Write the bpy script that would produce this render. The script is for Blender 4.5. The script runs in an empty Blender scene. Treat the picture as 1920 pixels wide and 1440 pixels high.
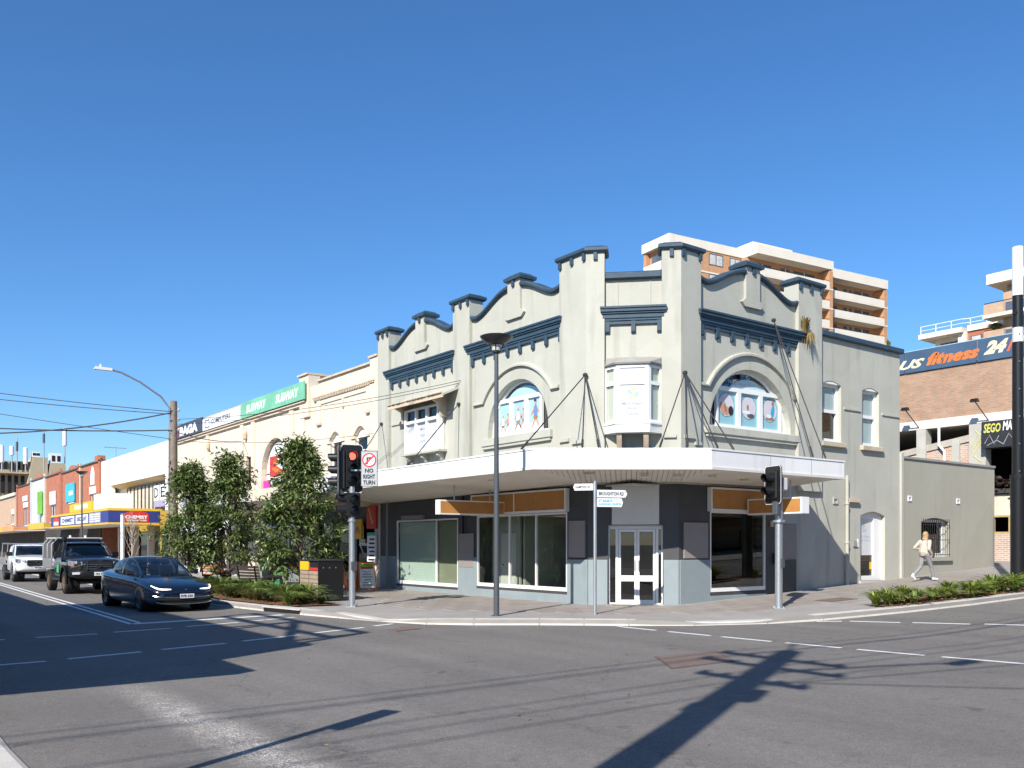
import bpy, bmesh, math, random
from mathutils import Vector, Matrix
from mathutils.geometry import tessellate_polygon
random.seed(7)
R = math.radians
sc = bpy.context.scene
COL = sc.collection
# ------------------------------------------------------------------ camera, sky, sun, exposure
cam_d = bpy.data.cameras.new('camera'); cam = bpy.data.objects.new('camera', cam_d); COL.objects.link(cam)
cam.location = (0, 0, 1.7)
cam.rotation_euler = (math.pi/2, 0, -math.atan2(.598, .802))
cam_d.sensor_width = 36; cam_d.lens = 36*1670/1920; cam_d.shift_y = 300/1920
cam_d.clip_start = .05; cam_d.clip_end = 3000
sc.camera = cam
SUN_EL = 36.7
w = bpy.data.worlds.new('World'); sc.world = w; w.use_nodes = True
wn, wl = w.node_tree.nodes, w.node_tree.links
sky = wn.new('ShaderNodeTexSky'); sky.sky_type = 'NISHITA'; sky.sun_disc = False
sky.sun_elevation = R(SUN_EL); sky.sun_rotation = R(242.5)
sky.air_density = 1.0; sky.dust_density = 0.25; sky.ozone_density = 8.0
hs = wn.new('ShaderNodeHueSaturation'); hs.inputs['Saturation'].default_value = 1.10
wl.new(sky.outputs[0], hs.inputs['Color']); wl.new(hs.outputs[0], wn['Background'].inputs[0])
wn['Background'].inputs[1].default_value = .110
sun_d = bpy.data.lights.new('sun', 'SUN'); sun = bpy.data.objects.new('sun', sun_d); COL.objects.link(sun)
sun_d.energy = 4.7; sun_d.angle = R(.53); sun_d.color = (1, .945, .86)
ce = math.cos(R(SUN_EL))
sun.rotation_euler = Vector((.887*ce, .462*ce, -math.sin(R(SUN_EL)))).to_track_quat('-Z', 'Y').to_euler()
sun.location = (-40, -20, 40)
sc.view_settings.view_transform = 'Standard'; sc.view_settings.look = 'None'
sc.view_settings.exposure = 0.62; sc.view_settings.gamma = 1.0; sc.view_settings.use_curve_mapping = False
sc.render.engine = 'CYCLES'
sc.cycles.max_bounces = 7; sc.cycles.transparent_max_bounces = 12; sc.cycles.caustics_reflective = False; sc.cycles.caustics_refractive = False

# ------------------------------------------------------------------ materials
MATS = {}
def nd(nt, t, **kw):
    n = nt.nodes.new(t)
    for k, v in kw.items(): setattr(n, k, v)
    return n
def mat(name, col, rough=.8, var=.06, scale=3.0, bump=0.0, bscale=40.0, metal=0.0, spec=.4, coat=0.0, streak=0.0, emit=None, alpha=None, dirt=None):
    if name in MATS: return MATS[name]
    m = bpy.data.materials.new(name); m.use_nodes = True; nt = m.node_tree; b = nt.nodes['Principled BSDF']; L = nt.links
    b.inputs['Roughness'].default_value = rough; b.inputs['Metallic'].default_value = metal
    b.inputs['Specular IOR Level'].default_value = spec; b.inputs['Coat Weight'].default_value = coat
    b.inputs['Coat Roughness'].default_value = .03
    c = (*col, 1)
    if var > 0 or bump > 0 or streak > 0:
        tc = nd(nt, 'ShaderNodeTexCoord')
    if var > 0:
        nz = nd(nt, 'ShaderNodeTexNoise'); nz.inputs['Scale'].default_value = scale; nz.inputs['Detail'].default_value = 6; nz.inputs['Roughness'].default_value = .65
        L.new(tc.outputs['Object'], nz.inputs['Vector'])
        mr = nd(nt, 'ShaderNodeMapRange'); mr.inputs['From Min'].default_value = .3; mr.inputs['From Max'].default_value = .7
        mr.inputs['To Min'].default_value = 1-var; mr.inputs['To Max'].default_value = 1+var
        L.new(nz.outputs['Fac'], mr.inputs['Value'])
        last = mr.outputs[0]
        if streak > 0:
            mp = nd(nt, 'ShaderNodeMapping'); mp.inputs['Scale'].default_value = (2.6, 2.6, .28); L.new(tc.outputs['Object'], mp.inputs['Vector'])
            n2 = nd(nt, 'ShaderNodeTexNoise'); n2.inputs['Scale'].default_value = 1.0; n2.inputs['Detail'].default_value = 5; L.new(mp.outputs[0], n2.inputs['Vector'])
            m2 = nd(nt, 'ShaderNodeMapRange'); m2.inputs['From Min'].default_value = .54; m2.inputs['From Max'].default_value = .74; m2.inputs['To Min'].default_value = 1; m2.inputs['To Max'].default_value = 1-streak
            L.new(n2.outputs['Fac'], m2.inputs['Value'])
            mm = nd(nt, 'ShaderNodeMath', operation='MULTIPLY'); L.new(last, mm.inputs[0]); L.new(m2.outputs[0], mm.inputs[1]); last = mm.outputs[0]
            # patched repaints: faint blocky tone shifts
            vo = nd(nt, 'ShaderNodeTexVoronoi'); vo.distance = 'CHEBYCHEV'; vo.inputs['Scale'].default_value = .42; L.new(tc.outputs['Object'], vo.inputs['Vector'])
            sx = nd(nt, 'ShaderNodeSeparateXYZ'); L.new(vo.outputs['Color'], sx.inputs[0])
            m3 = nd(nt, 'ShaderNodeMapRange'); m3.inputs['To Min'].default_value = .955; m3.inputs['To Max'].default_value = 1.04; L.new(sx.outputs[0], m3.inputs['Value'])
            m4 = nd(nt, 'ShaderNodeMath', operation='MULTIPLY'); L.new(last, m4.inputs[0]); L.new(m3.outputs[0], m4.inputs[1]); last = m4.outputs[0]
        vm = nd(nt, 'ShaderNodeVectorMath', operation='SCALE'); vm.inputs[0].default_value = col
        L.new(last, vm.inputs['Scale']); L.new(vm.outputs[0], b.inputs['Base Color'])
    else:
        b.inputs['Base Color'].default_value = c
    if bump > 0:
        nb = nd(nt, 'ShaderNodeTexNoise'); nb.inputs['Scale'].default_value = bscale; nb.inputs['Detail'].default_value = 4
        L.new(tc.outputs['Object'], nb.inputs['Vector'])
        bp = nd(nt, 'ShaderNodeBump'); bp.inputs['Strength'].default_value = bump; bp.inputs['Distance'].default_value = .02
        L.new(nb.outputs['Fac'], bp.inputs['Height']); L.new(bp.outputs[0], b.inputs['Normal'])
    if emit:
        b.inputs['Emission Color'].default_value = (*emit[0], 1); b.inputs['Emission Strength'].default_value = emit[1]
    MATS[name] = m
    return m
def brick_mat(name, c1, c2, mortar, bw=.24, bh=.086, axis='yz', off=.5, msize=.012):
    m = bpy.data.materials.new(name); m.use_nodes = True; nt = m.node_tree; b = nt.nodes['Principled BSDF']; L = nt.links
    tc = nd(nt, 'ShaderNodeTexCoord'); sp = nd(nt, 'ShaderNodeSeparateXYZ'); cb = nd(nt, 'ShaderNodeCombineXYZ')
    L.new(tc.outputs['Object'], sp.inputs[0])
    ad = nd(nt, 'ShaderNodeMath', operation='ADD'); L.new(sp.outputs[0], ad.inputs[0]); L.new(sp.outputs[1], ad.inputs[1])
    L.new(ad.outputs[0], cb.inputs[0]); L.new(sp.outputs[2], cb.inputs[1])
    bt = nd(nt, 'ShaderNodeTexBrick'); bt.inputs['Scale'].default_value = 1; bt.inputs['Brick Width'].default_value = bw; bt.inputs['Row Height'].default_value = bh
    bt.inputs['Mortar Size'].default_value = msize; bt.inputs['Mortar Smooth'].default_value = .3; bt.inputs['Bias'].default_value = 0
    bt.inputs['Color1'].default_value = (*c1, 1); bt.inputs['Color2'].default_value = (*c2, 1); bt.inputs['Mortar'].default_value = (*mortar, 1)
    L.new(cb.outputs[0], bt.inputs['Vector'])
    nz = nd(nt, 'ShaderNodeTexNoise'); nz.inputs['Scale'].default_value = 1.7; nz.inputs['Detail'].default_value = 5; L.new(tc.outputs['Object'], nz.inputs['Vector'])
    mr = nd(nt, 'ShaderNodeMapRange'); mr.inputs['To Min'].default_value = .75; mr.inputs['To Max'].default_value = 1.25; L.new(nz.outputs['Fac'], mr.inputs['Value'])
    vm = nd(nt, 'ShaderNodeVectorMath', operation='SCALE'); L.new(bt.outputs['Color'], vm.inputs[0]); L.new(mr.outputs[0], vm.inputs['Scale'])
    L.new(vm.outputs[0], b.inputs['Base Color']); b.inputs['Roughness'].default_value = .88
    bp = nd(nt, 'ShaderNodeBump'); bp.invert = True; bp.inputs['Strength'].default_value = .6; bp.inputs['Distance'].default_value = .012
    L.new(bt.outputs['Fac'], bp.inputs['Height']); L.new(bp.outputs[0], b.inputs['Normal'])
    MATS[name] = m
    return m
def glass_mat(name, tint, fac=.25, rough=.01, ior=1.5):
    """window glass: fresnel mirror over a tinted see-through pane"""
    m = bpy.data.materials.new(name); m.use_nodes = True; nt = m.node_tree; nt.nodes.clear(); L = nt.links
    out = nd(nt, 'ShaderNodeOutputMaterial'); mx = nd(nt, 'ShaderNodeMixShader'); tr = nd(nt, 'ShaderNodeBsdfTransparent'); gl = nd(nt, 'ShaderNodeBsdfGlossy')
    tr.inputs[0].default_value = (*tint, 1); gl.inputs['Roughness'].default_value = rough
    fr = nd(nt, 'ShaderNodeFresnel'); ge = nd(nt, 'ShaderNodeNewGeometry'); io = nd(nt, 'ShaderNodeMapRange'); io.inputs[3].default_value = ior; io.inputs[4].default_value = 1/ior
    L.new(ge.outputs['Backfacing'], io.inputs[0]); L.new(io.outputs[0], fr.inputs[0])
    ad = nd(nt, 'ShaderNodeMath', operation='ADD'); ad.use_clamp = True; ad.inputs[1].default_value = fac; L.new(fr.outputs[0], ad.inputs[0])
    L.new(ad.outputs[0], mx.inputs[0]); L.new(tr.outputs[0], mx.inputs[1]); L.new(gl.outputs[0], mx.inputs[2]); L.new(mx.outputs[0], out.inputs[0])
    MATS[name] = m
    return m
def leaf_mat(name, c1, c2, rough=.45, trans=.25):
    m = bpy.data.materials.new(name); m.use_nodes = True; nt = m.node_tree; b = nt.nodes['Principled BSDF']; L = nt.links
    g = nd(nt, 'ShaderNodeNewGeometry'); rp = nd(nt, 'ShaderNodeValToRGB')
    rp.color_ramp.elements[0].color = (*c1, 1); rp.color_ramp.elements[1].color = (*c2, 1)
    L.new(g.outputs['Random Per Island'], rp.inputs[0]); L.new(rp.outputs[0], b.inputs['Base Color'])
    b.inputs['Roughness'].default_value = rough; b.inputs['Specular IOR Level'].default_value = .5
    tl = nd(nt, 'ShaderNodeBsdfTranslucent'); L.new(rp.outputs[0], tl.inputs[0])
    mx = nd(nt, 'ShaderNodeMixShader'); mx.inputs[0].default_value = trans
    L.new(b.outputs[0], mx.inputs[1]); L.new(tl.outputs[0], mx.inputs[2]); L.new(mx.outputs[0], nt.nodes['Material Output'].inputs[0])
    MATS[name] = m
    return m

# ------------------------------------------------------------------ mesh helpers
class MB:
    def __init__(s): s.v = []; s.f = []; s.mi = []; s.cur = 0
    def add(s, vs, fs):
        b = len(s.v); s.v += [tuple(p) for p in vs]
        for f in fs: s.f.append([b+i for i in f]); s.mi.append(s.cur)
        return s
    def box(s, x0, x1, y0, y1, z0, z1):
        return s.hexa([(x0,y0,z0),(x1,y0,z0),(x1,y1,z0),(x0,y1,z0)], [(x0,y0,z1),(x1,y0,z1),(x1,y1,z1),(x0,y1,z1)])
    def hexa(s, a, b):
        n = len(a)
        return s.add(list(a)+list(b), [list(range(n))[::-1], list(range(n, 2*n))]+[[i,(i+1)%n,n+(i+1)%n,n+i] for i in range(n)])
    def fbox(s, F, a0, a1, o0, o1, z0, z1):
        return s.hexa([F.p(a0,o0,z0),F.p(a1,o0,z0),F.p(a1,o1,z0),F.p(a0,o1,z0)], [F.p(a0,o0,z1),F.p(a1,o0,z1),F.p(a1,o1,z1),F.p(a0,o1,z1)])
    def fprism(s, F, loops, o0, o1):
        """polygon(s) in facade (a, z): first loop is the outline, the others holes"""
        if not isinstance(loops[0][0], (tuple, list)): loops = [loops]
        flat = [p for l in loops for p in l]
        tris = tessellate_polygon([[Vector((p[0], p[1], 0)) for p in l] for l in loops])
        n = len(flat)
        vs = [F.p(a, o0, z) for a, z in flat]+[F.p(a, o1, z) for a, z in flat]
        fs = [list(t) for t in tris]+[[i+n for i in t] for t in tris]
        k = 0
        for l in loops:
            m = len(l)
            for i in range(m): fs.append([k+i, k+(i+1)%m, n+k+(i+1)%m, n+k+i])
            k += m
        return s.add(vs, fs)
    def vprism(s, poly, z0, z1, top=None):
        return s.hexa([(x,y,z0) for x,y in poly], [(x,y,z1) for x,y in (top or poly)])
    def tube(s, pts, r, n=8, cap=True):
        pts = [Vector(p) for p in pts]; m = len(pts)
        rs = r if isinstance(r, (list, tuple)) else [r]*m
        up = None; vs = []
        for i, p in enumerate(pts):
            d = (pts[min(i+1,m-1)]-pts[max(i-1,0)]).normalized()
            if up is None:
                up = Vector((0,0,1)) if abs(d.z) < .9 else Vector((1,0,0))
            x = d.cross(up).normalized(); up = x.cross(d).normalized()
            for k in range(n):
                t = 2*math.pi*k/n; vs.append(p+(x*math.cos(t)+up*math.sin(t))*rs[i])
        fs = [[i*n+k, i*n+(k+1)%n, (i+1)*n+(k+1)%n, (i+1)*n+k] for i in range(m-1) for k in range(n)]
        if cap: fs += [list(range(n))[::-1], [(m-1)*n+k for k in range(n)]]
        return s.add(vs, fs)
    def lathe(s, c, prof, n=20):
        """prof: list of (r, z) about the vertical through c"""
        vs = []; m = len(prof)
        for r, z in prof:
            for k in range(n):
                t = 2*math.pi*k/n; vs.append((c[0]+r*math.cos(t), c[1]+r*math.sin(t), c[2]+z))
        fs = [[i*n+k, i*n+(k+1)%n, (i+1)*n+(k+1)%n, (i+1)*n+k] for i in range(m-1) for k in range(n)]
        fs += [list(range(n))[::-1], [(m-1)*n+k for k in range(n)]]
        return s.add(vs, fs)
    def obj(s, name, mt, parent=None, smooth=False, bevel=0, world=True, recalc=True, kind=None, merge=False, sub=0, angle=35):
        me = bpy.data.meshes.new(name)
        off = Vector((0,0,0))
        if parent is not None and world:
            p = parent
            while p is not None: off = off+p.location; p = p.parent
        me.from_pydata([(x-off.x, y-off.y, z-off.z) for x, y, z in s.v], [], s.f)
        for m_ in (mt if isinstance(mt, (list, tuple)) else [mt]): me.materials.append(m_)
        if isinstance(mt, (list, tuple)): me.polygons.foreach_set('material_index', s.mi)
        if recalc or bevel or merge:
            bm = bmesh.new(); bm.from_mesh(me)
            if merge: bmesh.ops.remove_doubles(bm, verts=bm.verts, dist=.0005)
            if recalc: bmesh.ops.recalc_face_normals(bm, faces=bm.faces)
            if bevel:
                es = [e for e in bm.edges if len(e.link_faces) == 2 and e.calc_face_angle(0) > .6]
                bmesh.ops.bevel(bm, geom=es, offset=bevel, segments=1, affect='EDGES', clamp_overlap=True)
            bm.to_mesh(me); bm.free()
        o = bpy.data.objects.new(name, me); COL.objects.link(o)
        if sub:
            md = o.modifiers.new('s', 'SUBSURF'); md.levels = sub; md.render_levels = sub
        if smooth: me.shade_smooth()
        if smooth and angle and hasattr(me, 'set_sharp_from_angle'): me.set_sharp_from_angle(angle=R(angle))
        if parent is not None: o.parent = parent
        if kind: o['kind'] = kind
        return o
class Frame:
    def __init__(s, o, u, n): s.o = o; s.u = u; s.n = n
    def p(s, a, o, z): return (s.o[0]+s.u[0]*a+s.n[0]*o, s.o[1]+s.u[1]*a+s.n[1]*o, z)
def frame(o, d):
    """facade through o running along d (unit), outward normal to the right of d"""
    l = math.hypot(*d); d = (d[0]/l, d[1]/l)
    return Frame(o, d, (d[1], -d[0]))
def tag(o, label, cat, group=None):
    o['label'] = label; o['category'] = cat
    if group: o['group'] = group
    return o
def thing(name, label, cat, loc=(0,0,0), rz=0, group=None):
    o = bpy.data.objects.new(name, None); COL.objects.link(o); o.location = loc; o.rotation_euler = (0,0,rz); o.empty_display_size = .3
    return tag(o, label, cat, group)
def dup(root, loc, rz=0, label=None, scale=1):
    def cp(o, par):
        c = o.copy(); COL.objects.link(c)
        if par is not None: c.parent = par
        for ch in o.children: cp(ch, c)
        return c
    r = cp(root, None); r.location = loc; r.rotation_euler = (0,0,rz); r.scale = (scale,)*3
    if label: r['label'] = label
    return r
def text(name, s, F, a, z, w_, h_, o, mt, parent, flip=False, bold=.02, shear=0.0, depth=.004, sz=0.0, world=True):
    """lettering as thin raised geometry: left-bottom at (a, z), fitted into w_ x h_; flip for frames whose a runs right to left; sz: rise of z per metre of a"""
    cu = bpy.data.curves.new(name, 'FONT'); cu.body = s; cu.size = 1; cu.extrude = 0; cu.offset = bold; cu.shear = shear; cu.resolution_u = 2
    ob = bpy.data.objects.new(name, cu)
    me = bpy.data.meshes.new_from_object(ob); bpy.data.objects.remove(ob); bpy.data.curves.remove(cu)
    xs = [v.co.x for v in me.vertices]; ys = [v.co.y for v in me.vertices]
    x0, x1, y0, y1 = min(xs), max(xs), min(ys), max(ys)
    off = Vector((0,0,0)); p = parent
    while p is not None and world: off = off+p.location; p = p.parent
    for v in me.vertices:
        t = (v.co.x-x0)/(x1-x0)*w_; u = (v.co.y-y0)/(y1-y0)*h_
        v.co = Vector(F.p(a-t if flip else a+t, o, z+u+sz*t))-off
    me.materials.append(mt)
    o_ = bpy.data.objects.new(name, me); COL.objects.link(o_)
    if parent is not None: o_.parent = parent
    return o_
def arc(cx, cz, rx, rz, a0, a1, n=24):
    return [(cx+rx*math.cos(R(a0+(a1-a0)*i/n)), cz+rz*math.sin(R(a0+(a1-a0)*i/n))) for i in range(n+1)]
def rect(a0, a1, z0, z1): return [(a0,z0),(a1,z0),(a1,z1),(a0,z1)]
def zg(x):
    """the right-hand street climbs gently away from the corner"""
    t = max(0.0, x-17.0)
    r = .045*t*t/(t+1.6) if t > 0 else 0
    return min(r, 4.2)

# ------------------------------------------------------------------ palette
M_wall = mat('rendered_wall', (.44,.436,.372), .85, .07, .7, .30, 45, streak=.22)
M_wall2 = mat('rough_rendered_wall', (.455,.45,.384), .85, .07, .7, .35, 18, streak=.22)
M_annex = mat('annex_render', (.37,.36,.295), .85, .06, .6, .3, 40, streak=.05)
M_trim = mat('navy_trim', (.036,.068,.10), .55, .18, 4, .15, 60)
M_navy = mat('charcoal_paint', (.062,.062,.066), .55, .1, 2, .1, 50)
M_dado = mat('blue_grey_paint', (.25,.30,.32), .7, .06, 2, .15, 50, streak=.08)
M_white = mat('white_paint', (.80,.80,.78), .5, .03, 2)
M_awn = mat('white_fascia', (.80,.79,.77), .35, .03, .8, streak=.10)
M_soffit = mat('awning_soffit', (.80,.75,.67), .7, .06, 1.2)
M_greyp = mat('grey_panel', (.66,.65,.63), .6, .05, 1.2)
M_brownp = mat('taupe_panel', (.27,.245,.23), .6, .06, 1.5)
M_ply = mat('orange_ply', (.46,.215,.062), .6, .12, 3)
M_cream = mat('cream_render', (.66,.575,.46), .85, .06, .7, .3, 40, streak=.12)
M_creamd = mat('cream_trim', (.56,.45,.33), .8, .16, 4, .3, 30)
M_steel = mat('galvanised_steel', (.50,.53,.55), .38, .10, 12, metal=.75)
M_pole = mat('grey_pole_paint', (.10,.11,.12), .35, .05, 5, metal=.3)
M_black = mat('black_plastic', (.012,.012,.013), .4, .05, 5)
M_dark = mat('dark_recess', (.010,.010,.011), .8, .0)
M_rod = mat('iron_rod', (.035,.032,.03), .6, .1, 8)
M_conc = mat('kerb_concrete', (.50,.48,.44), .85, .12, 4, .25, 60)
M_paver = mat('brown_paver', (.27,.238,.212), .62, .16, 2.2, .2, 60)
M_paver2 = mat('grey_paver', (.29,.262,.238), .6, .16, 1.7, .2, 60)
M_pathc = mat('path_concrete', (.30,.28,.258), .8, .10, 1.5, .25, 60)
M_line = mat('road_paint', (.70,.70,.68), .6, .10, 9)
M_mulch = mat('mulch', (.17,.085,.045), .95, .35, 14, .9, 30)
M_wood = mat('bench_timber', (.36,.15,.055), .6, .18, 9)
M_woodg = mat('weathered_timber', (.34,.26,.19), .75, .2, 7)
M_timber = mat('pole_timber', (.22,.18,.14), .85, .2, 6, .4, 25)
M_inner = mat('interior_wall', (.50,.52,.47), .8, .04, 1)
M_floor = mat('interior_floor', (.17,.16,.14), .5, .1, 2)
M_redb = brick_mat('red_brick', (.46,.13,.06), (.38,.095,.045), (.36,.25,.19))
M_orgb = brick_mat('orange_brick', (.56,.26,.11), (.50,.22,.09), (.50,.36,.24))
M_pinkb = brick_mat('pink_brick', (.52,.33,.23), (.40,.23,.15), (.55,.50,.44), msize=.018)
M_tanb = brick_mat('tan_brick', (.40,.25,.16), (.33,.19,.115), (.40,.31,.24))
M_beigeb = brick_mat('beige_brick', (.50,.33,.21), (.44,.28,.17), (.5,.42,.33))
M_aptcream = mat('apartment_cream', (.72,.66,.56), .8, .05, .5)
M_tan = mat('tan_concrete', (.42,.36,.25), .85, .08, .4)
M_glass = glass_mat('shop_glass', (.91,.93,.90), .02)
M_glassd = glass_mat('dark_glass', (.30,.33,.30), .04)
M_glassb = glass_mat('blue_film_glass', (.12,.16,.24), .14)
M_teal = mat('frosted_teal_film', (.66,.80,.77), .3, .06, 1, spec=.7)
M_red = mat('red_print', (.55,.035,.03), .5, .05, 3)
M_green = mat('green_print', (.09,.40,.20), .5, .12, 1.2)
M_blue = mat('cobalt_print', (.03,.045,.22), .45, .06, 2)
M_yellow = mat('yellow_print', (.72,.45,.02), .5, .05, 3)
M_orange = mat('orange_print', (.75,.17,.03), .5, .06, 3)
M_cyan = mat('cyan_print', (.05,.42,.60), .5, .2, 1.5)
M_lime = mat('lime_print', (.16,.42,.03), .5, .25, .8)
M_pink = mat('pink_print', (.75,.04,.33), .5, .04, 3)
M_ink = mat('black_ink', (.02,.02,.022), .6, 0)
M_faint = mat('faded_grey_ink', (.33,.35,.39), .6, 0)
M_skyp = mat('sky_blue_print', (.34,.55,.66), .4, .15, 1)
M_aqua = mat('aqua_print', (.25,.48,.53), .4, .06, 1)
M_skin = mat('skin', (.55,.33,.23), .55, .05, 8)

# ------------------------------------------------------------------ ground, road, footpaths, kerbs
def zr(x): return zg(x)-.13
RAMPS = [(9.95, 18.8), (16.0, 13.1)]
def zp(x, y):
    g = max(math.exp(-(((x-a)**2+(y-b)**2)/1.5)**1.5) for a, b in RAMPS)
    return zg(x)-.095*g
def sheet(name, poly, mt, zf, depth=0, step=1.0, parent=None, kind='structure', fine=None):
    bm = bmesh.new()
    vs = [bm.verts.new((x, y, 0)) for x, y in poly]
    for t in tessellate_polygon([[Vector((x, y, 0)) for x, y in poly]]): bm.faces.new([vs[i] for i in t])
    xs = [p[0] for p in poly]; ys = [p[1] for p in poly]
    cuts = []
    x = math.ceil(max(min(xs), 16.0)); 
    while x < min(max(xs), 115): cuts.append(((x,0,0),(1,0,0))); x += step if x < 40 else 6
    if fine:
        x0, x1, y0, y1, st = fine
        for i in range(int((x1-x0)/st)+1): cuts.append(((x0+i*st,0,0),(1,0,0)))
        for i in range(int((y1-y0)/st)+1): cuts.append(((0,y0+i*st,0),(0,1,0)))
    for co, no in cuts:
        bmesh.ops.bisect_plane(bm, geom=bm.verts[:]+bm.edges[:]+bm.faces[:], plane_co=co, plane_no=no)
    bmesh.ops.recalc_face_normals(bm, faces=bm.faces)
    for f in bm.faces:
        if f.normal.z < 0: f.normal_flip()
    if depth:
        r = bmesh.ops.extrude_face_region(bm, geom=bm.faces[:])
        nv = {v for v in r['geom'] if isinstance(v, bmesh.types.BMVert)}
        for v in bm.verts: v.co.z = zf(v.co.x, v.co.y)-(0 if v in nv else depth)
        bmesh.ops.recalc_face_normals(bm, faces=bm.faces)
    else:
        for v in bm.verts: v.co.z = zf(v.co.x, v.co.y)
    me = bpy.data.meshes.new(name); bm.to_mesh(me); bm.free(); me.materials.append(mt)
    o = bpy.data.objects.new(name, me); COL.objects.link(o)
    if parent is not None: o.parent = parent
    if kind: o['kind'] = kind
    return o
# asphalt with aggregate, patches and one scuffed wheel track
def asphalt():
    m = bpy.data.materials.new('asphalt'); m.use_nodes = True; nt = m.node_tree; b = nt.nodes['Principled BSDF']; L = nt.links
    tc = nd(nt, 'ShaderNodeTexCoord'); sp = nd(nt, 'ShaderNodeSeparateXYZ'); L.new(tc.outputs['Object'], sp.inputs[0])
    def noise(s, d=4, r=.6):
        n = nd(nt, 'ShaderNodeTexNoise'); n.inputs['Scale'].default_value = s; n.inputs['Detail'].default_value = d; n.inputs['Roughness'].default_value = r
        L.new(tc.outputs['Object'], n.inputs['Vector']); return n.outputs['Fac']
    def rng(v, a, b_, c, d):
        n = nd(nt, 'ShaderNodeMapRange'); n.inputs[1].default_value = a; n.inputs[2].default_value = b_; n.inputs[3].default_value = c; n.inputs[4].default_value = d; L.new(v, n.inputs[0]); return n.outputs[0]
    def op(o, x, y=None):
        n = nd(nt, 'ShaderNodeMath', operation=o)
        for i, q in enumerate((x, y)):
            if q is None: continue
            if isinstance(q, (int, float)): n.inputs[i].default_value = q
            else: L.new(q, n.inputs[i])
        return n.outputs[0]
    agg = op('MULTIPLY', rng(noise(120, 2, .8), .3, .7, .6, 1.4), rng(noise(30, 4, .8), .3, .7, .76, 1.24))
    mid = rng(noise(9, 5), .3, .7, .90, 1.10)
    big = op('MULTIPLY', rng(noise(.35, 4), .3, .7, .88, 1.12), rng(noise(1.3, 5, .7), .60, .78, 1.0, .86))
    val = op('MULTIPLY', op('MULTIPLY', agg, mid), big)
    dx = op('ABSOLUTE', op('SUBTRACT', op('SUBTRACT', sp.outputs[0], 2.72), op('MULTIPLY', noise(.5, 2), .35)))
    band = op('MULTIPLY', rng(dx, .38, .06, 0, 1), op('MULTIPLY', rng(sp.outputs[1], 12.6, 10.2, 0, 1), rng(sp.outputs[1], -2, 3, 0, 1)))
    chips = rng(noise(48, 3, .8), .46, .56, 0, 1)
    scuff = op('MULTIPLY', op('MULTIPLY', band, chips), rng(noise(5, 3), .35, .6, .35, 1))
    dx2 = op('ABSOLUTE', op('SUBTRACT', sp.outputs[0], 3.5))
    dark = op('MULTIPLY', op('MULTIPLY', rng(dx2, .35, .05, 0, .30), rng(sp.outputs[1], 11.5, 8, 0, 1)), rng(noise(14, 3), .4, .6, 0, 1))
    lvl = op('MULTIPLY', op('MULTIPLY', val, op('ADD', 1.0, op('MULTIPLY', scuff, 2.6))), op('SUBTRACT', 1.0, dark))
    vo = nd(nt, 'ShaderNodeTexVoronoi'); vo.feature = 'DISTANCE_TO_EDGE'; vo.inputs['Scale'].default_value = .17
    wp = nd(nt, 'ShaderNodeVectorMath', operation='ADD'); nz_ = nd(nt, 'ShaderNodeTexNoise'); nz_.inputs['Scale'].default_value = 1.1; nz_.inputs['Detail'].default_value = 5; L.new(tc.outputs['Object'], nz_.inputs['Vector']); L.new(tc.outputs['Object'], wp.inputs[0]); L.new(nz_.outputs['Color'], wp.inputs[1]); L.new(wp.outputs[0], vo.inputs['Vector'])
    mpp = nd(nt, 'ShaderNodeMapping'); mpp.inputs['Scale'].default_value = (1.1, .06, 1); L.new(tc.outputs['Object'], mpp.inputs['Vector']); npp = nd(nt, 'ShaderNodeTexNoise'); npp.inputs['Scale'].default_value = 1; npp.inputs['Detail'].default_value = 4; L.new(mpp.outputs[0], npp.inputs['Vector'])
    lvl = op('MULTIPLY', lvl, rng(npp.outputs['Fac'], .35, .65, .90, 1.06))
    lvl = op('MULTIPLY', lvl, rng(noise(3.2, 2, .4), .68, .76, 1.0, .72))
    lvl = op('MULTIPLY', lvl, rng(vo.outputs['Distance'], .0005, .0028, .74, 1.0))
    vm = nd(nt, 'ShaderNodeVectorMath', operation='SCALE'); vm.inputs[0].default_value = (.165, .153, .139); L.new(lvl, vm.inputs['Scale']); L.new(vm.outputs[0], b.inputs['Base Color'])
    b.inputs['Roughness'].default_value = .82; b.inputs['Specular IOR Level'].default_value = .35
    bp = nd(nt, 'ShaderNodeBump'); bp.inputs['Strength'].default_value = .55; bp.inputs['Distance'].default_value = .012
    L.new(noise(75, 3, .7), bp.inputs['Height']); L.new(bp.outputs[0], b.inputs['Normal'])
    return m
M_asph = asphalt()
M_earth = mat('earth', (.16,.15,.12), .95, .2, .05)
sheet('ground', [(-900,-900),(1200,-900),(1200,1500),(-900,1500)], M_earth, lambda x, y: zr(x)-.06)
ROAD = sheet('road', [(-30,-40),(110,-40),(110,14.5),(24,14.5),(14,21),(12,30),(12,330),(-1.5,330),(-1.5,14),(-30,14)], M_asph, lambda x, y: zr(x))
KERB = [(8.9,330),(8.85,60),(8.75,30),(8.8,26.4),(9.1,23.6),(9.4,21.6),(9.7,20.2),(10.05,18.7),(10.55,17.4),(11.3,16.6),(12.5,15.72),(14.0,14.4),(15.2,13.55),(16.9,12.86),(18.4,12.42),(21,11.85),(23.5,11.45),(26,11.2),(30,11.05),(50,10.95),(110,10.9)]
NE_PATH = sheet('footpath', KERB+[(110,22),(29,22),(17.2,22),(17.2,330)], M_pathc, zp, .16, fine=(8.5,18,12,22.5,.5))
SWK = [(1.15,330),(1.15,9),(1.2,7.2),(1.6,5.2),(2.6,3.6),(4.2,2.4),(6.5,1.85),(10,1.6),(110,1.5)]
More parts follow.
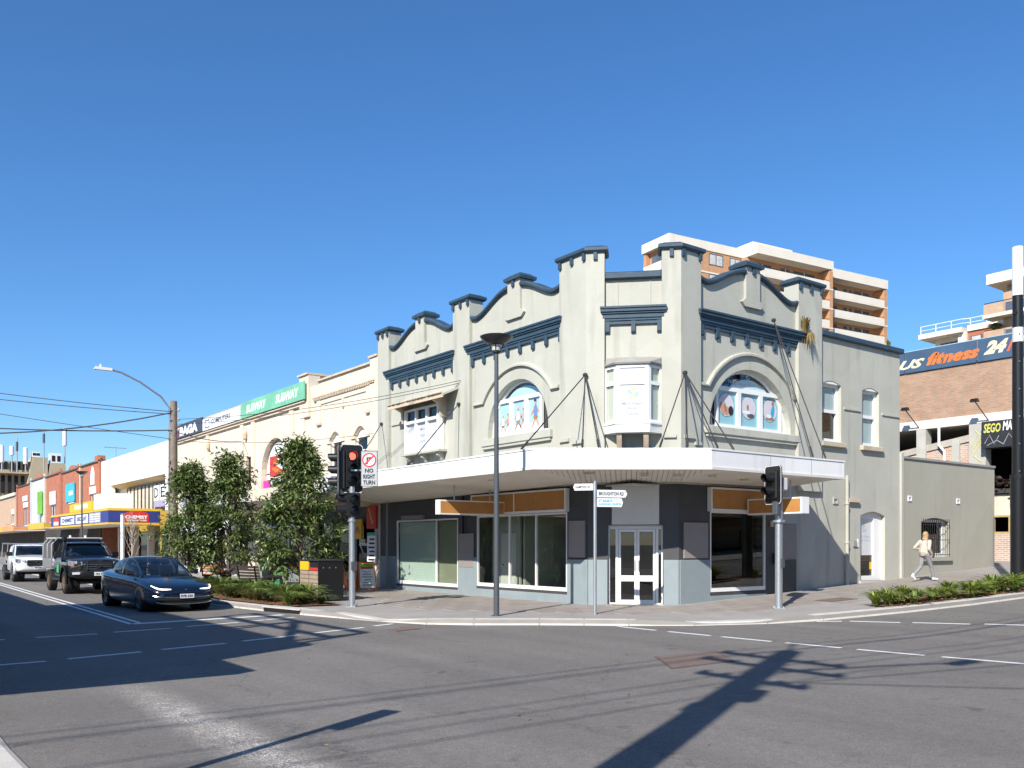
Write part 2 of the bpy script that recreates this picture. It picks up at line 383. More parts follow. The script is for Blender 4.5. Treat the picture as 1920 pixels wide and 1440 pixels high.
def zsw(x, y): return zg(x)-.115*max(0, min(1, (13-y)/2))*max(0, min(1, (x+1.6)/1.6))*(1 if y > 2 else max(0, y/2))
SW_PATH = sheet('footpath', SWK+[(110,-8),(-30,-8),(-30,330)], M_pathc, lambda x, y: zsw(x, y), .16, fine=(-2.5,3,0,14,.5))
def resample(pts, d):
    out = [Vector(pts[0])]; 
    for a, b in zip(pts[:-1], pts[1:]):
        a, b = Vector(a), Vector(b); n = max(1, round((b-a).length/d))
        out += [a+(b-a)*i/n for i in range(1, n+1)]
    return out
def kerbstones(line, ref, parent, wid=.32, inward=1, zf=zp):
    n = len(line)
    nor = []
    for i in range(n):
        d = (line[min(i+1,n-1)]-line[max(i-1,0)]).normalized(); nor.append(Vector((-d.y, d.x))*inward)
    for i in range(n-1):
        a, b = line[i], line[i+1]; g = (b-a).normalized()*.006
        a2, b2 = a+nor[i]*wid+g, b+nor[i+1]*wid-g; a1, b1 = a+g, b-g
        f = Vector((0,0)); q = MB()
        top = [(p.x, p.y, zf(p.x, p.y)+.006) for p in (a1-nor[i]*-.03, b1-nor[i+1]*-.03, b2, a2)]
        bot = [(p.x, p.y, zr(p.x)-.02) for p in (a1-nor[i]*.02, b1-nor[i+1]*.02, b2, a2)]
        q.hexa(bot, top); q.obj('kerbstone', M_conc, parent, bevel=.012, world=False)
near = [p for p in KERB if p[1] < 61 and p[0] < 51]
kerbstones(resample(near, 1.3), None, NE_PATH)
kerbstones(resample([p for p in SWK if 2 < p[1] < 62][::1] if False else [(1.15,60),(1.15,9),(1.2,7.2),(1.6,5.2),(2.6,3.6),(4.2,2.4)], 1.6), None, SW_PATH, inward=-1, zf=zsw)
# pavers around the corner: whole stones only, laid square to the walls
def inside(p, poly):
    c = False; n = len(poly)
    for i in range(n):
        (x1,y1),(x2,y2) = poly[i], poly[(i+1)%n]
        if (y1 > p[1]) != (y2 > p[1]) and p[0] < (x2-x1)*(p[1]-y1)/(y2-y1)+x1: c = not c
    return c
PAVE = [(11.9,23.0),(11.6,19.6),(12.4,17.7),(14.0,16.2),(15.4,15.1),(17.3,14.2),(19.5,13.75),(24,13.1),(33,12.55),(33,16.93),(18.37,16.93),(16.6,18.7),(16.6,34),(12.9,34),(12.9,26)]
q = MB().box(-.445,.445,-.295,.295,-.05,.0); pm = q.obj('paver', M_paver, None, bevel=.006); pav = []
random.seed(3)
PW, PH = .9, .6
for i in range(int((33-11)/PW)+2):
    for j in range(int((35-12)/PH)+2):
        x = 11+i*PW+(PW/2 if j % 2 else 0); y = 12.1+j*PH
        cs = [(x-.45,y-.3),(x+.45,y-.3),(x+.45,y+.3),(x-.45,y+.3)]
        if all(inside(c, PAVE) for c in cs): pav.append((x, y))
pav.sort(key=lambda p: .598*p[0]+.802*p[1])
rest = MB()
for k, (x, y) in enumerate(pav):
    z = zp(x, y)+.012+random.uniform(-.002,.003); sx = (zp(x+.3,y)-zp(x-.3,y))/.6; sy = (zp(x,y+.3)-zp(x,y-.3))/.6
    if k < 300:
        o = bpy.data.objects.new('paver', pm.data); COL.objects.link(o); o.parent = NE_PATH
        o.location = (x, y, z); o.rotation_euler = (math.atan(sy), -math.atan(sx), 0)
        if random.random() < .42:
            o.material_slots[0].link = 'OBJECT'; o.material_slots[0].material = M_paver2
    else:
        b_ = [(x-.445,y-.295),(x+.445,y-.295),(x+.445,y+.295),(x-.445,y+.295)]
        rest.hexa([(px,py,zp(px,py)-.03) for px,py in b_], [(px,py,zp(px,py)+.012) for px,py in b_])
bpy.data.objects.remove(pm)
if rest.v: rest.obj('paver', M_paver, NE_PATH, world=False, kind='stuff')
# painted lines
def stripe(name, a, b, wd):
    a, b = Vector(a), Vector(b); d = (b-a); l = d.length; d.normalize(); n = Vector((-d.y, d.x))*wd/2; k = max(1, int(l/1.5)); q = MB()
    for i in range(k):
        p, r = a+(b-a)*i/k, a+(b-a)*(i+1)/k
        q.add([(v.x, v.y, zr(v.x)+.005) for v in (p-n, r-n, r+n, p+n)], [[0,1,2,3]])
    o = q.obj(name, M_line, ROAD, world=False, merge=True)
    return o
for a, b in [((2.94,19.5),(4.06,19.55)),((4.42,19.72),(5.62,19.9)),((6.0,20.1),(7.3,20.45)),((7.65,20.6),(8.95,21.05)),((.9,19.35),(2.4,19.45)),
             ((1.2,15.35),(2.47,15.46)),((2.8,15.57),(3.98,15.84)),((4.35,15.98),(5.57,16.28)),((5.95,16.45),(7.27,16.9)),((7.65,17.08),(9.04,17.55)),((9.4,17.75),(10.0,17.98)),
             ((13.66,14.4),(13.7,13.28)),((13.72,12.95),(13.78,11.86)),((13.8,11.6),(13.87,10.47)),((13.9,10.18),(14.0,9.09)),((14.02,8.8),(14.15,7.66)),((14.2,7.4),(14.38,6.2)),((14.4,5.9),(14.5,4.7)),
             ((18.1,12.4),(18.5,12.0)),((18.62,11.87),(19.05,10.88)),((19.2,10.68),(19.67,9.62)),((19.85,9.4),(20.25,8.4)),((20.4,8.1),(20.8,7.0)),((21,6.7),(21.3,5.6))]:
    stripe('crossing_dash', a, b, .13)
stripe('lane_line', (5.18,21.45), (5.62,60), .11); stripe('lane_line', (5.42,21.6), (5.86,60), .11)
stripe('lane_line', (5.62,60), (6.2,200), .11); stripe('lane_line', (5.86,60), (6.44,200), .11)
stripe('stop_line', (5.2,21.5), (9.0,21.95), .28)
# covers let into road and path
def cover(name, pts, zf, label, col, lift=.012):
    t = thing(name, label, 'manhole cover', (pts[0][0], pts[0][1], zf(pts[0][0])))
    c = Vector((sum(p[0] for p in pts)/4, sum(p[1] for p in pts)/4))
    inn = [tuple(c+(Vector(p)-c)*.93) for p in pts]
    MB().hexa([(x,y,zf(x)-.05) for x,y in pts], [(x,y,zf(x)+lift-.004) for x,y in pts]).obj('frame', mat('rusted_iron', (.12,.085,.07), .7, .2, 9), t)
    MB().hexa([(x,y,zf(x)-.04) for x,y in inn], [(x,y,zf(x)+lift) for x,y in inn]).obj('lid', mat(name+'_infill', col, .75, .15, 6, .3, 60), t)
cover('utility_cover', [(10.48,10.2),(11.84,10.05),(11.08,9.05),(9.65,9.05)], zr, 'large reddish brown rectangular cover set in the asphalt of the intersection', (.165,.12,.10))
cover('utility_cover', [(9.25,16.85),(9.95,17.2),(9.9,16.55),(9.2,16.35)], zr, 'small pale broken-edged cover in the road beside the kerb ramp', (.25,.20,.15))
cover('utility_cover', [(21.2,14.6),(22.3,14.5),(22.2,13.9),(21.1,14.0)], lambda x: zg(x)+.015, 'reddish cover set in the footpath beside the pedestrian signal post', (.17,.11,.09))
# stormwater inlet in the kerb by the garden bed
t = thing('kerb_inlet', 'black stormwater slot in the kerb below the planted bed', 'drain', (9.25,22.4,-.13))
MB().hexa([(9.08,23.5,-.12),(9.36,21.75,-.12),(9.42,21.75,-.12),(9.14,23.5,-.12)], [(9.08,23.5,-.02),(9.36,21.75,-.02),(9.42,21.75,-.02),(9.14,23.5,-.02)]).obj('opening', M_dark, t)
MB().hexa([(9.05,23.55,-.02),(9.34,21.7,-.02),(9.7,21.8,-.02),(9.45,23.6,-.02)], [(9.05,23.55,.014),(9.34,21.7,.014),(9.7,21.8,.014),(9.45,23.6,.014)]).obj('lintel', M_conc, t)
# garden beds
sheet('garden_bed', [(9.35,23.9),(9.55,22.7),(10.9,22.5),(11.0,24.2),(11.0,40),(9.2,40),(9.1,26.5)], M_mulch, lambda x, y: .035)
sheet('garden_bed', [(20.6,12.45),(21.6,12.15),(23.8,11.85),(26.2,11.58),(26.6,12.5),(24,12.9),(21.6,12.95)], M_mulch, lambda x, y: zg(x)+.035)
sheet('garden_bed', [(27.0,11.52),(33,11.4),(33,12.4),(27.2,12.5)], M_mulch, lambda x, y: zg(x)+.035)

# ------------------------------------------------------------------ the corner building
X0, Y0 = 16.60, 16.93
P1, P2 = (16.60, 18.70), (18.37, 16.93)
FL = Frame((X0, 0), (0, 1), (-1, 0)); FR = Frame((0, Y0), (1, 0), (0, -1)); S2 = math.sqrt(.5)
FC = Frame(P1, (S2, -S2), (-S2, -S2))
CB = thing('corner_shop_building', 'cream two-storey corner shop with navy-capped scalloped parapet and white awning, shuttered and empty', 'building', (16.6, 16.93, 0))
ZS = 3.36                      # underside of the upper wall, hidden behind the awning
def scallop(c, hw, n=28):
    out = []
    for i in range(n+1):
        t = -1+2*i/n; u = abs(t)*hw
        v = min(1.0, (u/(hw*.90)))**1.25
        z = 9.05+.30*(1+math.cos(math.pi*v)) if v < 1 else 9.05+.08*(u-hw*.90)/(hw*.1)
        out.append((c+t*hw, z))
    return out
b1 = scallop(27.70, 2.24); b2 = scallop(22.13, 2.32); b3 = scallop(21.38, 2.24)
archL = (22.02, 5.20, 1.55, 1.60, 5.08); archR = (21.50, 5.06, 1.88, 1.80, 5.06)
def arch_loop(c, g=0):
    cx, cz, rx, rz, sl = c
    return [(cx-rx+g, sl+g), (cx+rx-g, sl+g)]+arc(cx, cz, rx-g, rz-g, 0, 180)[(0 if cz > sl+.02 else 1):(None if cz > sl+.02 else -1)]
# upper walls
ol = [(18.70,ZS),(30.8,ZS),(30.8,9.0)]+[(30.0,9.0)]+b1[::-1]+b2[::-1]+[(18.70,9.0)]
MB().fprism(FL, [ol, arch_loop(archL), rect(26.3,28.38,5.0,6.55)], -.35, 0).obj('wall', M_wall, CB)
orr = [(18.37,ZS),(24.83,ZS),(24.83,9.0)]+b3[::-1]+[(18.37,9.0)]
MB().fprism(FR, [orr, arch_loop(archR)], -.35, 0).obj('wall', M_wall2, CB)
def seg_arch(a0, a1, z0, z1, rise):
    return [(a0,z0),(a1,z0)]+[(a1-(a1-a0)*i/8, z1-rise+rise*math.sin(math.pi*i/8)) for i in range(9)]
wR = [seg_arch(25.0,26.06,5.0,6.98,.12), seg_arch(27.27,28.29,5.0,6.98,.12)]
drR = seg_arch(27.17,28.66,.46,2.80,.14)
rear = [(24.83,-.3),(29.6,-.3),(29.6,8.36),(24.83,8.36)]
MB().fprism(FR, [rear]+wR+[drR], -.35, 0).obj('wall', M_wall2, CB)
oc = rect(0, 2.496, ZS, 9.05)
MB().fprism(FC, [oc], -.35, 0).obj('wall', M_wall, CB)
# ground storey: charcoal above, blue-grey dado below
gl = [(18.70,-.3),(30.8,-.3),(30.8,ZS),(18.70,ZS)]
wl1 = rect(25.34,29.50,.24,2.56); wl2 = rect(19.62,24.16,.34,2.60)
MB().fprism(FL, [gl, wl1, wl2], -.3, .0).obj('ground_wall', M_navy, CB)
gr = [(18.37,-.3),(22.9,-.3),(22.9,ZS),(18.37,ZS)]
wr1 = rect(19.66,22.10,.34,2.62)
MB().fprism(FR, [gr, wr1], -.3, 0).obj('ground_wall', M_navy, CB)
MB().fprism(FR, [rect(22.9,24.83,-.3,ZS)], -.3, -.004).obj('ground_wall', M_wall2, CB)
MB().fbox(FR, 22.62, 23.64, 0, .02, .06, 1.22).obj('painted_panel', M_navy, CB)
MB().fprism(FC, [rect(0,2.496,-.3,ZS), rect(.56,2.06,.0,2.22)], -.3, 0).obj('ground_wall', M_navy, CB)
def dado(F, a0, a1, z1=1.26, z0=-.2): MB().fbox(F, a0, a1, -.02, .035, z0, z1).obj('dado', M_dado, CB, bevel=.008)
dado(FL, 18.71, 19.58); dado(FL, 24.2, 25.30); dado(FL, 29.54, 30.78, 1.24); dado(FL, 19.58, 24.2, .24); dado(FL, 25.30, 29.54, .14)
dado(FC, .0, .54); dado(FC, 2.08, 2.496); dado(FR, 18.38, 19.62); dado(FR, 19.62, 22.14, .22)
# piers with bracketed caps
def offs(pts, d):
    """open polyline in plan moved outward by d"""
    out = []; n = len(pts)
    for i in range(n):
        if i == 0: t0 = t1 = (Vector(pts[1])-Vector(pts[0])).normalized()
        elif i == n-1: t0 = t1 = (Vector(pts[-1])-Vector(pts[-2])).normalized()
        else: t0 = (Vector(pts[i])-Vector(pts[i-1])).normalized(); t1 = (Vector(pts[i+1])-Vector(pts[i])).normalized()
        n0 = Vector((t0.y, -t0.x)); n1 = Vector((t1.y, -t1.x)); m = (n0+n1).normalized()
        out.append(Vector(pts[i])+m*(d/max(.3, m.dot(n0))))
    return out
def pier(line, zt, proud=.12, inn=.42, z0=ZS, mt=M_wall, corner=False):
    """line: facade line in plan with the street on its right"""
    o_, i_ = offs(line, proud), offs(line, -inn)
    MB().vprism([tuple(p) for p in o_]+[tuple(p) for p in i_[::-1]], z0, zt).obj('pier', mt, CB)
    def ring(ex):
        l = [Vector(p) for p in line]; l[0] = l[0]+(l[0]-l[1]).normalized()*ex; l[-1] = l[-1]+(l[-1]-l[-2]).normalized()*ex
        a, b = offs([tuple(p) for p in l], proud+ex), offs([tuple(p) for p in l], -inn-ex)
        return [tuple(p) for p in a]+[tuple(p) for p in b[::-1]]
    q = MB(); r0, r1 = ring(.05), ring(.10); r2 = ring(-.06)
    q.hexa([(x,y,zt) for x,y in r0], [(x,y,zt+.05) for x,y in r1]); q.hexa([(x,y,zt+.051) for x,y in r1], [(x,y,zt+.13) for x,y in r1]); q.hexa([(x,y,zt+.131) for x,y in r1], [(x,y,zt+.215) for x,y in r2])
    cap = q.obj('cap', M_trim, CB)
    # brackets under the cap along the street line
    for a, b in zip(o_[:-1], o_[1:]):
        d = b-a; l = d.length; d.normalize(); nn = Vector((d.y, -d.x)); k = max(2, int(l/.42)+1)
        if l < .6 and corner: ts = [l/2]
        else: ts = [.06+(l-.12)*i/(k-1) for i in range(k)]
        if l >= .6 or not corner:
            pass
        for t_ in ts:
            c = a+d*t_; e = d*.05
            MB().vprism([tuple(c-e-nn*.02), tuple(c-e+nn*.07), tuple(c+e+nn*.07), tuple(c+e-nn*.02)], zt-.20, zt-.002).obj('bracket', M_trim, CB)
pier([(X0,30.8),(X0,29.95)], 9.80); pier([(X0,25.46),(X0,24.46)], 9.80)
pier([(X0,19.81),P1,FC.p(.46,0,0)[:2]], 9.80, corner=True); pier([FC.p(2.03,0,0)[:2],P2,(19.13,Y0)], 9.80, corner=True)
pier([(23.61,Y0),(24.83,Y0)], 9.80, mt=M_wall2)
# copings along the scallops
def coping(F, pts, c):
    m = [p for p in pts]
    for lo, hi in ((m[0][0]+.02, c-.33), (c+.33, m[-1][0]-.02)):
        seg = [(lo, None)]+[p for p in m if lo < p[0] < hi]+[(hi, None)]
        f = lambda a: next((m[i][1]+(m[i+1][1]-m[i][1])*(a-m[i][0])/(m[i+1][0]-m[i][0]) for i in range(len(m)-1) if m[i][0] <= a <= m[i+1][0]), m[-1][1])
        seg = [(a, f(a)) for a, z in seg]
        q = MB(); n = len(seg); prof = [(-.42,-.01),(.06,-.01),(.12,.03),(.13,.09),(.08,.145),(-.30,.155),(-.42,.12)]; k = len(prof)
        for a, z in seg:
            for o_, dz in prof: q.v.append(F.p(a, o_, z-.012+dz))
        q.f = [[i*k+j, i*k+(j+1)%k, (i+1)*k+(j+1)%k, (i+1)*k+j] for i in range(n-1) for j in range(k)]+[list(range(k)), [(n-1)*k+j for j in range(k)]]
        q.mi = [0]*len(q.f); q.obj('coping', M_trim, CB)
def finial(F, c, mt):
    MB().fprism(F, [(c-.50,8.80),(c-.36,8.68),(c+.36,8.68),(c+.50,8.80),(c+.32,8.92),(c+.32,9.86),(c-.32,9.86),(c-.32,8.92)], -.40, .09).obj('finial', mt, CB)
    q = MB()
    def rg(e, z): return [F.p(c-.32-e,-.40-e,z),F.p(c+.32+e,-.40-e,z),F.p(c+.32+e,.09+e,z),F.p(c-.32-e,.09+e,z)]
    q.hexa(rg(.09,9.86), rg(.10,9.95)); q.hexa(rg(.10,9.951), rg(-.05,10.06)); q.obj('cap', M_trim, CB)
    MB().fbox(F, c-.055, c+.055, .07, .15, 9.66, 9.855).obj('bracket', M_trim, CB)
coping(FL, b1, 27.70); coping(FL, b2, 22.07); coping(FR, b3, 21.45)
finial(FL, 27.69, M_wall); finial(FL, 22.06, M_wall); finial(FR, 21.45, M_wall2)
q = MB().fbox(FC, .46, 2.03, -.40, .13, 9.05, 9.25); q.obj('coping', M_trim, CB, bevel=.03)
for a in (.82, 1.72): MB().fbox(FC, a-.012, a+.012, 0, .02, 8.27, 9.04).obj('joint_strip', M_wall, CB)
q = MB().fbox(FR, 24.86, 29.72, -.40, .12, 8.36, 8.54); q.obj('coping', M_trim, CB, bevel=.03)
# cornices with dentils
def cornice(F, a0, a1, ds):
    q = MB()
    for e, o_, z0, z1 in ((0,.10,7.90,7.96),(.03,.13,7.962,8.08),(.06,.17,8.082,8.13),(.09,.21,8.132,8.215),(.10,.24,8.217,8.27)):
        q.fbox(F, a0-e, a1+e, -.03, o_, z0, z1)
    q.obj('cornice', M_trim, CB)
    MB().fbox(F, a0+.04, a1-.04, -.02, .07, 7.80, 7.898).obj('frieze', M_trim, CB)
    for c in ds:
        MB().fprism(Frame(F.p(c,0,0)[:2], F.n, F.u), [(-.01,7.56),(.06,7.56),(.085,7.60),(.085,7.89),(-.01,7.89)], -.058, .058).obj('dentil', M_trim, CB)
cornice(FL, 25.45, 30.12, [25.60+.604*i for i in range(8)])
cornice(FL, 19.80, 24.56, [19.86+.645*i for i in range(8)])
cornice(FR, 19.12, 23.96, [19.25+.655*i for i in range(8)])
cornice(FC, .44, 2.06, [.54, 1.25, 1.96])
# arched windows: hood moulding, sill, unit
def hood(F, c, r, rz, a_out):
    cx, cz = c; q = MB(); z = cz+rz*math.sin(R(31)); hc = r*math.cos(R(31))
    pts = [(a_out[0], z)]+[(x, y) for x, y in arc(cx, cz, r, rz, 149, 31, 26)]+[(a_out[1], z)]
    n = len(pts); prof = [(.0,.0),(.09,.0),(.09,.06),(.05,.10),(.0,.10)]; k = 5
    for i, (a, zz) in enumerate(pts):
        dx, dz = (0, 1) if i in (0, n-1) else Vector((a-cx, zz-cz)).normalized()
        for o_, h in prof: q.v.append(F.p(a+dx*h, o_, zz+dz*h))
    q.f = [[i*k+j, i*k+(j+1)%k, (i+1)*k+(j+1)%k, (i+1)*k+j] for i in range(n-1) for j in range(k)]+[list(range(k)), [(n-1)*k+j for j in range(k)]]
    q.mi = [0]*len(q.f); q.obj('hood_mould', M_wall, CB)
hood(FL, (22.02, 5.24), 2.02, 1.95, (19.93, 24.34)); hood(FR, (21.5, 5.02), 2.28, 2.24, (19.2, 23.55))
MB().fbox(FL, 20.25, 23.80, -.05, .13, 4.84, 5.08).obj('sill', M_wall, CB, bevel=.015); MB().fbox(FL, 20.30, 23.75, 0, .09, 4.76, 4.838).obj('sill', M_wall, CB)
MB().fbox(FR, 19.40, 23.72, -.05, .13, 4.84, 5.06).obj('sill', M_wall2, CB, bevel=.015); MB().fbox(FR, 19.46, 23.66, 0, .09, 4.76, 4.838).obj('sill', M_wall2, CB)
def arch_unit(F, c, p0, p1, zt, glassm, frmt):
    w_ = MB()
    w_.fprism(F, [arch_loop(c, -.02), arch_loop(c, .09)], -.30, -.20)
    A = w_.obj('arched_window', M_white, CB)
    MB().fprism(F, [arch_loop(c, .05)], -.29, -.275).obj('fanlight_pane', glassm, A)
    n = 3; wd = (p1-p0)/n; hs_ = []
    for i in range(n): hs_.append(rect(p0+wd*i+.09, p0+wd*(i+1)-.09, 5.20, zt-.12))
    MB().fprism(F, [rect(p0, p1, 5.10, zt)]+hs_, -.26, -.17).obj('casement_frame', M_white, A)
    return A, [(h[0][0], h[1][0], h[0][1], h[2][1]) for h in hs_]
AL, hl = arch_unit(FL, archL, 21.0, 23.34, 6.30, M_glassb, None)
AR, hr = arch_unit(FR, archR, 20.12, 23.16, 6.30, M_glassb, None)
MB().fprism(FL, [[(20.72,6.3),(23.2,6.3)]+arc(21.96,5.1,1.42,1.52,55,125,14)], -.272, -.262).obj('fanlight_poster', M_skyp, AL)
mid = {}
M_cloth1 = mat('print_shirt_blue', (.16,.22,.42), .5, .1, 4); M_skinp = mat('print_skin', (.52,.29,.20), .5, .1, 6); M_blond = mat('print_blond', (.62,.48,.25), .5, .1, 6); M_dkhair = mat('print_dark_hair', (.05,.035,.03), .5, 0)
M_whp = mat('print_white', (.75,.77,.78), .4, .04, 3); M_brp = mat('print_brown', (.33,.17,.10), .5, .1, 5)
def ell(F, par, nm, a, z, ra, rz_, mt, o_, rot=0):
    pts = []
    for i in range(14):
        t = 2*math.pi*i/14; x, y = ra*math.cos(t), rz_*math.sin(t); c, s = math.cos(rot), math.sin(rot)
        pts.append((a+x*c-y*s, z+x*s+y*c))
    return MB().fprism(F, [pts], o_-.003, o_).obj(nm, mt, par)
for i, (a0, a1, z0, z1) in enumerate(hl):       # poster of people running on a beach: flat print
    p = MB().fprism(FL, [rect(a0-.02, a1+.02, z0-.02, z1+.02)], -.245, -.236).obj('poster', M_skyp, AL)
    MB().fprism(FL, [rect(a0, a1, z0, z0+.22)], -.2355, -.2345).obj('print_sand', M_whp, p)
    c = (a0+a1)/2
    def fig(c, base, h, shirt, hair, leg):
        ell(FL, p, 'print_leg', c+.10, base+.16*h, .045*h, .2*h, leg, -.231, .5); ell(FL, p, 'print_leg', c-.10, base+.18*h, .045*h, .2*h, leg, -.231, -.6)
        ell(FL, p, 'print_shorts', c, base+.36*h, .12*h, .09*h, M_brp, -.229); ell(FL, p, 'print_shirt', c, base+.58*h, .12*h, .19*h, shirt, -.227)
        ell(FL, p, 'print_arm', c+.16*h, base+.56*h, .035*h, .15*h, M_skinp, -.225, .7); ell(FL, p, 'print_arm', c-.16*h, base+.58*h, .035*h, .15*h, M_skinp, -.225, -.6)
        ell(FL, p, 'print_face', c, base+.86*h, .06*h, .085*h, M_skinp, -.223); ell(FL, p, 'print_hair', c+.01, base+.92*h, .07*h, .05*h, hair, -.221)
    if i == 0: fig(c-.02, z0+.05, .92, M_cloth1, M_dkhair, M_skinp)
    if i == 1: fig(c+.08, z0+.06, .78, M_whp, M_blond, M_brp); fig(c-.2, z0+.15, .6, M_faint, M_brp, M_skinp)
    if i == 2: fig(c+.1, z0+.04, .62, M_whp, M_blond, M_skinp); fig(c-.18, z0+.12, .55, M_skinp, M_brp, M_skinp)
MB().fprism(FR, [[(20.35,6.3),(22.98,6.3)]+arc(21.66,5.0,1.52,1.62,38,142,18)], -.272, -.262).obj('fanlight_poster', mat('pale_blue_print', (.52,.62,.64), .4, .05, 2), AR)
M_ltblue = mat('pale_blue_ink', (.33,.47,.55), .5, 0)
text('lettering', 'Mind Heart Body Centre', FR, 20.75, 6.36, 1.85, .16, -.259, M_ltblue, AR, bold=.01)
def leaf_logo(F, par, a, z, s, o_):
    for k, (dx, dz, r_, m_) in enumerate(((0,.42,0,'olive'),(.36,-.1,1.15,'blu'),(-.34,.12,-.9,'blu'),(-.12,-.28,.25,'olive'))):
        ell(F, par, 'logo_leaf', a+dx*s, z+dz*s, .32*s, .17*s, mat('logo_olive', (.50,.50,.30), .5, .05, 5) if m_ == 'olive' else mat('logo_blue', (.30,.52,.62), .5, .05, 5), o_+.001*k, r_)
leaf_logo(FR, AR, 21.62, 6.66, .16, -.257)
for i, (a0, a1, z0, z1) in enumerate(hr):       # aqua panels, each with a round picture
    p = MB().fprism(FR, [rect(a0-.02, a1+.02, z0-.02, z1+.02)], -.245, -.236).obj('poster', M_aqua, AR)
    c, zc = (a0+a1)/2, z1-.40; r_ = .34
    ell(FR, p, 'print_ring', c, zc, r_+.022, r_+.022, mat('ring_blue', (.10,.22,.28), .5, 0), -.233); ell(FR, p, 'print_disc', c, zc, r_, r_, mat('print_pale', (.62,.58,.62), .5, .06, 3), -.230)
    if i == 0:
        ell(FR, p, 'print_hand', c-.18, zc-.12, .10, .2, M_skinp, -.227, .5); ell(FR, p, 'print_hand', c+.02, zc-.18, .12, .13, M_skinp, -.226); ell(FR, p, 'print_sleeve', c+.2, zc-.16, .11, .14, M_ink, -.225); ell(FR, p, 'print_sleeve', c-.06, zc-.08, .05, .15, M_brp, -.224, .3)
    if i == 1:
        ell(FR, p, 'print_candle', c-.04, zc-.0, .05, .09, M_brp, -.227); ell(FR, p, 'print_stone', c+.1, zc-.24, .17, .07, mat('print_slate', (.10,.09,.10), .5, .05, 4), -.226); ell(FR, p, 'print_cloth', c-.1, zc-.15, .2, .05, M_whp, -.225)
    if i == 2:
        ell(FR, p, 'print_dress', c+.13, zc-.03, .09, .22, M_cyan, -.227, -.25); ell(FR, p, 'print_head', c+.14, zc+.22, .06, .07, M_brp, -.226); ell(FR, p, 'print_bowl', c, zc-.25, .2, .05, M_brp, -.225); ell(FR, p, 'print_cloth', c-.05, zc-.17, .12, .06, M_whp, -.224)
# hooded three-light window of the far bay
W1 = MB().fprism(FL, [rect(26.15,28.48,4.98,6.56)]+[rect(26.25+.745*i, 26.25+.745*i+.66, 5.06, 6.04) for i in range(3)]+[rect(26.25+.745*i, 26.25+.745*i+.66, 6.14, 6.50) for i in range(3)], .02, .28).obj('casement_window', M_white, CB)
for i in range(3):
    MB().fbox(FL, 26.25+.745*i, 26.25+.745*i+.66, .15, .17, 5.06, 6.04).obj('pane', mat('frosted_white', (.52,.54,.56), .25, .05, 2), W1)
    MB().fbox(FL, 26.25+.745*i, 26.25+.745*i+.66, .15, .17, 6.14, 6.50).obj('pane', M_glassd, W1)
text('lettering', 'Mind', FL, 27.55, 5.75, .42, .13, .172, M_faint, W1, flip=True); text('lettering', 'Heart', FL, 27.55, 5.52, .42, .13, .172, M_faint, W1, flip=True); text('lettering', 'Body', FL, 27.55, 5.29, .42, .13, .172, M_faint, W1, flip=True)
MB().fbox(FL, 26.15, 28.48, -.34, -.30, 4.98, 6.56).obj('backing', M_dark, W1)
MB().fbox(FL, 26.0, 28.62, -.02, .36, 4.90, 4.978).obj('sill', M_wall, W1)
for a in (26.25, 27.3, 28.35): MB().fprism(Frame(FL.p(a,0,0)[:2], FL.n, FL.u), [(0,4.62),(.10,4.62),(.14,4.70),(.26,4.78),(.26,4.898),(0,4.898)], -.07, .07).obj('bracket', M_wall, W1)
HD = MB().hexa([FL.p(25.1,0,6.98),FL.p(29.0,0,6.98),FL.p(28.9,.72,6.66),FL.p(25.15,.72,6.66)], [FL.p(25.1,0,7.06),FL.p(29.0,0,7.06),FL.p(28.9,.74,6.72),FL.p(25.15,.74,6.72)]).obj('window_hood', M_wall, CB)
MB().hexa([FL.p(25.15,.70,6.60),FL.p(28.9,.70,6.60),FL.p(28.9,.745,6.60),FL.p(25.15,.745,6.60)], [FL.p(25.15,.70,6.735),FL.p(28.9,.70,6.735),FL.p(28.9,.745,6.735),FL.p(25.15,.745,6.735)]).obj('hood_edge', M_creamd, HD)
for a in (26.0, 28.6): MB().fprism(Frame(FL.p(a,0,0)[:2], FL.n, FL.u), [(0,6.1),(.30,6.1),(.34,6.5),(.68,6.66),(0,6.96)], -.04, .04).obj('hood_cheek', M_creamd, HD)
random.seed(5)
for i in range(26): MB().fbox(FL, 25.18+.144*i, 25.18+.144*i+.125, .69, .80+random.uniform(-.02,.02), 6.742, 6.775).obj('tile', mat('pale_clay_tile', (.50,.43,.33), .85, .25, 9), HD)
for a0, a1 in ((28.5,29.9),(25.5,26.1)): MB().fbox(FL, a0, a1, -.02, .05, 6.18, 6.27).obj('string_course', M_wall, CB)
# oriel over the corner door
OR_ = MB()
ob = [(.42,0),(.80,.45),(1.66,.45),(2.06,0)]
def oring(e, z): return [FC.p(a+(e if a > 1.2 else -e), o_+(e if o_ > 0 else 0), z) for a, o_ in ob]
ORL = MB().hexa(oring(.03,4.74), oring(.05,4.97)).obj('oriel_window', M_white, CB, bevel=.01)
MB().hexa(oring(.07,4.972), oring(.07,5.02)).obj('sill', M_white, ORL)
MB().hexa(oring(.06,6.655), [FC.p(a, o_*.35, 6.86) for a, o_ in ob]).obj('roof', mat('lead_roof', (.30,.29,.26), .7, .12, 3), ORL)
MB().hexa(oring(.05,6.61), oring(.07,6.654)).obj('gutter', mat('lead_roof', (0,0,0)), ORL)
def wall_seg(p, q_): return frame(p, (q_[0]-p[0], q_[1]-p[1])), math.hypot(q_[0]-p[0], q_[1]-p[1])
ps = [FC.p(a, o_, 0)[:2] for a, o_ in ob]
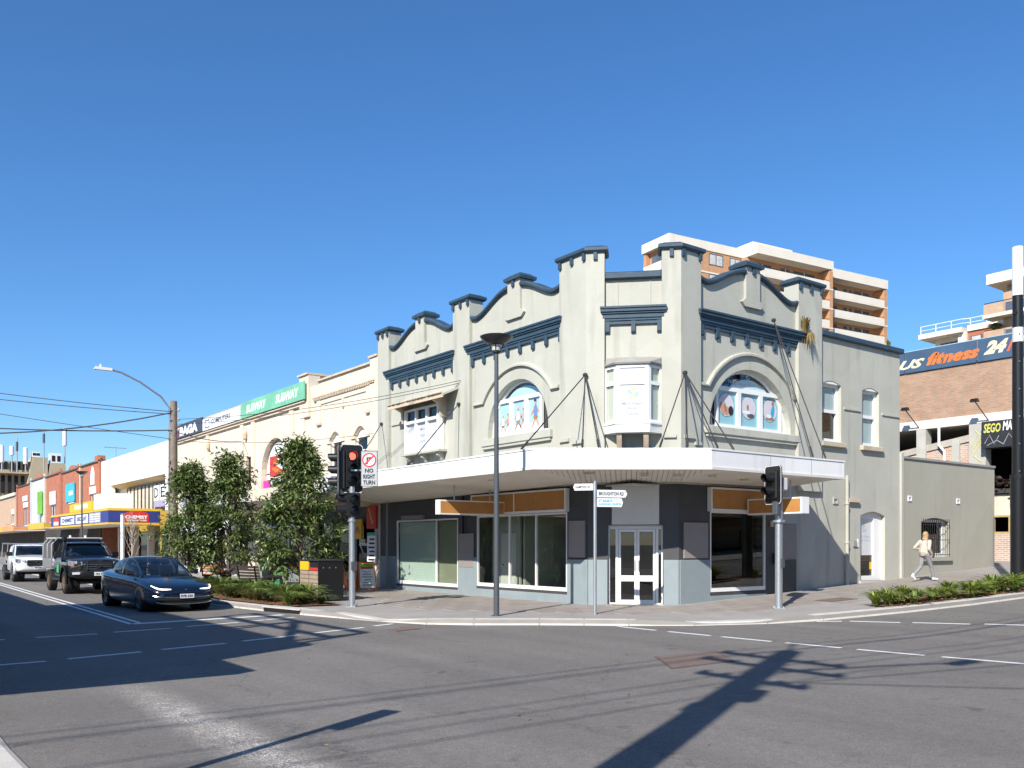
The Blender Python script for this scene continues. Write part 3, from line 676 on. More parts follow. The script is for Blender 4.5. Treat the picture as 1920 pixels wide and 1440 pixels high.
for k in range(3):
    F_, l = wall_seg(ps[k], ps[k+1])
    m_ = .09 if k == 1 else .12
    fr = MB().fprism(F_, [rect(0,l,5.02,6.60), rect(m_,l-m_,5.10,6.06), rect(m_,l-m_,6.16,6.52)], -.07, 0).obj('casement_frame', M_white, ORL)
    gm = mat('white_film', (.58,.59,.60), .3, .03, 1) if k == 1 else M_glass
    MB().fbox(F_, m_, l-m_, -.05, -.03, 5.10, 6.06).obj('pane', gm, fr); MB().fbox(F_, m_, l-m_, -.05, -.03, 6.16, 6.52).obj('pane', gm, fr)
    if k != 1:
        for z0, z1 in ((5.10,6.06),(6.16,6.52)): MB().fbox(F_, l*.36 if k == 2 else m_, l-m_ if k == 2 else l*.66, -.09, -.07, z0, z1).obj('blind', M_white, fr)
    else:
        leaf_logo(F_, fr, l/2+.02, 5.82, .26, -.026)
        for tt, zz, ww in (('Mind Heart', 5.50, .56), ('Body', 5.36, .26), ('Centre', 5.22, .34)): text('lettering', tt, F_, (l-ww)/2, zz, ww, .085, -.027, M_faint, fr)
for k in (0, 3): MB().vprism([(ps[k][0]-.03,ps[k][1]-.03),(ps[k][0]+.03,ps[k][1]-.03),(ps[k][0]+.03,ps[k][1]+.03),(ps[k][0]-.03,ps[k][1]+.03)], 5.02, 6.6).obj('post', M_white, ORL)
MB().fbox(FC, .45, 2.03, .002, .02, 5.0, 6.6).obj('backing', mat('dim_room', (.12,.11,.10), .8, 0), ORL)
for a in (.87, 1.60): MB().fprism(Frame(FC.p(a,0,0)[:2], FC.n, FC.u), [(0,4.2),(.10,4.2),(.38,4.66),(.38,4.738),(0,4.738)], -.07, .07).obj('bracket', M_creamd, ORL)
# label-stop mouldings low on the corner piers
for F, a0, a1, z in ((FL,18.78,19.2,4.52),(FL,19.35,19.75,4.62),(FC,2.08,2.42,4.62),(FR,18.45,18.8,4.62),(FR,18.85,19.1,4.45)):
    MB().fbox(F, a0, a1, .118, .19, z, z+.09).obj('label_stop', M_wall, CB)
# sash windows on the rear part
for a0, a1 in ((25.0,26.06),(27.27,28.29)):
    sw = MB().fprism(FR, [rect(a0,a1,5.0,6.90), rect(a0+.10,a1-.10,5.12,5.96), rect(a0+.10,a1-.10,6.06,6.80)], -.26, -.12).obj('sash_window', M_white, CB)
    MB().fprism(FR, [seg_arch(a0-.01,a1+.01,6.88,6.98,.11)], -.20, -.02).obj('lintel', M_white, sw)
    MB().fbox(FR, a0+.08, a1-.08, -.20, -.19, 6.04, 6.82).obj('pane', mat('frosted_aqua', (.30,.40,.40), .15, .06, 2) , sw)
    MB().fbox(FR, a0+.08, a1-.08, -.22, -.21, 5.10, 5.98).obj('pane', M_glassd if a0 < 26 else mat('frosted_aqua', (0,0,0)), sw)
    MB().fbox(FR, a0, a1, -.5, -.45, 5.0, 6.9).obj('backing', mat('dim_room', (0,0,0)), sw)
    MB().fbox(FR, a0-.12, a1+.14, -.04, .12, 4.84, 5.0).obj('sill', mat('stone_sill', (.50,.44,.33), .85, .15, 5, .3, 40), sw, bevel=.015)
for a0, a1 in ((26.2,27.15),(28.45,29.55)): MB().fbox(FR, a0, a1, -.02, .04, 6.12, 6.19).obj('string_course', M_wall2, CB)
# side door
sd = MB().fprism(FR, [seg_arch(27.17,28.66,.46,2.80,.14), rect(27.30,28.20,.62,2.56)], -.28, -.14).obj('side_door', M_white, CB)
MB().fbox(FR, 27.28, 28.22, -.22, -.21, 1.32, 2.58).obj('sign_panel', mat('white_film', (0,0,0)), sd); MB().fbox(FR, 27.28, 28.22, -.225, -.215, .60, 1.318).obj('pane', M_glassd, sd)
MB().fbox(FR, 27.17, 28.66, -.8, -.75, .3, 2.8).obj('backing', mat('dim_room', (0,0,0)), sd)
leaf_logo(FR, sd, 27.72, 2.22, .24, -.206)
for tt, zz, ww in (('Mind Heart', 1.92, .70), ('Body Centre', 1.78, .74)): text('lettering', tt, FR, 27.38, zz, ww, .085, -.207, mat('violet_grey_ink', (.45,.46,.58), .6, 0), sd)
MB().fbox(FR, 28.04, 28.18, -.21, -.206, .84, 1.08).obj('sticker', M_yellow, sd); MB().fbox(FR, 27.1, 28.75, -.2, .06, .34, .46).obj('step', M_conc, sd)
MB().fbox(FR, 26.72, 26.92, 0, .05, 1.62, 1.80).obj('letter_plate', M_steel, CB); MB().fbox(FR, 26.98, 27.03, 0, .03, 1.60, 1.86).obj('door_buzzer', M_white, CB)
# downpipe, vents, small services
dp = MB().tube([FR.p(26.26,.09,3.95),FR.p(26.26,.09,.36)], .055, 10).obj('downpipe', M_wall2, CB, smooth=True)
for z in (3.0, 1.72, .7): MB().tube([FR.p(26.26,.09,z),FR.p(26.26,.09,z+.07)], .075, 10).obj('collar', M_wall2, dp)
MB().fbox(FR, 26.38, 26.98, 0, .12, 3.08, 3.2).obj('pipe_shelf', M_creamd, CB)
for a, z in ((25.72,3.10),):
    MB().fprism(FR, [rect(a-.13,a+.13,z-.1,z+.12), rect(a-.09,a+.09,z-.06,z+.06)], 0, .035).obj('wall_vent', M_wall2, CB)
MB().fbox(FL, 27.5, 29.0, 0, .12, 2.60, 2.74).obj('shutter_box', M_brownp, CB); MB().fbox(FR, 22.36, 22.48, 0, .05, 2.22, 2.40).obj('doorbell_light', M_creamd, CB); MB().fbox(FR, 22.5, 22.62, 0, .10, 1.1, 1.42).obj('meter_box', M_black, CB)
MB().tube([FL.p(30.0,.16,3.3),FL.p(30.0,.16,.0)], .04, 8).obj('downpipe', M_brownp, CB); MB().tube([FL.p(24.95,.06,3.3),FL.p(24.95,.06,2.05)], .04, 8).obj('downpipe', M_black, CB)
# blank sign panels on the piers
for F, a0, a1, z0, z1 in ((FL,18.80,19.50,1.32,2.36),(FL,24.36,25.22,.92,2.05),(FR,18.53,19.52,1.30,2.30),(FR,22.75,23.62,1.26,2.30)):
    MB().fbox(F, a0, a1, 0, .045, z0, z1).obj('notice_panel', M_brownp, CB, bevel=.006)
MB().fbox(FC, .66, 1.96, 0, .04, 2.24, 3.36).obj('sign_panel', M_greyp, CB, bevel=.006)
# shop windows
def shopwin(F, a0, a1, z0, z1, muls, mats, name='shop_window', o0=-.2, sill=.10):
    k = MB()
    es = [a0]+muls+[a1]; hs_ = [rect(es[i]+.024, es[i+1]-.024, z0+sill, z1-.035) for i in range(len(es)-1)]
    s_ = k.fprism(F, [rect(a0-.02,a1+.02,z0-.01,z1+.02)]+hs_, o0+.14, .012).obj(name, M_white, CB)
    for h, m_ in zip(hs_, mats): MB().fbox(F, h[0][0]-.01, h[1][0]+.01, o0+.16, o0+.172, h[0][1]-.01, h[2][1]+.01).obj('pane', m_, s_)
    return s_
shopwin(FL, 25.34, 29.50, .24, 2.56, [26.72], [M_glass, M_glass])
MB().fbox(FL, 26.76, 29.44, -.12, -.09, .30, 2.5).obj('frosted_film', M_teal, CB)
MB().fbox(FL, 25.38, 26.70, -.125, -.105, .30, 2.5).obj('added_pane_sheet', mat('olive_pane_sheet', (.34,.36,.27), .5, .06, 1), CB)  # olive sheet added close behind the pane to lighten the dark interior
shopwin(FL, 19.62, 24.16, .34, 2.60, [21.06, 22.40], [M_glass]*3)
shopwin(FR, 19.66, 22.10, .34, 2.62, [], [M_glass])
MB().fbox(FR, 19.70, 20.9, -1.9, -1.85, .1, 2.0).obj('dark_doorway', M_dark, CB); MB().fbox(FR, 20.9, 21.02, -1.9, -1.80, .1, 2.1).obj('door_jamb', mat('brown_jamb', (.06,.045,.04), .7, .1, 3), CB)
# double entrance doors in the chamfer
ED = MB().fprism(FC, [rect(.56,2.06,.0,2.22), rect(.60,.76,.06,2.12), rect(.83,1.87,.03,2.12), rect(1.94,2.02,.06,2.12)], -.24, -.10).obj('entrance_frame', M_white, CB)
for a in (.84, 1.355):
    d = MB().fprism(FC, [rect(a,a+.505,.03,2.11), rect(a+.065,a+.44,.14,.66), rect(a+.065,a+.44,.82,2.04)], -.20, -.13).obj('door_leaf', M_white, CB)
    for z0, z1 in ((.14,.64),(.84,2.02)): MB().fbox(FC, a+.055, a+.45, -.17, -.16, z0-.01, z1+.01).obj('pane', M_glassd, d)
    MB().tube([FC.p(a+(.46 if a < 1 else .045),-.10,.95),FC.p(a+(.46 if a < 1 else .045),-.10,1.25)], .012, 6).obj('handle', M_steel, d)
for a0, a1 in ((.59,.77),(1.93,2.03)): MB().fbox(FC, a0, a1, -.18, -.17, .05, 2.13).obj('sidelight_pane', M_glassd, CB)
MB().fbox(FC, 1.95, 2.03, -.165, -.16, 1.42, 1.53).obj('notice', M_whp, CB)
MB().fbox(FC, .5, 2.1, -.25, .25, -.08, .018).obj('threshold', M_conc, CB)
MB().fbox(FC, .56, 2.06, -.62, -.6, 0, 2.2).obj('inner_blind', mat('dim_green', (.045,.05,.035), .8, .1, 2), CB)
# interior shell seen through the glass
MB().box(16.9,29.0,17.25,30.4,-.05,.02).obj('floor', M_floor, CB); MB().box(16.95,29.4,17.3,30.45,3.30,3.34).obj('ceiling', M_inner, CB)
MB().box(21.6,21.7,20.0,30.4,.02,3.3).obj('partition', M_inner, CB); MB().box(16.95,24.5,30.42,30.5,.02,3.3).obj('partition', M_inner, CB); MB().box(24.4,24.5,17.3,30,.02,3.3).obj('partition', mat('dim_green', (0,0,0)), CB)
MB().box(17.75,17.8,24.98,30.4,.02,3.2).obj('partition', M_inner, CB); MB().box(17.15,17.22,22.56,24.1,.02,2.6).obj('partition', M_inner, CB); MB().box(17.22,21.6,22.40,22.5,.02,3.3).obj('partition', M_inner, CB); MB().box(17.22,21.6,24.9,25.0,.02,3.3).obj('partition', M_inner, CB)
MB().box(17.11,17.15,22.75,23.55,.03,2.05).obj('inner_door', M_white, CB); MB().box(17.06,17.11,23.40,23.46,1.0,1.05).obj('inner_handle', M_steel, CB)
# roof slab and closed back so the building reads solid from the side
MB().vprism([(16.9,18.9),(18.55,17.25),(29.4,17.25),(29.4,30.7),(16.9,30.7)], 8.0, 8.1).obj('roof', mat('roof_sheet', (.30,.30,.29), .6, .1, 1), CB)
MB().box(29.25,29.6,17.29,30.8,-.3,8.36).obj('side_wall', M_wall2, CB); MB().box(16.96,29.24,30.5,30.8,-.3,8.3).obj('back_wall', M_wall2, CB)
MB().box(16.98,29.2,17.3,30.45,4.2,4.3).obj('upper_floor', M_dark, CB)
# awning: white fascia, soffit, boards over the corner
AO = [(13.7,30.8),(13.7,17.5),(17.27,14.83),(22.98,14.83),(22.98,Y0)]
AW = MB(); ZB, ZT = 3.57, 4.05
def strip(pts, off0, off1, z0, z1):
    a, b = offs(pts, off0), offs(pts, off1); q = MB()
    for i in range(len(pts)-1):
        q.hexa([(a[i].x,a[i].y,z0),(a[i+1].x,a[i+1].y,z0),(b[i+1].x,b[i+1].y,z0),(b[i].x,b[i].y,z0)], [(a[i].x,a[i].y,z1),(a[i+1].x,a[i+1].y,z1),(b[i+1].x,b[i+1].y,z1),(b[i].x,b[i].y,z1)])
    return q
AWN = strip(AO, 0, -.06, ZB+.06, ZT).obj('awning_fascia', M_awn, CB)
for y in (28.4,26.0,23.6,21.2,19.4): MB().box(13.692,13.70,y,y+.012,ZB+.062,ZT-.002).obj('sheet_joint', M_steel, CB)
for x in (19.6,21.4): MB().box(x,x+.012,14.822,14.83,ZB+.062,ZT-.002).obj('sheet_joint', M_steel, CB)
strip(AO, .025, -.08, ZB-.01, ZB+.058).obj('awning_lip', mat('awning_lip', (.66,.64,.58), .5, .04, 2), CB)
strip(AO, .02, -.10, ZT+.002, ZT+.045).obj('awning_capping', M_awn, CB)
inner_l = [(16.6,30.8,3.30),(16.6,18.70,3.42)]
MB().hexa([(13.72,30.8,3.585),(13.72,17.52,3.585),(16.59,18.71,3.40),(16.59,30.8,3.27)], [(13.72,30.8,3.62),(13.72,17.52,3.62),(16.59,18.71,3.44),(16.59,30.8,3.31)]).obj('soffit', M_soffit, CB)
MB().hexa([(17.28,14.85,3.585),(22.96,14.85,3.585),(22.96,16.92,3.42),(18.38,16.92,3.40)], [(17.28,14.85,3.62),(22.96,14.85,3.62),(22.96,16.92,3.46),(18.38,16.92,3.44)]).obj('soffit', M_soffit, CB)
A0, A1, B0, B1 = Vector((13.74,17.52,3.586)), Vector((17.27,14.86,3.586)), Vector((16.585,18.69,3.40)), Vector((18.36,16.915,3.40))
def clip(poly, a, n):
    out = []
    for i in range(len(poly)):
        p, q_ = poly[i], poly[(i+1) % len(poly)]; dp, dq = (p-a).dot(n), (q_-a).dot(n)
        if dp >= 0: out.append(p)
        if dp*dq < 0: out.append(p+(q_-p)*(dp/(dp-dq)))
    return out
TZ = [Vector(p.xy) for p in (A0, A1, B1, B0)]; ed = (TZ[1]-TZ[0]).normalized(); inw = Vector((-ed.y, ed.x)); bd = Vector((ed.x*math.cos(R(83))-ed.y*math.sin(R(83)), ed.x*math.sin(R(83))+ed.y*math.cos(R(83)))); bn = Vector((bd.y, -bd.x))
zso = lambda p: 3.586-.186*max(0, min(1, (p-TZ[0]).dot(inw)/2.12))
for i in range(-4, 40):                     # parallel soffit boards under the cut-off corner
    o_ = TZ[0]+bn*(i*.135)
    pl = clip(clip(TZ, o_+bn*.006, bn), o_+bn*.127, -bn)
    if len(pl) > 2: MB().hexa([(p.x,p.y,zso(p)) for p in pl], [(p.x,p.y,zso(p)+.03) for p in pl]).obj('soffit_board', M_soffit, CB)
MB().hexa([A0+Vector((0,0,.035)),A1+Vector((0,0,.035)),B1+Vector((0,0,.035)),B0+Vector((0,0,.035))], [A0+Vector((0,0,.05)),A1+Vector((0,0,.05)),B1+Vector((0,0,.05)),B0+Vector((0,0,.05))]).obj('soffit_backing', M_brownp, CB)
MB().vprism([(13.74,30.8),(13.74,17.5),(17.29,14.87),(22.94,14.87),(22.94,16.93),(18.37,16.93),(16.6,18.7),(16.6,30.8)], 3.72, 3.76, [(13.74,30.8),(13.74,17.5),(17.29,14.87),(22.94,14.87),(22.94,16.93),(18.37,16.93),(16.6,18.7),(16.6,30.8)]).obj('awning_roof', mat('roof_sheet', (0,0,0)), CB)
for x, y in ((18.2,15.6),(16.5,16.4),(17.3,16.0),(15.3,17.2),(14.6,20.5),(15.2,23.5),(19.9,15.9)):
    MB().lathe((x, y, 3.42 if x > 16 else 3.47), [(.14,0),(.14,.03),(.10,.035),(.10,.12)], 14).obj('downlight', M_soffit, CB)
# fascia boards above the shop windows
def signbox(F, a0, a1, z0, z1, o1, div=None):
    s_ = MB().fprism(F, [rect(a0,a1,z0,z1), rect(a0+.06,a1-.06,z0+.07,z1-.05)], .01, o1).obj('fascia_board', M_white, CB)
    MB().fbox(F, a0+.05, a1-.05, .01, o1-.03, z0+.06, z1-.04).obj('ply_panel', M_ply, s_)
    if div: MB().fbox(F, div-.02, div+.02, .01, o1-.015, z0+.05, z1-.04).obj('divider', M_white, s_)
signbox(FL, 19.5, 24.35, 2.63, 3.30, .15, 22.0); signbox(FR, 19.52, 22.6, 2.63, 3.31, .15)
# iron stays from the wall to the awning edge
def stays(w_, pts, label):
    t = thing('awning_stay', label, 'awning stay', w_, group='iron stays holding the awning')
    MB().lathe((w_[0], w_[1], w_[2]-.05), [(.05,0),(.07,.03),(.07,.07),(.04,.10)], 10).obj('wall_eye', M_rod, t)
    for p in pts: MB().tube([w_, p], .017, 6).obj('rod', M_rod, t); v = Vector(p); u = (Vector(w_)-v).normalized(); MB().tube([v+u*.06, v+u*.36], .03, 6).obj('turnbuckle', M_rod, t)
stays((16.44,25.05,6.40), [(13.78,23.84,4.10)], 'single slanting iron stay left of the beach poster window')
stays((16.44,30.45,6.32), [(13.85,27.9,4.10)], 'slanting iron stay at the far end next to the cream shop')
stays((16.42,18.62,6.40), [(13.8,18.15,4.1),(14.72,16.8,4.1),(15.05,16.55,4.1)], 'fan of three iron stays on the pier left of the bay window')
stays((18.40,16.74,6.40), [(16.24,15.62,4.1),(16.8,15.2,4.1),(17.6,14.9,4.1),(18.22,14.9,4.1)], 'fan of four iron stays on the pier right of the bay window')
stays((22.28,16.74,8.42), [(21.6,14.9,4.1),(22.2,14.9,4.1)], 'pair of long stays fixed above the cornice and running past the round-picture window')
# hanging blank sign boxes under the awning
def hang(name, box, ax, label):
    x0, x1, y0, y1, z0, z1 = box
    t = thing(name, label, 'sign', ((x0+x1)/2, (y0+y1)/2, z0), group='blank signs hung under the awning')
    MB().box(x0, x1, y0, y1, z0, z1).obj('casing', M_white, t, bevel=.008)
    if ax == 'x':
        for y, s_ in ((y0, -1), (y1, 1)): MB().box(x0+.05, x1-.05, y-.004 if s_ < 0 else y-.02, y+.02 if s_ < 0 else y+.004, z0+.05, z1-.04).obj('ply_panel', M_ply, t)
        rods = [(x0+.6, (y0+y1)/2), (x1-.5, (y0+y1)/2)]
    else:
        for x, s_ in ((x0, -1), (x1, 1)): MB().box(x-.004 if s_ < 0 else x-.02, x+.02 if s_ < 0 else x+.004, y0+.05, y1-.05, z0+.05, z1-.04).obj('ply_panel', M_ply, t)
        rods = [((x0+x1)/2, y0+.5), ((x0+x1)/2, y1-.5)]
    for x, y in rods: MB().tube([(x,y,z1),(x,y,3.5)], .022, 8).obj('hanger', M_steel, t)
hang('hanging_sign', (14.08,16.5,22.5,22.72,2.58,3.02), 'x', 'blank orange hanging sign across the footpath left of the lamp post')
hang('hanging_sign', (21.0,21.34,14.85,16.7,2.54,3.0), 'y', 'blank orange hanging sign behind the pedestrian signal at the right end of the awning')
# weed growing out of the cornice
def tuft(name, loc, n, h, sp, mt, label, cat, droop=.4, group=None, wd=.02, seed=1):
    rnd = random.Random(seed); t = thing(name, label, cat, loc, group=group); q = MB()
    for i in range(n):
        a = rnd.uniform(0, 2*math.pi); L_ = h*rnd.uniform(.6, 1.1); o_ = sp*rnd.uniform(.3, 1); x, y = rnd.uniform(-.05,.05), rnd.uniform(-.05,.05); pr = None
        wv = (-math.sin(a)*wd*rnd.uniform(.7,1.3), math.cos(a)*wd*rnd.uniform(.7,1.3)); vs = []
        for s_ in range(5):
            f = s_/4; r_ = o_*f**1.3; z = L_*(f-droop*f**2.6); k = (1-.85*f**2)*(.6+.8*min(1, f*3)) 
            vs += [(x+r_*math.cos(a)-wv[0]*k, y+r_*math.sin(a)-wv[1]*k, z), (x+r_*math.cos(a)+wv[0]*k, y+r_*math.sin(a)+wv[1]*k, z+.004)]
        q.add(vs, [[2*j, 2*j+1, 2*j+3, 2*j+2] for j in range(4)])
    q.obj('foliage', mt, t, world=False, recalc=False, smooth=True, angle=0)
    return t
M_dry = leaf_mat('dry_grass', (.20,.13,.04), (.34,.26,.10), .7)
tuft('weed', (23.80,16.72,8.24), 130, .56, .24, M_dry, 'dry weed sprouting from the navy cornice by the right-hand pier', 'weed', .18, wd=.020); tuft('weed', (23.98,16.70,8.22), 60, .34, .30, M_dry, 'thin dry runners hanging below the cornice weed', 'weed', 2.2, wd=.012, seed=6)
tuft('weed', (29.0,17.0,8.5), 22, .4, .16, leaf_mat('weed_green', (.06,.10,.02), (.12,.18,.04)), 'small green weed on the navy coping of the rear roof edge', 'weed', .3, wd=.02)
# low annex beyond
AN = thing('annex', 'plain grey-green single-storey annex with a barred window', 'building', (33.1, 16.95, zg(33)))
FA = Frame((0, 16.95), (1, 0), (0, -1))
MB().fprism(FA, [[(29.72,-.2),(36.6,-.2),(36.6,4.72),(29.72,4.72)], seg_arch(31.07,33.03,1.22,2.66,.14)], -.3, 0).obj('wall', M_annex, AN)
MB().fbox(FA, 29.6, 29.74, -.3, .10, -.2, 4.9).obj('corner_strip', M_wall2, AN)
MB().box(36.3,36.6,17.26,24,-.2,4.7).obj('side_wall', M_annex, AN); MB().hexa([(29.75,16.9,4.722),(36.6,16.9,4.722),(36.6,24,4.9),(29.75,24,5.3)], [(29.75,16.9,4.80),(36.6,16.9,4.80),(36.6,24,5.0),(29.75,24,5.4)]).obj('roof', mat('roof_sheet', (0,0,0)), AN)
aw_ = MB().fprism(FA, [rect(31.07,33.03,1.22,2.60), rect(31.25,32.85,1.36,2.5)], -.28, -.16).obj('window', M_white, AN)
MB().fbox(FA, 31.2, 32.9, -.24, -.23, 1.32, 2.54).obj('pane', M_glassd, aw_); MB().fbox(FA, 31.1, 33.0, -.5, -.48, 1.2, 2.6).obj('backing', M_dark, aw_)
MB().fbox(FA, 30.95, 33.15, -.04, .10, 1.08, 1.22).obj('sill', M_annex, aw_)
gb = MB()
for i in range(13): a = 31.14+i*.152; gb.tube([FA.p(a,.05,1.28),FA.p(a,.05,2.62)], .012, 5)
for z in (1.3, 1.85, 2.4): gb.tube([FA.p(31.08,.05,z),FA.p(33.02,.05,z)], .012, 5)
gb.obj('window_grille', M_black, AN)
for a in (30.28, 33.7): MB().fprism(FA, [rect(a-.12,a+.12,3.22,3.42), rect(a-.08,a+.08,3.27,3.36)], 0, .03).obj('wall_vent', M_whp, AN)

# ------------------------------------------------------------------ the left-hand street
def block(T, y0, y1, zt, mt, holes=(), depth=14, prof=None, x=16.6, z0=-.15):
    F = Frame((x, 0), (0, 1), (-1, 0))
    ol_ = prof or rect(y0, y1, z0, zt)
    MB().fprism(F, [ol_]+[h for h in holes], -.3, 0).obj('wall', mt, T)
    MB().box(x+.32, x+depth, y0, y1, z0, zt-.5).obj('rear_block', mt, T)
    return F
def win(T, F, a0, a1, z0, z1, fr=M_white, gl=None, nm=1, tr=None, o=-.2, sill=True, name='window'):
    n = nm; wd = (a1-a0)/n; hs_ = []
    for i in range(n):
        if tr: hs_ += [rect(a0+wd*i+.05, a0+wd*(i+1)-.05, z0+.06, tr-.03), rect(a0+wd*i+.05, a0+wd*(i+1)-.05, tr+.03, z1-.06)]
        else: hs_.append(rect(a0+wd*i+.05, a0+wd*(i+1)-.05, z0+.06, z1-.06))
    q = MB().fprism(F, [rect(a0,a1,z0,z1)]+hs_, o, o+.09).obj(name, fr, T)
    MB().fbox(F, a0+.04, a1-.04, o+.02, o+.035, z0+.04, z1-.04).obj('pane', gl or M_glassd, q)
    MB().fbox(F, a0, a1, -.299, -.285, z0, z1).obj('backing', M_dark, q) if o > -.25 else None
    if sill: MB().fbox(F, a0-.1, a1+.1, -.02, .09, z0-.12, z0).obj('sill', fr, q)
    return q
# cream building next door
C1 = thing('cream_shop_building', 'narrow cream shop with panelled parapet next to the corner building', 'building', (16.6, 34, 0))
h1 = [seg_arch(31.9,33.0,4.7,6.45,.35), seg_arch(34.2,35.3,4.7,6.45,.35)]
F = block(C1, 30.85, 37.3, 8.72, M_cream, h1+[rect(31.3,36.8,.0,3.2)], prof=[(30.85,-.15),(37.3,-.15),(37.3,8.72),(36.5,8.72),(36.5,8.82),(31.5,8.82),(30.85,8.82)])
for h, (a0, a1) in zip(h1, ((31.9,33.0),(34.2,35.3))):
    win(C1, F, a0, a1, 4.7, 6.1, M_white, None, 1, 5.5); MB().fprism(F, [seg_arch(a0,a1,6.1,6.45,.34)], -.2, -.12).obj('tympanum', M_white, C1)
    MB().fprism(F, [seg_arch(a0-.28,a1+.28,6.0,6.85,.5), seg_arch(a0-.02,a1+.02,5.99,6.47,.35)], 0, .06).obj('hood_mould', M_cream, C1)
MB().fbox(F, 30.86, 31.5, -.4, .10, 3.6, 9.02).obj('pier', M_cream, C1); MB().fbox(F, 30.86, 31.56, -.45, .16, 9.021, 9.10).obj('cap', M_creamd, C1)
MB().fbox(F, 31.5, 36.55, -.35, .10, 8.825, 8.90).obj('coping', M_creamd, C1)
MB().fbox(F, 31.1, 36.9, 0, .16, 8.10, 8.16).obj('cornice', M_creamd, C1); MB().fbox(F, 31.15, 36.85, 0, .10, 8.0, 8.098).obj('cornice', M_cream, C1)
for i in range(38): MB().fbox(F, 31.15+.15*i, 31.22+.15*i, .1005, .15, 8.03, 8.098).obj('dentil', M_creamd, C1)
for a0, a1 in ((31.5,31.9),(36.2,36.55)): MB().fbox(F, a0, a1, 0, .07, 7.0, 7.998).obj('pilaster', M_cream, C1); MB().fbox(F, a0-.05, a1+.05, 0, .11, 6.9, 6.998).obj('corbel', M_creamd, C1)
MB().fbox(F, 31.9, 36.2, 0, .05, 7.80, 7.998).obj('panel_head', M_cream, C1); MB().fbox(F, 33.95, 34.1, 0, .06, 7.4, 7.798).obj('drop', M_cream, C1)
C2 = thing('cream_shop_building', 'long cream shop row carrying green, white and dark sign boards along its parapet', 'building', (16.6, 47, 0))
h2 = [[(39.75,4.3),(43.3,4.3)]+arc(41.52,5.1,1.77,1.75,0,180,16), rect(44.55,45.35,4.6,6.2), rect(47.6,48.9,4.5,6.1), rect(53.0,54.9,4.4,6.0)]
F = block(C2, 37.31, 58.9, 8.9, M_cream, h2+[rect(38.2,44,0,3.2),rect(45,51,0,3.2),rect(52,58,0,3.2)])
MB().fbox(F, 37.32, 38.3, -.45, .12, 7.4, 9.28).obj('pier', M_cream, C2); MB().fbox(F, 37.30, 38.4, -2.2, .2, 9.281, 9.36).obj('cap', M_creamd, C2)
MB().fbox(F, 58.0, 58.9, -.45, .10, 7.4, 9.1).obj('pier', M_cream, C2)
MB().fbox(F, 38.3, 58.0, -.35, .08, 8.905, 9.0).obj('coping', M_creamd, C2)
MB().fbox(F, 37.6, 58.4, 0, .22, 8.08, 8.15).obj('cornice', M_creamd, C2); MB().fbox(F, 37.65, 58.35, 0, .13, 7.96, 8.078).obj('cornice', M_cream, C2)
for y in (38.1,39.35,44.25,45.85,51.4,57.4): MB().fbox(F, y-.22, y+.22, 0, .09, 3.8, 7.958).obj('pilaster', M_cream, C2)
MB().fprism(F, [[(39.9,4.32),(43.15,4.32)]+arc(41.52,5.1,1.62,1.6,0,180,16)], -.28, -.24).obj('arch_infill', M_whp, C2)
for a in (40.0,41.3): win(C2, F, a, a+1.1, 4.35, 4.98, M_white, None, 1, None, -.24, False)
win(C2, F, 44.55, 45.35, 4.6, 6.2, mat('brown_frame', (.16,.07,.04), .6, .1, 5)); win(C2, F, 47.6, 48.9, 4.5, 6.1, mat('brown_frame', (0,0,0))); win(C2, F, 53.0, 54.9, 4.4, 6.0, mat('brown_frame', (0,0,0)), None, 2)
for y in (45.3, 51.2): MB().lathe((16.5, y, 7.1), [(.02,0),(.12,.05),(.16,.3),(.1,.45),(.04,.5)], 8).obj('plaster_boss', M_creamd, C2)
def board(name, a0, a1, z0, z1, mt, label, o=.10, F=F, th=.08):
    t = thing(name, label, 'sign', F.p((a0+a1)/2, o, z0))
    MB().fbox(F, a0, a1, o-th, o, z0, z1).obj('panel', mt, t); return t
t = board('shop_sign', 37.45, 45.4, 8.18, 8.98, mat('mint_green_board', (.17,.45,.29), .5, .2, .8), 'long green sign board reading SUBWAY twice on the cream parapet', .28)
for a in (44.6, 40.7): text('lettering', 'SUBWAY', F, a, 8.36, 2.7, .42, .285, M_whp, t, flip=True, bold=.045, shear=.15)
t = board('shop_sign', 45.5, 51.6, 8.18, 8.82, M_whp, 'white sign board reading COMPUTERS between green and dark boards', .28)
text('lettering', 'COMPUTERS', F, 50.1, 8.42, 3.1, .26, .285, M_ink, t, flip=True, bold=.02); MB().fprism(F, [rect(50.4,51.2,8.28,8.74), rect(50.5,51.1,8.34,8.68)], .28, .285).obj('emblem', mat('navy_ink', (.06,.08,.2), .5, 0), t)
t = board('shop_sign', 51.7, 57.9, 8.18, 9.0, mat('slate_board', (.05,.06,.085), .5, .08, 1), 'dark slate sign board with white BAGA lettering at the far end of the parapet', .28)
text('lettering', 'BAGA', F, 56.0, 8.28, 3.5, .56, .286, M_whp, t, flip=True, bold=.07); MB().fbox(F, 56.2, 56.9, .28, .284, 8.24, 8.92).obj('side_strip', mat('plum_ink', (.22,.05,.10), .5, .2, 4), t)
t = board('shop_sign', 39.65, 42.45, 5.02, 6.0, M_red, 'red and orange picture sign set in the grey arch of the cream shop', -.12)
for k, (a, z, ra, rz_) in enumerate(((41.2,5.55,.8,.16),(40.8,5.4,.7,.12),(41.6,5.3,.6,.1),(41.0,5.75,.5,.08))): ell(F, t, 'print_swirl', a, z, ra, rz_, M_whp if k % 2 else M_orange, -.114+.002*k, .2)
t = board('shop_sign', 42.6, 43.25, 4.3, 4.85, M_pink, 'small bright pink sign at the foot of the grey arch', -.1)
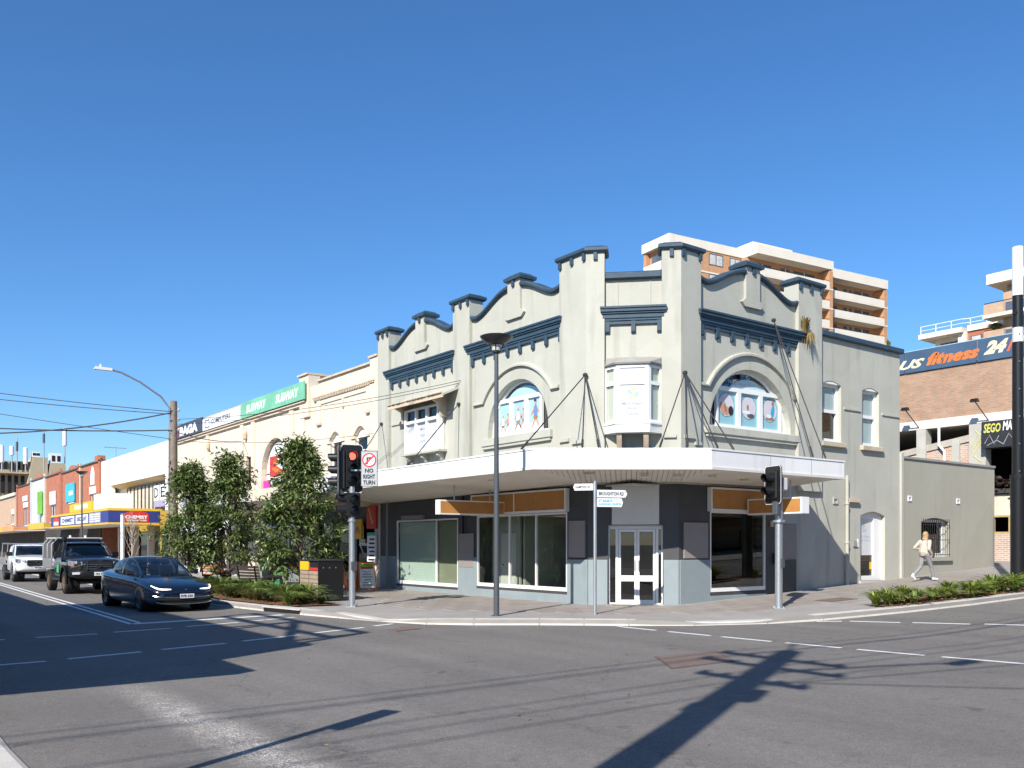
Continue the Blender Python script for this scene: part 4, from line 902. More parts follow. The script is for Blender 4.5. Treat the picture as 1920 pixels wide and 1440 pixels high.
# continuous awnings of the cream shops
def awning(T, y0, y1, zb, zt, mt, x=13.7, inner=16.6, soff=M_soffit):
    MB().box(x, x+.07, y0, y1, zb, zt).obj('awning_fascia', mt, T)
    MB().box(x+.07, inner, y0, y1, zb+.03, zb+.09).obj('awning_soffit', soff, T)
    MB().box(x+.07, inner, y0, y1, zt-.12, zt-.06).obj('awning_roof', mat('roof_sheet', (0,0,0)), T)
    MB().box(x+.07, inner, y0, y0+.05, zb+.09, zt-.12).obj('awning_end', mt, T)
awning(C1, 30.86, 37.29, 3.50, 3.98, M_cream); awning(C2, 37.31, 47.0, 3.50, 4.0, mat('pale_grey_fascia', (.42,.45,.44), .6, .08, 1))
FS = Frame((13.7, 0), (0, 1), (-1, 0))
t = board('shop_sign', 37.6, 40.2, 3.52, 3.98, M_whp, 'white fascia sign with orange lettering on the cream shop awning', .04, FS, .03); text('lettering', 'POKE BAR', FS, 40.0, 3.62, 2.0, .26, .045, M_orange, t, flip=True, bold=.04)
t = board('shop_sign', 40.4, 44.6, 3.52, 3.98, mat('silver_fascia', (.55,.57,.56), .5, .08, 1), 'silver fascia sign reading SEAFOOD on the cream shop awning', .04, FS, .03); text('lettering', 'SEAFOOD', FS, 42.9, 3.62, 2.2, .28, .045, M_ink, t, flip=True, bold=.03)
MB().fbox(FS, 43.2, 44.3, .04, .045, 3.58, 3.92).obj('fish_emblem', M_ink, t)
t = thing('hanging_sign', 'black SUBWAY sign hung under the awning between the two street trees', 'sign', (14.9, 36.0, 2.55)); MB().box(13.9,16.2,36.0,36.2,2.55,3.0).obj('casing', M_black, t)
text('lettering', 'SUBWAY', Frame((0,36.0),(1,0),(0,-1)), 14.0, 2.64, 2.05, .26, .004, mat('pale_green_ink', (.5,.62,.48), .5, 0), t, bold=.04)
for x in (14.3, 15.8): MB().tube([(x,36.1,3.0),(x,36.1,3.55)], .02, 6).obj('hanger', M_steel, t)
# shop fronts below
FG = Frame((16.6, 0), (0, 1), (-1, 0))
def shopfront(T, a0, a1, glass=M_glassd, frm=M_steel, doors=1, z1=3.2, stall=.35):
    q = MB().fprism(FG, [rect(a0,a1,0,z1)]+[rect(a0+.06+(a1-a0-.06)/3*i, a0+(a1-a0-.06)/3*(i+1), stall if i != doors else .05, 2.5) for i in range(3)], -.25, -.15).obj('shopfront_frame', frm, T)
    MB().fbox(FG, a0, a1, -.22, -.20, 0, z1-.1).obj('pane', glass, q)
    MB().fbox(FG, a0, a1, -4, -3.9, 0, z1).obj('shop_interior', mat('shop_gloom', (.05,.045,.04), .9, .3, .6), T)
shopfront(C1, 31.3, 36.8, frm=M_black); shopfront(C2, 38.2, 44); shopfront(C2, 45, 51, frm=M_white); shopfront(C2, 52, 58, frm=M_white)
MB().fbox(FG, 50.0, 52.6, 0, .04, 0, 3.3).obj('pale_pillar', M_whp, C2); MB().fbox(FG, 44.0, 45.0, 0, .04, 0, 3.3).obj('pale_pillar', M_cream, C2)
for a0, a1, z0, z1, m_, l_ in ((31.0,31.75,2.3,3.2,M_red,'tall red banner sign beside the corner shop end wall'),(31.0,31.7,.95,2.15,M_whp,'white menu board hung below the red banner'),(32.2,33.1,1.9,2.7,M_yellow,'yellow food picture on the dark takeaway shopfront')):
    t = board('menu_sign', a0, a1, z0, z1, m_, l_, .12)
    if m_ is M_whp:
        for k in range(6): MB().fbox(FG, a0+.08, a1-.12-.05*(k % 3), .12, .124, z0+.1+.16*k, z0+.17+.16*k).obj('print_bar', M_ink, t)
        MB().fbox(FG, a0, a1, .12, .124, z1-.12, z1).obj('print_band', M_green, t)
    elif m_ is M_red:
        MB().fprism(FG, [[(a0+.2,z0+.2),(a0+.3,z0+.2),(a0+.62,z1-.1),(a0+.5,z1-.1)]], .12, .124).obj('print_flash', M_yellow, t)
    else:
        for k in range(5): ell(FG, t, 'print_food', a0+.2+.14*k, z0+.3+.12*(k % 2), .12, .09, M_brp if k % 2 else M_orange, .123+.001*k)
# white building with the recessed window band, chemist below
W = thing('white_shop_building', 'white building with a recessed window band and blue and yellow chemist awning', 'building', (16.6, 68, 0))
F = FG
M_wh2 = mat('white_render', (.78,.78,.77), .7, .03, .4)
MB().fbox(F, 59.0, 78.4, -.3, 0, 6.25, 8.4).obj('parapet', M_wh2, W); MB().fbox(F, 59.0, 60.1, -1.8, 0, 3.9, 6.248).obj('end_wall', M_wh2, W); MB().fbox(F, 75, 78.4, -.3, 0, 3.9, 6.248).obj('wall', M_wh2, W)
MB().box(18.4, 31, 59.0, 78.4, -.1, 4.0).obj('rear_block', M_wh2, W); MB().box(17.3, 31, 59.0, 78.4, 4.001, 8.0).obj('rear_block', M_wh2, W)
MB().hexa([(16.55,60.1,6.27),(17.3,60.1,6.0),(17.3,75,6.0),(16.55,75,6.27)], [(16.55,60.1,6.30),(17.3,60.1,6.1),(17.3,75,6.1),(16.55,75,6.30)]).obj('overhang_soffit', mat('warm_soffit', (.55,.48,.38), .8, .05, .5), W)
FW = Frame((17.28, 0), (0, 1), (-1, 0))
for k in range(6):
    a = 60.2+2.05*k; q = win(W, FW, a, a+2.0, 4.1, 5.95, M_black, mat('curtain_beige', (.55,.50,.40), .8, .15, 3), 2, None, .02, False)
for k, s_ in enumerate('DE'): b_ = MB().fbox(FW, 61.9+1.6*(1-k), 63.3+1.6*(1-k), .12, .15, 4.25, 5.75).obj('window_sign', M_whp, W); text('lettering', s_, FW, 63.1+1.6*(1-k), 4.9, 1.0, .7, .155, M_ink, b_, flip=True, bold=.01); MB().fbox(FW, 61.9+1.6*(1-k), 63.3+1.6*(1-k), .151, .154, 4.25, 4.7).obj('print_band', mat('lilac', (.35,.32,.5), .5, 0), b_)
MB().box(13.9, 15.7, 64.5, 68.0, 4.12, 5.15).obj('white_upstand', M_wh2, W)
MB().box(13.8, 13.95, 68.1, 76, 4.12, 4.75).obj('yellow_upstand', M_yellow, W); MB().box(13.78, 13.799, 69.5, 74, 4.3, 4.6).obj('white_band', M_whp, W)
t = thing('chemist_awning', 'cobalt blue and yellow chemist fascia wrapping the white building awning', 'awning', (13.7, 62.4, 3))
MB().box(13.7,16.59,62.4,82.8,3.0,3.05).obj('soffit', M_soffit, t); MB().box(13.7,16.59,62.4,82.8,3.98,4.02).obj('top', M_yellow, t)
MB().box(13.62,13.7,62.4,82.8,3.12,3.9).obj('fascia', M_blue, t); MB().box(13.60,13.70,62.4,82.8,3.902,4.06).obj('yellow_edge', M_yellow, t); MB().box(13.60,13.70,62.4,82.8,3.0,3.118).obj('yellow_edge', M_yellow, t)
MB().box(13.62,17.0,62.32,62.4,3.12,3.9).obj('fascia', M_blue, t); MB().box(13.60,17.0,62.30,62.4,3.902,4.06).obj('yellow_edge', M_yellow, t); MB().box(13.60,17.0,62.30,62.4,3.0,3.118).obj('yellow_edge', M_yellow, t)
FE = Frame((0, 62.32), (1, 0), (0, -1)); FO = Frame((13.62, 0), (0, 1), (-1, 0))
pn = MB().fprism(FE, [[(14.55,3.15),(16.15,3.15),(16.15,3.62)]+arc(15.35,3.6,.8,.3,5,175,10)+[(14.55,3.62)]], .004, .02).obj('logo_panel', M_red, t)
text('lettering', 'CHEMIST', FE, 14.65, 3.38, 1.4, .22, .024, M_whp, pn, bold=.05); text('lettering', 'WAREHOUSE', FE, 14.7, 3.22, 1.3, .10, .024, M_whp, pn, bold=.04)
pn = MB().fprism(FO, [[(79.2,3.15),(81.6,3.15),(81.6,3.6)]+arc(80.4,3.6,1.2,.26,5,175,10)+[(79.2,3.6)]], .004, .02).obj('logo_panel', M_red, t); MB().fbox(FO, 79.4, 81.4, .02, .024, 3.22, 3.5).obj('print_white', M_whp, pn)
for a, w_ in ((78.4, 5.2), (72.6, 4.2)): pn = MB().fbox(FO, a-w_, a, .004, .02, 3.2, 3.82).obj('sign_panel', M_whp, t); text('lettering', 'CHEMIST' if a > 75 else 'DISCOUNT', FO, a-.4, 3.36, w_-.8, .32, .024, M_blue, pn, flip=True, bold=.05)
pn = MB().fbox(FO, 64.5, 68.0, .004, .02, 3.16, 3.86).obj('sign_panel', mat('lilac', (0,0,0)), t)
for k in range(4): MB().fbox(FO, 64.7, 67.8, .02, .024, 3.22+.16*k, 3.30+.16*k).obj('print_bar', M_whp, pn)
MB().fbox(F, 59.0, 62, -1.5, -.2, 0, 3.9).obj('shopfront', mat('chemist_yellow', (.42,.26,.03), .6, .05, 1), W); MB().fbox(F, 62, 78.4, -1.7, -1.6, 0, 3.9).obj('shopfront', mat('chemist_yellow', (0,0,0)), W)
MB().fbox(F, 59.3, 61.5, -.2, -.15, .3, 2.5).obj('pane', M_glassd, W)
for k in range(4): MB().fbox(F, 63+3.8*k, 66+3.8*k, -1.6, -1.56, .3, 2.6).obj('pane', M_glassd, W)
for k in range(3): MB().fbox(F, 64.5+4.2*k, 64.9+4.2*k, -.5, -.1, 0, 3.0).obj('column', M_cream, W)
# brick shops farther along
def brickshop(label, y0, y1, zt, mt, wins, sig=None, prof=None, fr=M_whp, fas=None, extra=None):
    T = thing('brick_shop_building', label, 'building', (16.6, (y0+y1)/2, 0))
    block(T, y0, y1, zt, mt, [rect(*w_) for w_ in wins], prof=prof)
    for w_ in wins: win(T, FG, *w_, fr=fr, nm=2); MB().fbox(FG, w_[0]-.15, w_[1]+.15, 0, .05, w_[3]+.05, w_[3]+.65).obj('lintel_panel', M_whp, T)
    MB().fbox(FG, y0, y1, -.4, .12, zt+.0 if prof is None else zt-.35, zt+.12 if prof is None else zt-.25).obj('coping', mat('dark_coping', (.10,.09,.08), .8, .1, 2), T)
    MB().fbox(FG, y0+.05, y0+.5, 0, .12, 3.4, zt+.4).obj('pilaster', mt, T); MB().fbox(FG, y1-.5, y1-.05, 0, .12, 3.4, zt+.4).obj('pilaster', M_creamd if extra else mt, T)
    MB().fbox(FG, y0, y1, -.05, 0.01, 0, 3.3).obj('shopfront', mat('shop_gloom', (0,0,0)), T)
    if fas:
        awning(T, y0+.02, y1-.02, 3.05, 3.6, fas)
    return T
b = brickshop('red brick shop with a white arched panel, immediately left of the white building', 78.5, 86.6, 8.5, M_redb, [(80.5,82.6,4.3,5.9)], extra=1, fas=None)
MB().fprism(FG, [seg_arch(80.9,82.2,6.7,8.25,.7)], 0, .06).obj('arched_panel', M_whp, b); MB().fbox(FG, 79.0, 80.2, -.45, .14, 8.5, 9.0).obj('parapet_step', M_redb, b)
b = brickshop('red brick shop carrying a bright cyan sign', 86.7, 95.2, 8.45, M_redb, [(89.3,91.6,4.0,5.4)], fas=mat('yellow_fascia', (.6,.4,.05), .6, .1, 1)); MB().fprism(FG, [seg_arch(88.5,92.5,8.45,9.0,.4)], -.3, 0).obj('gable', M_redb, b)
t = board('shop_sign', 88.6, 92.6, 5.6, 7.3, M_cyan, 'bright cyan square sign on the red brick shop', .14); MB().fbox(FG, 89.2, 91.0, .14, .145, 6.2, 6.6).obj('print_bar', M_whp, t)
b = brickshop('red brick shop with a tall white panel over its window', 95.3, 104, 8.6, M_redb, [(98.2,101,3.9,5.6)], extra=1); MB().fbox(FG, 98.0, 101.2, .05, .09, 5.7, 7.0).obj('white_panel', M_whp, b); MB().fprism(FG, [seg_arch(97.5,101.5,8.6,9.1,.4)], -.3, 0).obj('gable', M_redb, b)
b = brickshop('pale blue-grey painted shop holding a tall lime banner', 104.1, 113, 8.7, mat('pale_blue_render', (.50,.55,.58), .8, .08, .8), [(106,108.6,3.9,5.4)], fas=M_pink and mat('orange_fascia', (.7,.3,.12), .6, .2, .6)); MB().fprism(FG, [seg_arch(106,111,8.7,9.3,.4)], -.3, 0).obj('gable', M_redb, b)
t = board('banner', 105.0, 107.8, 4.9, 7.3, M_lime, 'tall lime green banner on the pale blue-grey shop', .2)
b = brickshop('red brick shop with two white panels above a narrow window', 113.1, 123.4, 8.5, M_redb, [(115.5,118.5,3.8,5.9)], fas=mat('yellow_fascia', (0,0,0))); MB().fbox(FG, 115.2, 118.8, .05, .09, 6.7, 7.3).obj('white_panel', M_whp, b)
b = brickshop('beige brick shop with an arched panel at the far left', 123.5, 140, 7.6, M_beigeb, [(126,128,4.2,5.4)], fas=M_whp); MB().fprism(FG, [seg_arch(128.5,133,4.2,7.0,1.2)], 0, .05).obj('arch_panel', M_beigeb, b); MB().fbox(FG, 125, 138, -.4, .1, 7.6, 8.1).obj('parapet', M_cream, b)
b = brickshop('dark-fronted brick shop beyond the beige one', 140.2, 175, 7.4, M_beigeb, [(143,146,4,5.6),(150,153,4,5.6)], fas=M_whp)
# tan commercial block with rooftop antennas
T = thing('tan_office_block', 'tan concrete block with dark louvres rising behind the brick shops', 'building', (30, 200, 0))
MB().box(14,30.4,176,230,0,14.6).obj('wall', M_tan, T); MB().box(15,27.5,176.6,228,14.61,16.2).obj('upper_storey', M_tan, T)
MB().hexa([(25.0,174.5,12),(28.2,174.5,12),(28.2,180,12),(25.0,180,12)], [(25.9,174.5,16.9),(28.2,174.5,16.9),(28.2,180,16.9),(25.9,180,16.9)]).obj('stair_tower', M_tan, T); MB().hexa([(28.0,174,12),(31.4,174,12),(31.4,180,12),(28.0,180,12)], [(28.6,174,16.0),(30.9,174,16.0),(30.9,180,16.0),(28.6,180,16.0)]).obj('stair_tower', M_tan, T)
FT = Frame((0, 176), (1, 0), (0, -1))
for k in range(5): MB().fbox(FT, 20.2+1.0*k, 20.75+1.0*k, 0, .3, 10.5, 13.6).obj('louvre', M_dark, T)
for k in range(4): MB().fbox(FT, 18.3, 26, .0, .45, 7.0+.9*k, 7.2+.9*k).obj('ledge', M_tan, T)
MB().fbox(FT, 18, 25.2, 0, 1.2, 13.9, 14.2).obj('balcony_slab', M_tan, T)
for k in range(6): MB().fbox(Frame((0,176.6),(1,0),(0,-1)), 20.6+1.0*k, 21.2+1.0*k, 0, .2, 14.7, 16.0).obj('louvre', M_dark, T)
def antenna(x, y, z0, h, panel, label, par='rooftop_antenna'):
    t = thing(par, label, 'antenna', (x, y, z0), group='antennas on the tan block')
    MB().tube([(x,y,z0),(x,y,z0+h)], .12, 8).obj('mast', M_steel, t)
    if panel: MB().lathe((x,y,z0+h-panel), [(.3,0),(.36,.1),(.36,panel-.1),(.3,panel)], 10).obj('radome', M_whp, t)
    else: MB().tube([(x,y,z0+h-2.2),(x,y,z0+h-.6)], .2, 8).obj('collar', M_pole, t)
antenna(21.2, 175, 14.2, 4.5, 3.0, 'pale panel antenna cut by the left edge of the photo'); antenna(22.7, 175, 14.2, 4.4, 1.6, 'short mast with a white-topped cylinder antenna'); antenna(23.5, 175, 14.2, 5.8, 0, 'thin whip antenna with a dark collar')
antenna(24.8, 175, 14.2, 4.3, 2.9, 'stout pale cylinder antenna beside the whip'); antenna(27.5, 174, 14.4, 7.2, 0, 'tall bare mast left of the white cylinder antenna'); antenna(31.0, 175, 14.4, 7.9, 3.1, 'tallest antenna with a long white cylinder')
for x, y, w_ in ((26.4, 174.6, 1.2), (29.5, 174.4, 1.7)):
    zb_ = 16.9 if w_ < 1.5 else 16.0
    t = thing('rooftop_unit', 'small white box unit on the roof' if w_ < 1.5 else 'larger white box unit with dark vents on the roof', 'air unit', (x, y, zb_)); MB().box(x-w_/2, x+w_/2, y, y+2, zb_, zb_+(1.75 if w_ > 1.5 else .9)).obj('casing', M_whp, t)
    for k in (-1, 1): MB().box(x+k*w_*.25-.25, x+k*w_*.25+.25, y-.06, y-.001, zb_+.3, zb_+(1.3 if w_ > 1.5 else .7)).obj('vent', M_dark, t)
t = thing('tv_aerial', 'thin tv aerial on the brick shop roof', 'aerial', (19, 84, 8.2)); MB().tube([(19,84,8.2),(19,84,10.4)], .03, 5).obj('mast', M_steel, t)
q = MB()
for k in range(6): q.tube([(18.2+.3*k,83.6,10.2),(18.2+.3*k,84.4,10.2)], .02, 4)
q.tube([(18.0,84,10.2),(19.9,84,10.2)], .02, 4); q.obj('elements', M_steel, t)
# shops on the near (west) side of the left-hand street: outside the frame, they throw the shade on the road and show in the shop glass
def westshop(y0, y1, h, mt, label):
    T = thing('west_side_shop', label, 'building', (-2.6, (y0+y1)/2, 0), group='shops on the camera side of the street')
    Fw = Frame((-2.6, 0), (0, -1), (1, 0)); ol_ = rect(-y1, -y0, -.1, h); hs_ = []
    a = y0+1.2
    while a+1.6 < y1: hs_.append(rect(-a-1.4, -a, h-3.4, h-1.6)); a += 3.2
    MB().fprism(Fw, [ol_]+hs_, -.3, 0).obj('wall', mt, T); MB().box(-14, -2.91, y0, y1, -.1, h-.4).obj('rear_block', mt, T)
    for hh in hs_: q = MB().fprism(Fw, [hh, rect(hh[0][0]+.08, hh[1][0]-.08, hh[0][1]+.08, hh[2][1]-.08)], -.2, -.1).obj('window', M_white, T); MB().fbox(Fw, hh[0][0], hh[1][0], -.18, -.16, hh[0][1], hh[2][1]).obj('pane', M_glassd, q)
    MB().box(-2.6, .3, y0, y1, 3.3, 3.6).obj('awning', M_cream, T); MB().fbox(Fw, -y1+.3, -y0-.3, .0, .03, .4, 2.9).obj('shop_glass', M_glassd, T); return T
westshop(10.2, 25.0, 7.75, M_redb, 'brick shop on the camera side whose shadow falls over the stop line')
westshop(25.2, 44, 4.7, M_cream, 'low cream shop on the camera side farther up the street'); westshop(44.2, 70, 4.9, M_orgb, 'orange brick shop on the camera side farther up the street')
def southshop(x0, x1, h, mt, label):
    T = thing('south_side_shop', label, 'building', ((x0+x1)/2, -5.2, zg((x0+x1)/2)), group='shops on the camera side of the right-hand street')
    Fs = frame((x1, -5.2), (-1, 0)); L_ = x1-x0; hs_ = []; a = 1.0
    while a+1.5 < L_: hs_.append(rect(a, a+1.4, h-3.4, h-1.5)); a += 3.0
    z_ = zg(x0)-.2
    MB().fprism(Fs, [rect(0,L_,z_,h)]+hs_, -.3, 0).obj('wall', mt, T); MB().box(x0,x1,-16,-5.52,z_,h-.4).obj('rear_block', mt, T)
    for hh in hs_: q = MB().fprism(Fs, [hh, rect(hh[0][0]+.08,hh[1][0]-.08,hh[0][1]+.08,hh[2][1]-.08)], -.2, -.1).obj('window', M_white, T); MB().fbox(Fs, hh[0][0], hh[1][0], -.18, -.16, hh[0][1], hh[2][1]).obj('pane', M_glassd, q)
    MB().fbox(Fs, 0, L_, 0, 2.6, 3.4, 3.7).obj('awning', M_cream, T); MB().fbox(Fs, .4, L_-.4, 0, .03, z_+.6, 2.9).obj('shop_glass', M_glassd, T)
southshop(4, 16, 6.6, M_orgb, 'orange brick shop behind the camera across the right-hand street'); southshop(16.2, 30, 7.2, M_redb, 'red brick shop behind the camera across the right-hand street'); southshop(30.2, 52, 7.6, M_beigeb, 'beige brick shop behind the camera across the right-hand street')
t = thing('rooftop_sign_frame', 'open steel sign frame on the roof of the camera-side brick shop', 'sign frame', (-2.8, 14, 7.4))
for a, b in (((-2.8,10.6,7.3),(-2.8,10.6,9.4)),((-2.8,14.0,7.3),(-2.8,14.0,9.4)),((-2.8,10.6,9.4),(-2.8,17,9.4)),((-2.8,10.6,8.6),(-2.8,17,8.6)),((-2.8,17,7.3),(-2.8,17,9.4)),((-2.8,10.6,9.4),(-4.6,10.6,7.3)),((-2.8,14,9.4),(-4.6,14,7.3)),((-2.8,10.6,7.6),(-2.8,14,9.3))): MB().tube([a,b], .10, 6).obj('bar', M_steel, t)

# ------------------------------------------------------------------ right-hand background: brick gym over a car park, apartment towers
G_ = thing('gym_building', 'tan brick building above an open car park with a blue banner along its roof', 'building', (40, 20, .9))
FX = Frame((40, 0), (0, 1), (-1, 0))
MB().fbox(FX, 6, 40, -12, 0, 7.42, 9.7).obj('brick_wall', M_tanb, G_)
MB().fbox(FX, 6, 40, -12, .06, 7.02, 7.418).obj('white_beam', mat('beam_white', (.66,.62,.55), .8, .06, 1), G_)
MB().fbox(FX, 6, 40, -12, -.3, 9.702, 9.9).obj('roof', M_tan, G_)
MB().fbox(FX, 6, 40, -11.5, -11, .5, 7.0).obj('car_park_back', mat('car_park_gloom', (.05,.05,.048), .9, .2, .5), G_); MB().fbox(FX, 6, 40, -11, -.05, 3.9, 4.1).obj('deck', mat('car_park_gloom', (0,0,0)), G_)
MB().fprism(FX, [[(19.58,3.0),(34,3.0),(34,4.4),(22.9,5.95),(19.58,6.50)]], -.25, -.02).obj('ramp_wall', M_pinkb, G_)
MB().fprism(FX, [[(19.58,6.26),(34,4.16),(34,4.42),(19.58,6.56)]], -.3, .05).obj('ramp_coping', mat('ramp_concrete', (.42,.38,.32), .85, .1, 2), G_)
for a0, a1, z1 in ((18.85,19.57,7.0),(21.55,22.0,7.0),(20.0,20.35,6.35),(26,26.5,7.0)): MB().fbox(FX, a0, a1, -.4, .10, .4 if a0 < 19 else 3.5, z1).obj('column', mat('painted_column', (.44,.43,.38), .85, .1, 2), G_)
MB().tube([FX.p(20.9,.16,7.0),FX.p(20.9,.16,6.2),FX.p(20.65,.16,5.9),FX.p(20.65,.16,4.9)], .06, 8).obj('drainpipe', M_whp, G_, smooth=True)
bx = MB().fbox(FX, 9, 18.84, -.3, .5, 5.85, 7.0).obj('black_hoarding', mat('hoarding_black', (.025,.026,.03), .6, .1, 2), G_)
text('graffiti', 'SEGO', FX, 18.75, 6.50, .72, .40, .505, mat('graffiti_yellow', (.55,.55,.12), .6, .05, 2), bx, flip=True, bold=.03, shear=.2); text('graffiti', 'MAN', FX, 17.95, 6.55, .6, .40, .505, M_whp, bx, flip=True, bold=.03, shear=.2)
for pts in ([(18.7,6.05),(18.5,6.4),(18.3,6.0),(18.1,6.35)], [(17.9,6.0),(17.7,6.4),(17.5,6.1),(17.45,6.4)], [(18.6,5.95),(18.2,6.15),(17.9,5.95)]): MB().tube([FX.p(a,.505,z) for a, z in pts], .018, 5).obj('graffiti', M_faint, bx)
for pts in ([(19.45,6.0),(19.2,6.5),(19.05,6.1),(19.4,5.6),(19.0,5.3)], [(19.3,6.7),(19.0,6.4),(19.35,5.9)]): MB().tube([FX.p(a,.103,z) for a, z in pts], .02, 5).obj('graffiti', mat('graffiti_yellow', (0,0,0)), G_)
MB().fbox(FX, 6, 18.84, -.4, -.1, .4, 2.15).obj('base_wall', M_pinkb, G_); MB().fbox(FX, 6, 18.84, -.5, -.2, 2.95, 3.85).obj('beam', M_cream, G_)
for k in range(3): MB().fprism(FX, [rect(17.95-.9*k,18.72-.9*k,2.15,2.95), rect(18.03-.9*k,18.64-.9*k,2.23,2.87)], -.35, -.2).obj('window_frame', mat('ochre_frame', (.42,.32,.14), .7, .1, 4), G_)
MB().fbox(FX, 17.4, 17.9, -.1, -.06, 3.35, 4.05).obj('red_notice', M_red, G_)
random.seed(11); q = MB()
for i in range(420):
    a = random.uniform(14, 18.84); z = 4.7-abs(random.gauss(0, .32))-.12*(math.sin(a*5)+1); o_ = random.uniform(-.2,.25); c = Vector(FX.p(a,o_,z)); u = Vector((random.gauss(0,1),random.gauss(0,1),random.gauss(0,1)-.8)).normalized(); v = u.orthogonal().normalized()
    q.add([c-u*.11, c-v*.045, c+u*.11, c+v*.045], [[0,1,2,3]])
o = q.obj('ivy', leaf_mat('ivy_leaf', (.03,.02,.015), (.10,.05,.03), .6), G_, recalc=False); o['kind'] = 'stuff'
t = thing('gym_banner', 'long slate-blue banner reading PLUS fitness 24/7 in orange and cream', 'banner', FX.p(19, .1, 9.72))
M_slate = mat('banner_slate', (.055,.10,.165), .45, .18, .9)
for a0, a1 in ((10.0,15.99),(16.01,19.22),(19.26,22.55),(22.59,26.2)): MB().fbox(FX, a0, a1, .02, .08, 9.72, 10.70).obj('banner_panel', M_slate, t)
MB().fbox(FX, 10, 26.2, .02, .09, 10.701, 10.74).obj('top_rail', mat('rail_blue', (.30,.42,.50), .5, .1, 3), t)
M_crl = mat('banner_cream', (.75,.63,.42), .5, .08, 3)
text('lettering', 'PLUS', FX, 23.9, 9.90, 2.3, .42, .085, M_crl, t, flip=True, bold=.04, shear=.45)
text('lettering', 'fitness', FX, 21.55, 9.92, 2.45, .56, .085, mat('banner_orange', (.62,.17,.04), .5, .08, 3), t, flip=True, bold=.05, shear=.4)
text('lettering', '24', FX, 18.95, 9.98, 1.05, .58, .085, M_crl, t, flip=True, bold=.06, shear=.4); text('lettering', '/', FX, 17.98, 9.98, .36, .58, .085, mat('banner_red', (.75,.12,.05), .5, 0), t, flip=True, bold=.04, shear=.2); text('lettering', '7', FX, 17.62, 9.98, .5, .58, .085, M_crl, t, flip=True, bold=.06, shear=.3)
for y, lab in ((21.9,'left'),(18.75,'right')):
    t = thing('flood_light', 'dark floodlight on an arm over the white beam, '+('by the corner building' if lab == 'left' else 'by the grey column'), 'light', FX.p(y,.06,7.2), group='floodlights on the gym wall')
    MB().tube([FX.p(y,.06,7.1),FX.p(y+.15,.95,7.86)], .025, 6).obj('arm', M_pole, t); MB().hexa([FX.p(y+.0,.85,7.84),FX.p(y+.32,.85,7.84),FX.p(y+.32,1.1,7.84),FX.p(y+.0,1.1,7.84)], [FX.p(y+.03,.9,7.98),FX.p(y+.29,.9,7.98),FX.p(y+.29,1.05,7.98),FX.p(y+.03,1.05,7.98)]).obj('lamp_head', M_black, t)
# apartment tower
TW = thing('apartment_tower', 'tall orange brick apartment tower with cream balcony bands, tallest thing behind the corner shop', 'building', (110, 85, 0))
FA1 = frame((89.2, 83.3), (.9934, -.1145))
M_win = mat('far_window', (.10,.12,.14), .15, .3, .8)
def tower_block(F, a0, a1, o, zt, dep, nst, balc, wins=(), band=1.9, pitch=2.93):
    MB().fbox(F, a0+.05, a1-.05, o-dep, o-(1.9 if balc else 0), 0, zt-band).obj('brick_wall', M_orgb, TW)
    MB().fbox(F, a0, a1, o-dep-.1, o+.1, zt-band+.01, zt).obj('roof_band', M_aptcream, TW)
    for k in range(nst):
        z = zt-band-pitch*(k+1)
        if balc:
            MB().fbox(F, a0, a1, o-1.9, o+.05, z-.2, z).obj('balcony_slab', M_aptcream, TW); MB().fbox(F, a0, a1-.8, o-.12, o+.06, z+.002, z+1.0).obj('balcony_front', M_aptcream, TW)
            MB().tube([F.p(a0,o-.03,z+1.2),F.p(a1-.8,o-.03,z+1.2)], .035, 5).obj('rail', M_rod, TW)
            MB().fbox(F, a1-.8, a1-.05, o-1.9, o, z+.002, z+pitch-.2).obj('fin_wall', M_orgb, TW)
            for c0, c1 in balc: w_ = MB().fbox(F, a0+c0, a0+c1, o-1.9, o-1.84, z+.05, z+2.25).obj('window', M_win, TW); MB().fbox(F, a0+(c0+c1)/2-.06, a0+(c0+c1)/2+.06, o-1.84, o-1.8, z+.05, z+2.25).obj('mullion', M_whp, w_)
        else:
            MB().fbox(F, a0+.02, a1-.02, o, o+.06, z-.22, z-.02).obj('slab_edge', M_aptcream, TW)
            for c0, c1 in wins: w_ = MB().fprism(F, [rect(a0+c0,a0+c1,z+1.0,z+2.6), rect(a0+c0+.1,a0+c1-.1,z+1.1,z+2.5)], o-.02, o+.05).obj('window', M_win, TW); MB().fbox(F, a0+c0+.1, a0+c1-.1, o, o+.015, z+1.1, z+2.5).obj('blind', mat('pale_blind', (.5,.5,.48), .6, .25, 2.5), w_); MB().fbox(F, a0+(c0+c1)/2-.05, a0+(c0+c1)/2+.05, o+.016, o+.05, z+1.1, z+2.5).obj('mullion', M_win, w_)
tower_block(FA1, 0, 12.5, 0, 43.5, 5.6, 6, None, wins=((2.0,4.4),(6.4,9.0),(10.3,12.3)), band=1.25, pitch=2.85)
tower_block(FA1, 12.55, 28.0, 3.0, 43.4, 20, 7, ((1.2,4.6),(6.6,8.4),(9.2,13.6)), band=1.25, pitch=2.85)
tower_block(FA1, 28.05, 42.3, 1.5, 43.1, 18, 8, ((1.6,4.8),(6.3,8.2),(8.8,12.2)), band=1.4, pitch=2.85)
MB().fbox(FA1, 13.2, 21, -9, 1.6, 43.42, 44.3).obj('plant_room', M_aptcream, TW)
FA2 = frame(FA1.p(0, -11, 0)[:2], (FA1.n[0]*1, FA1.n[1]*1))
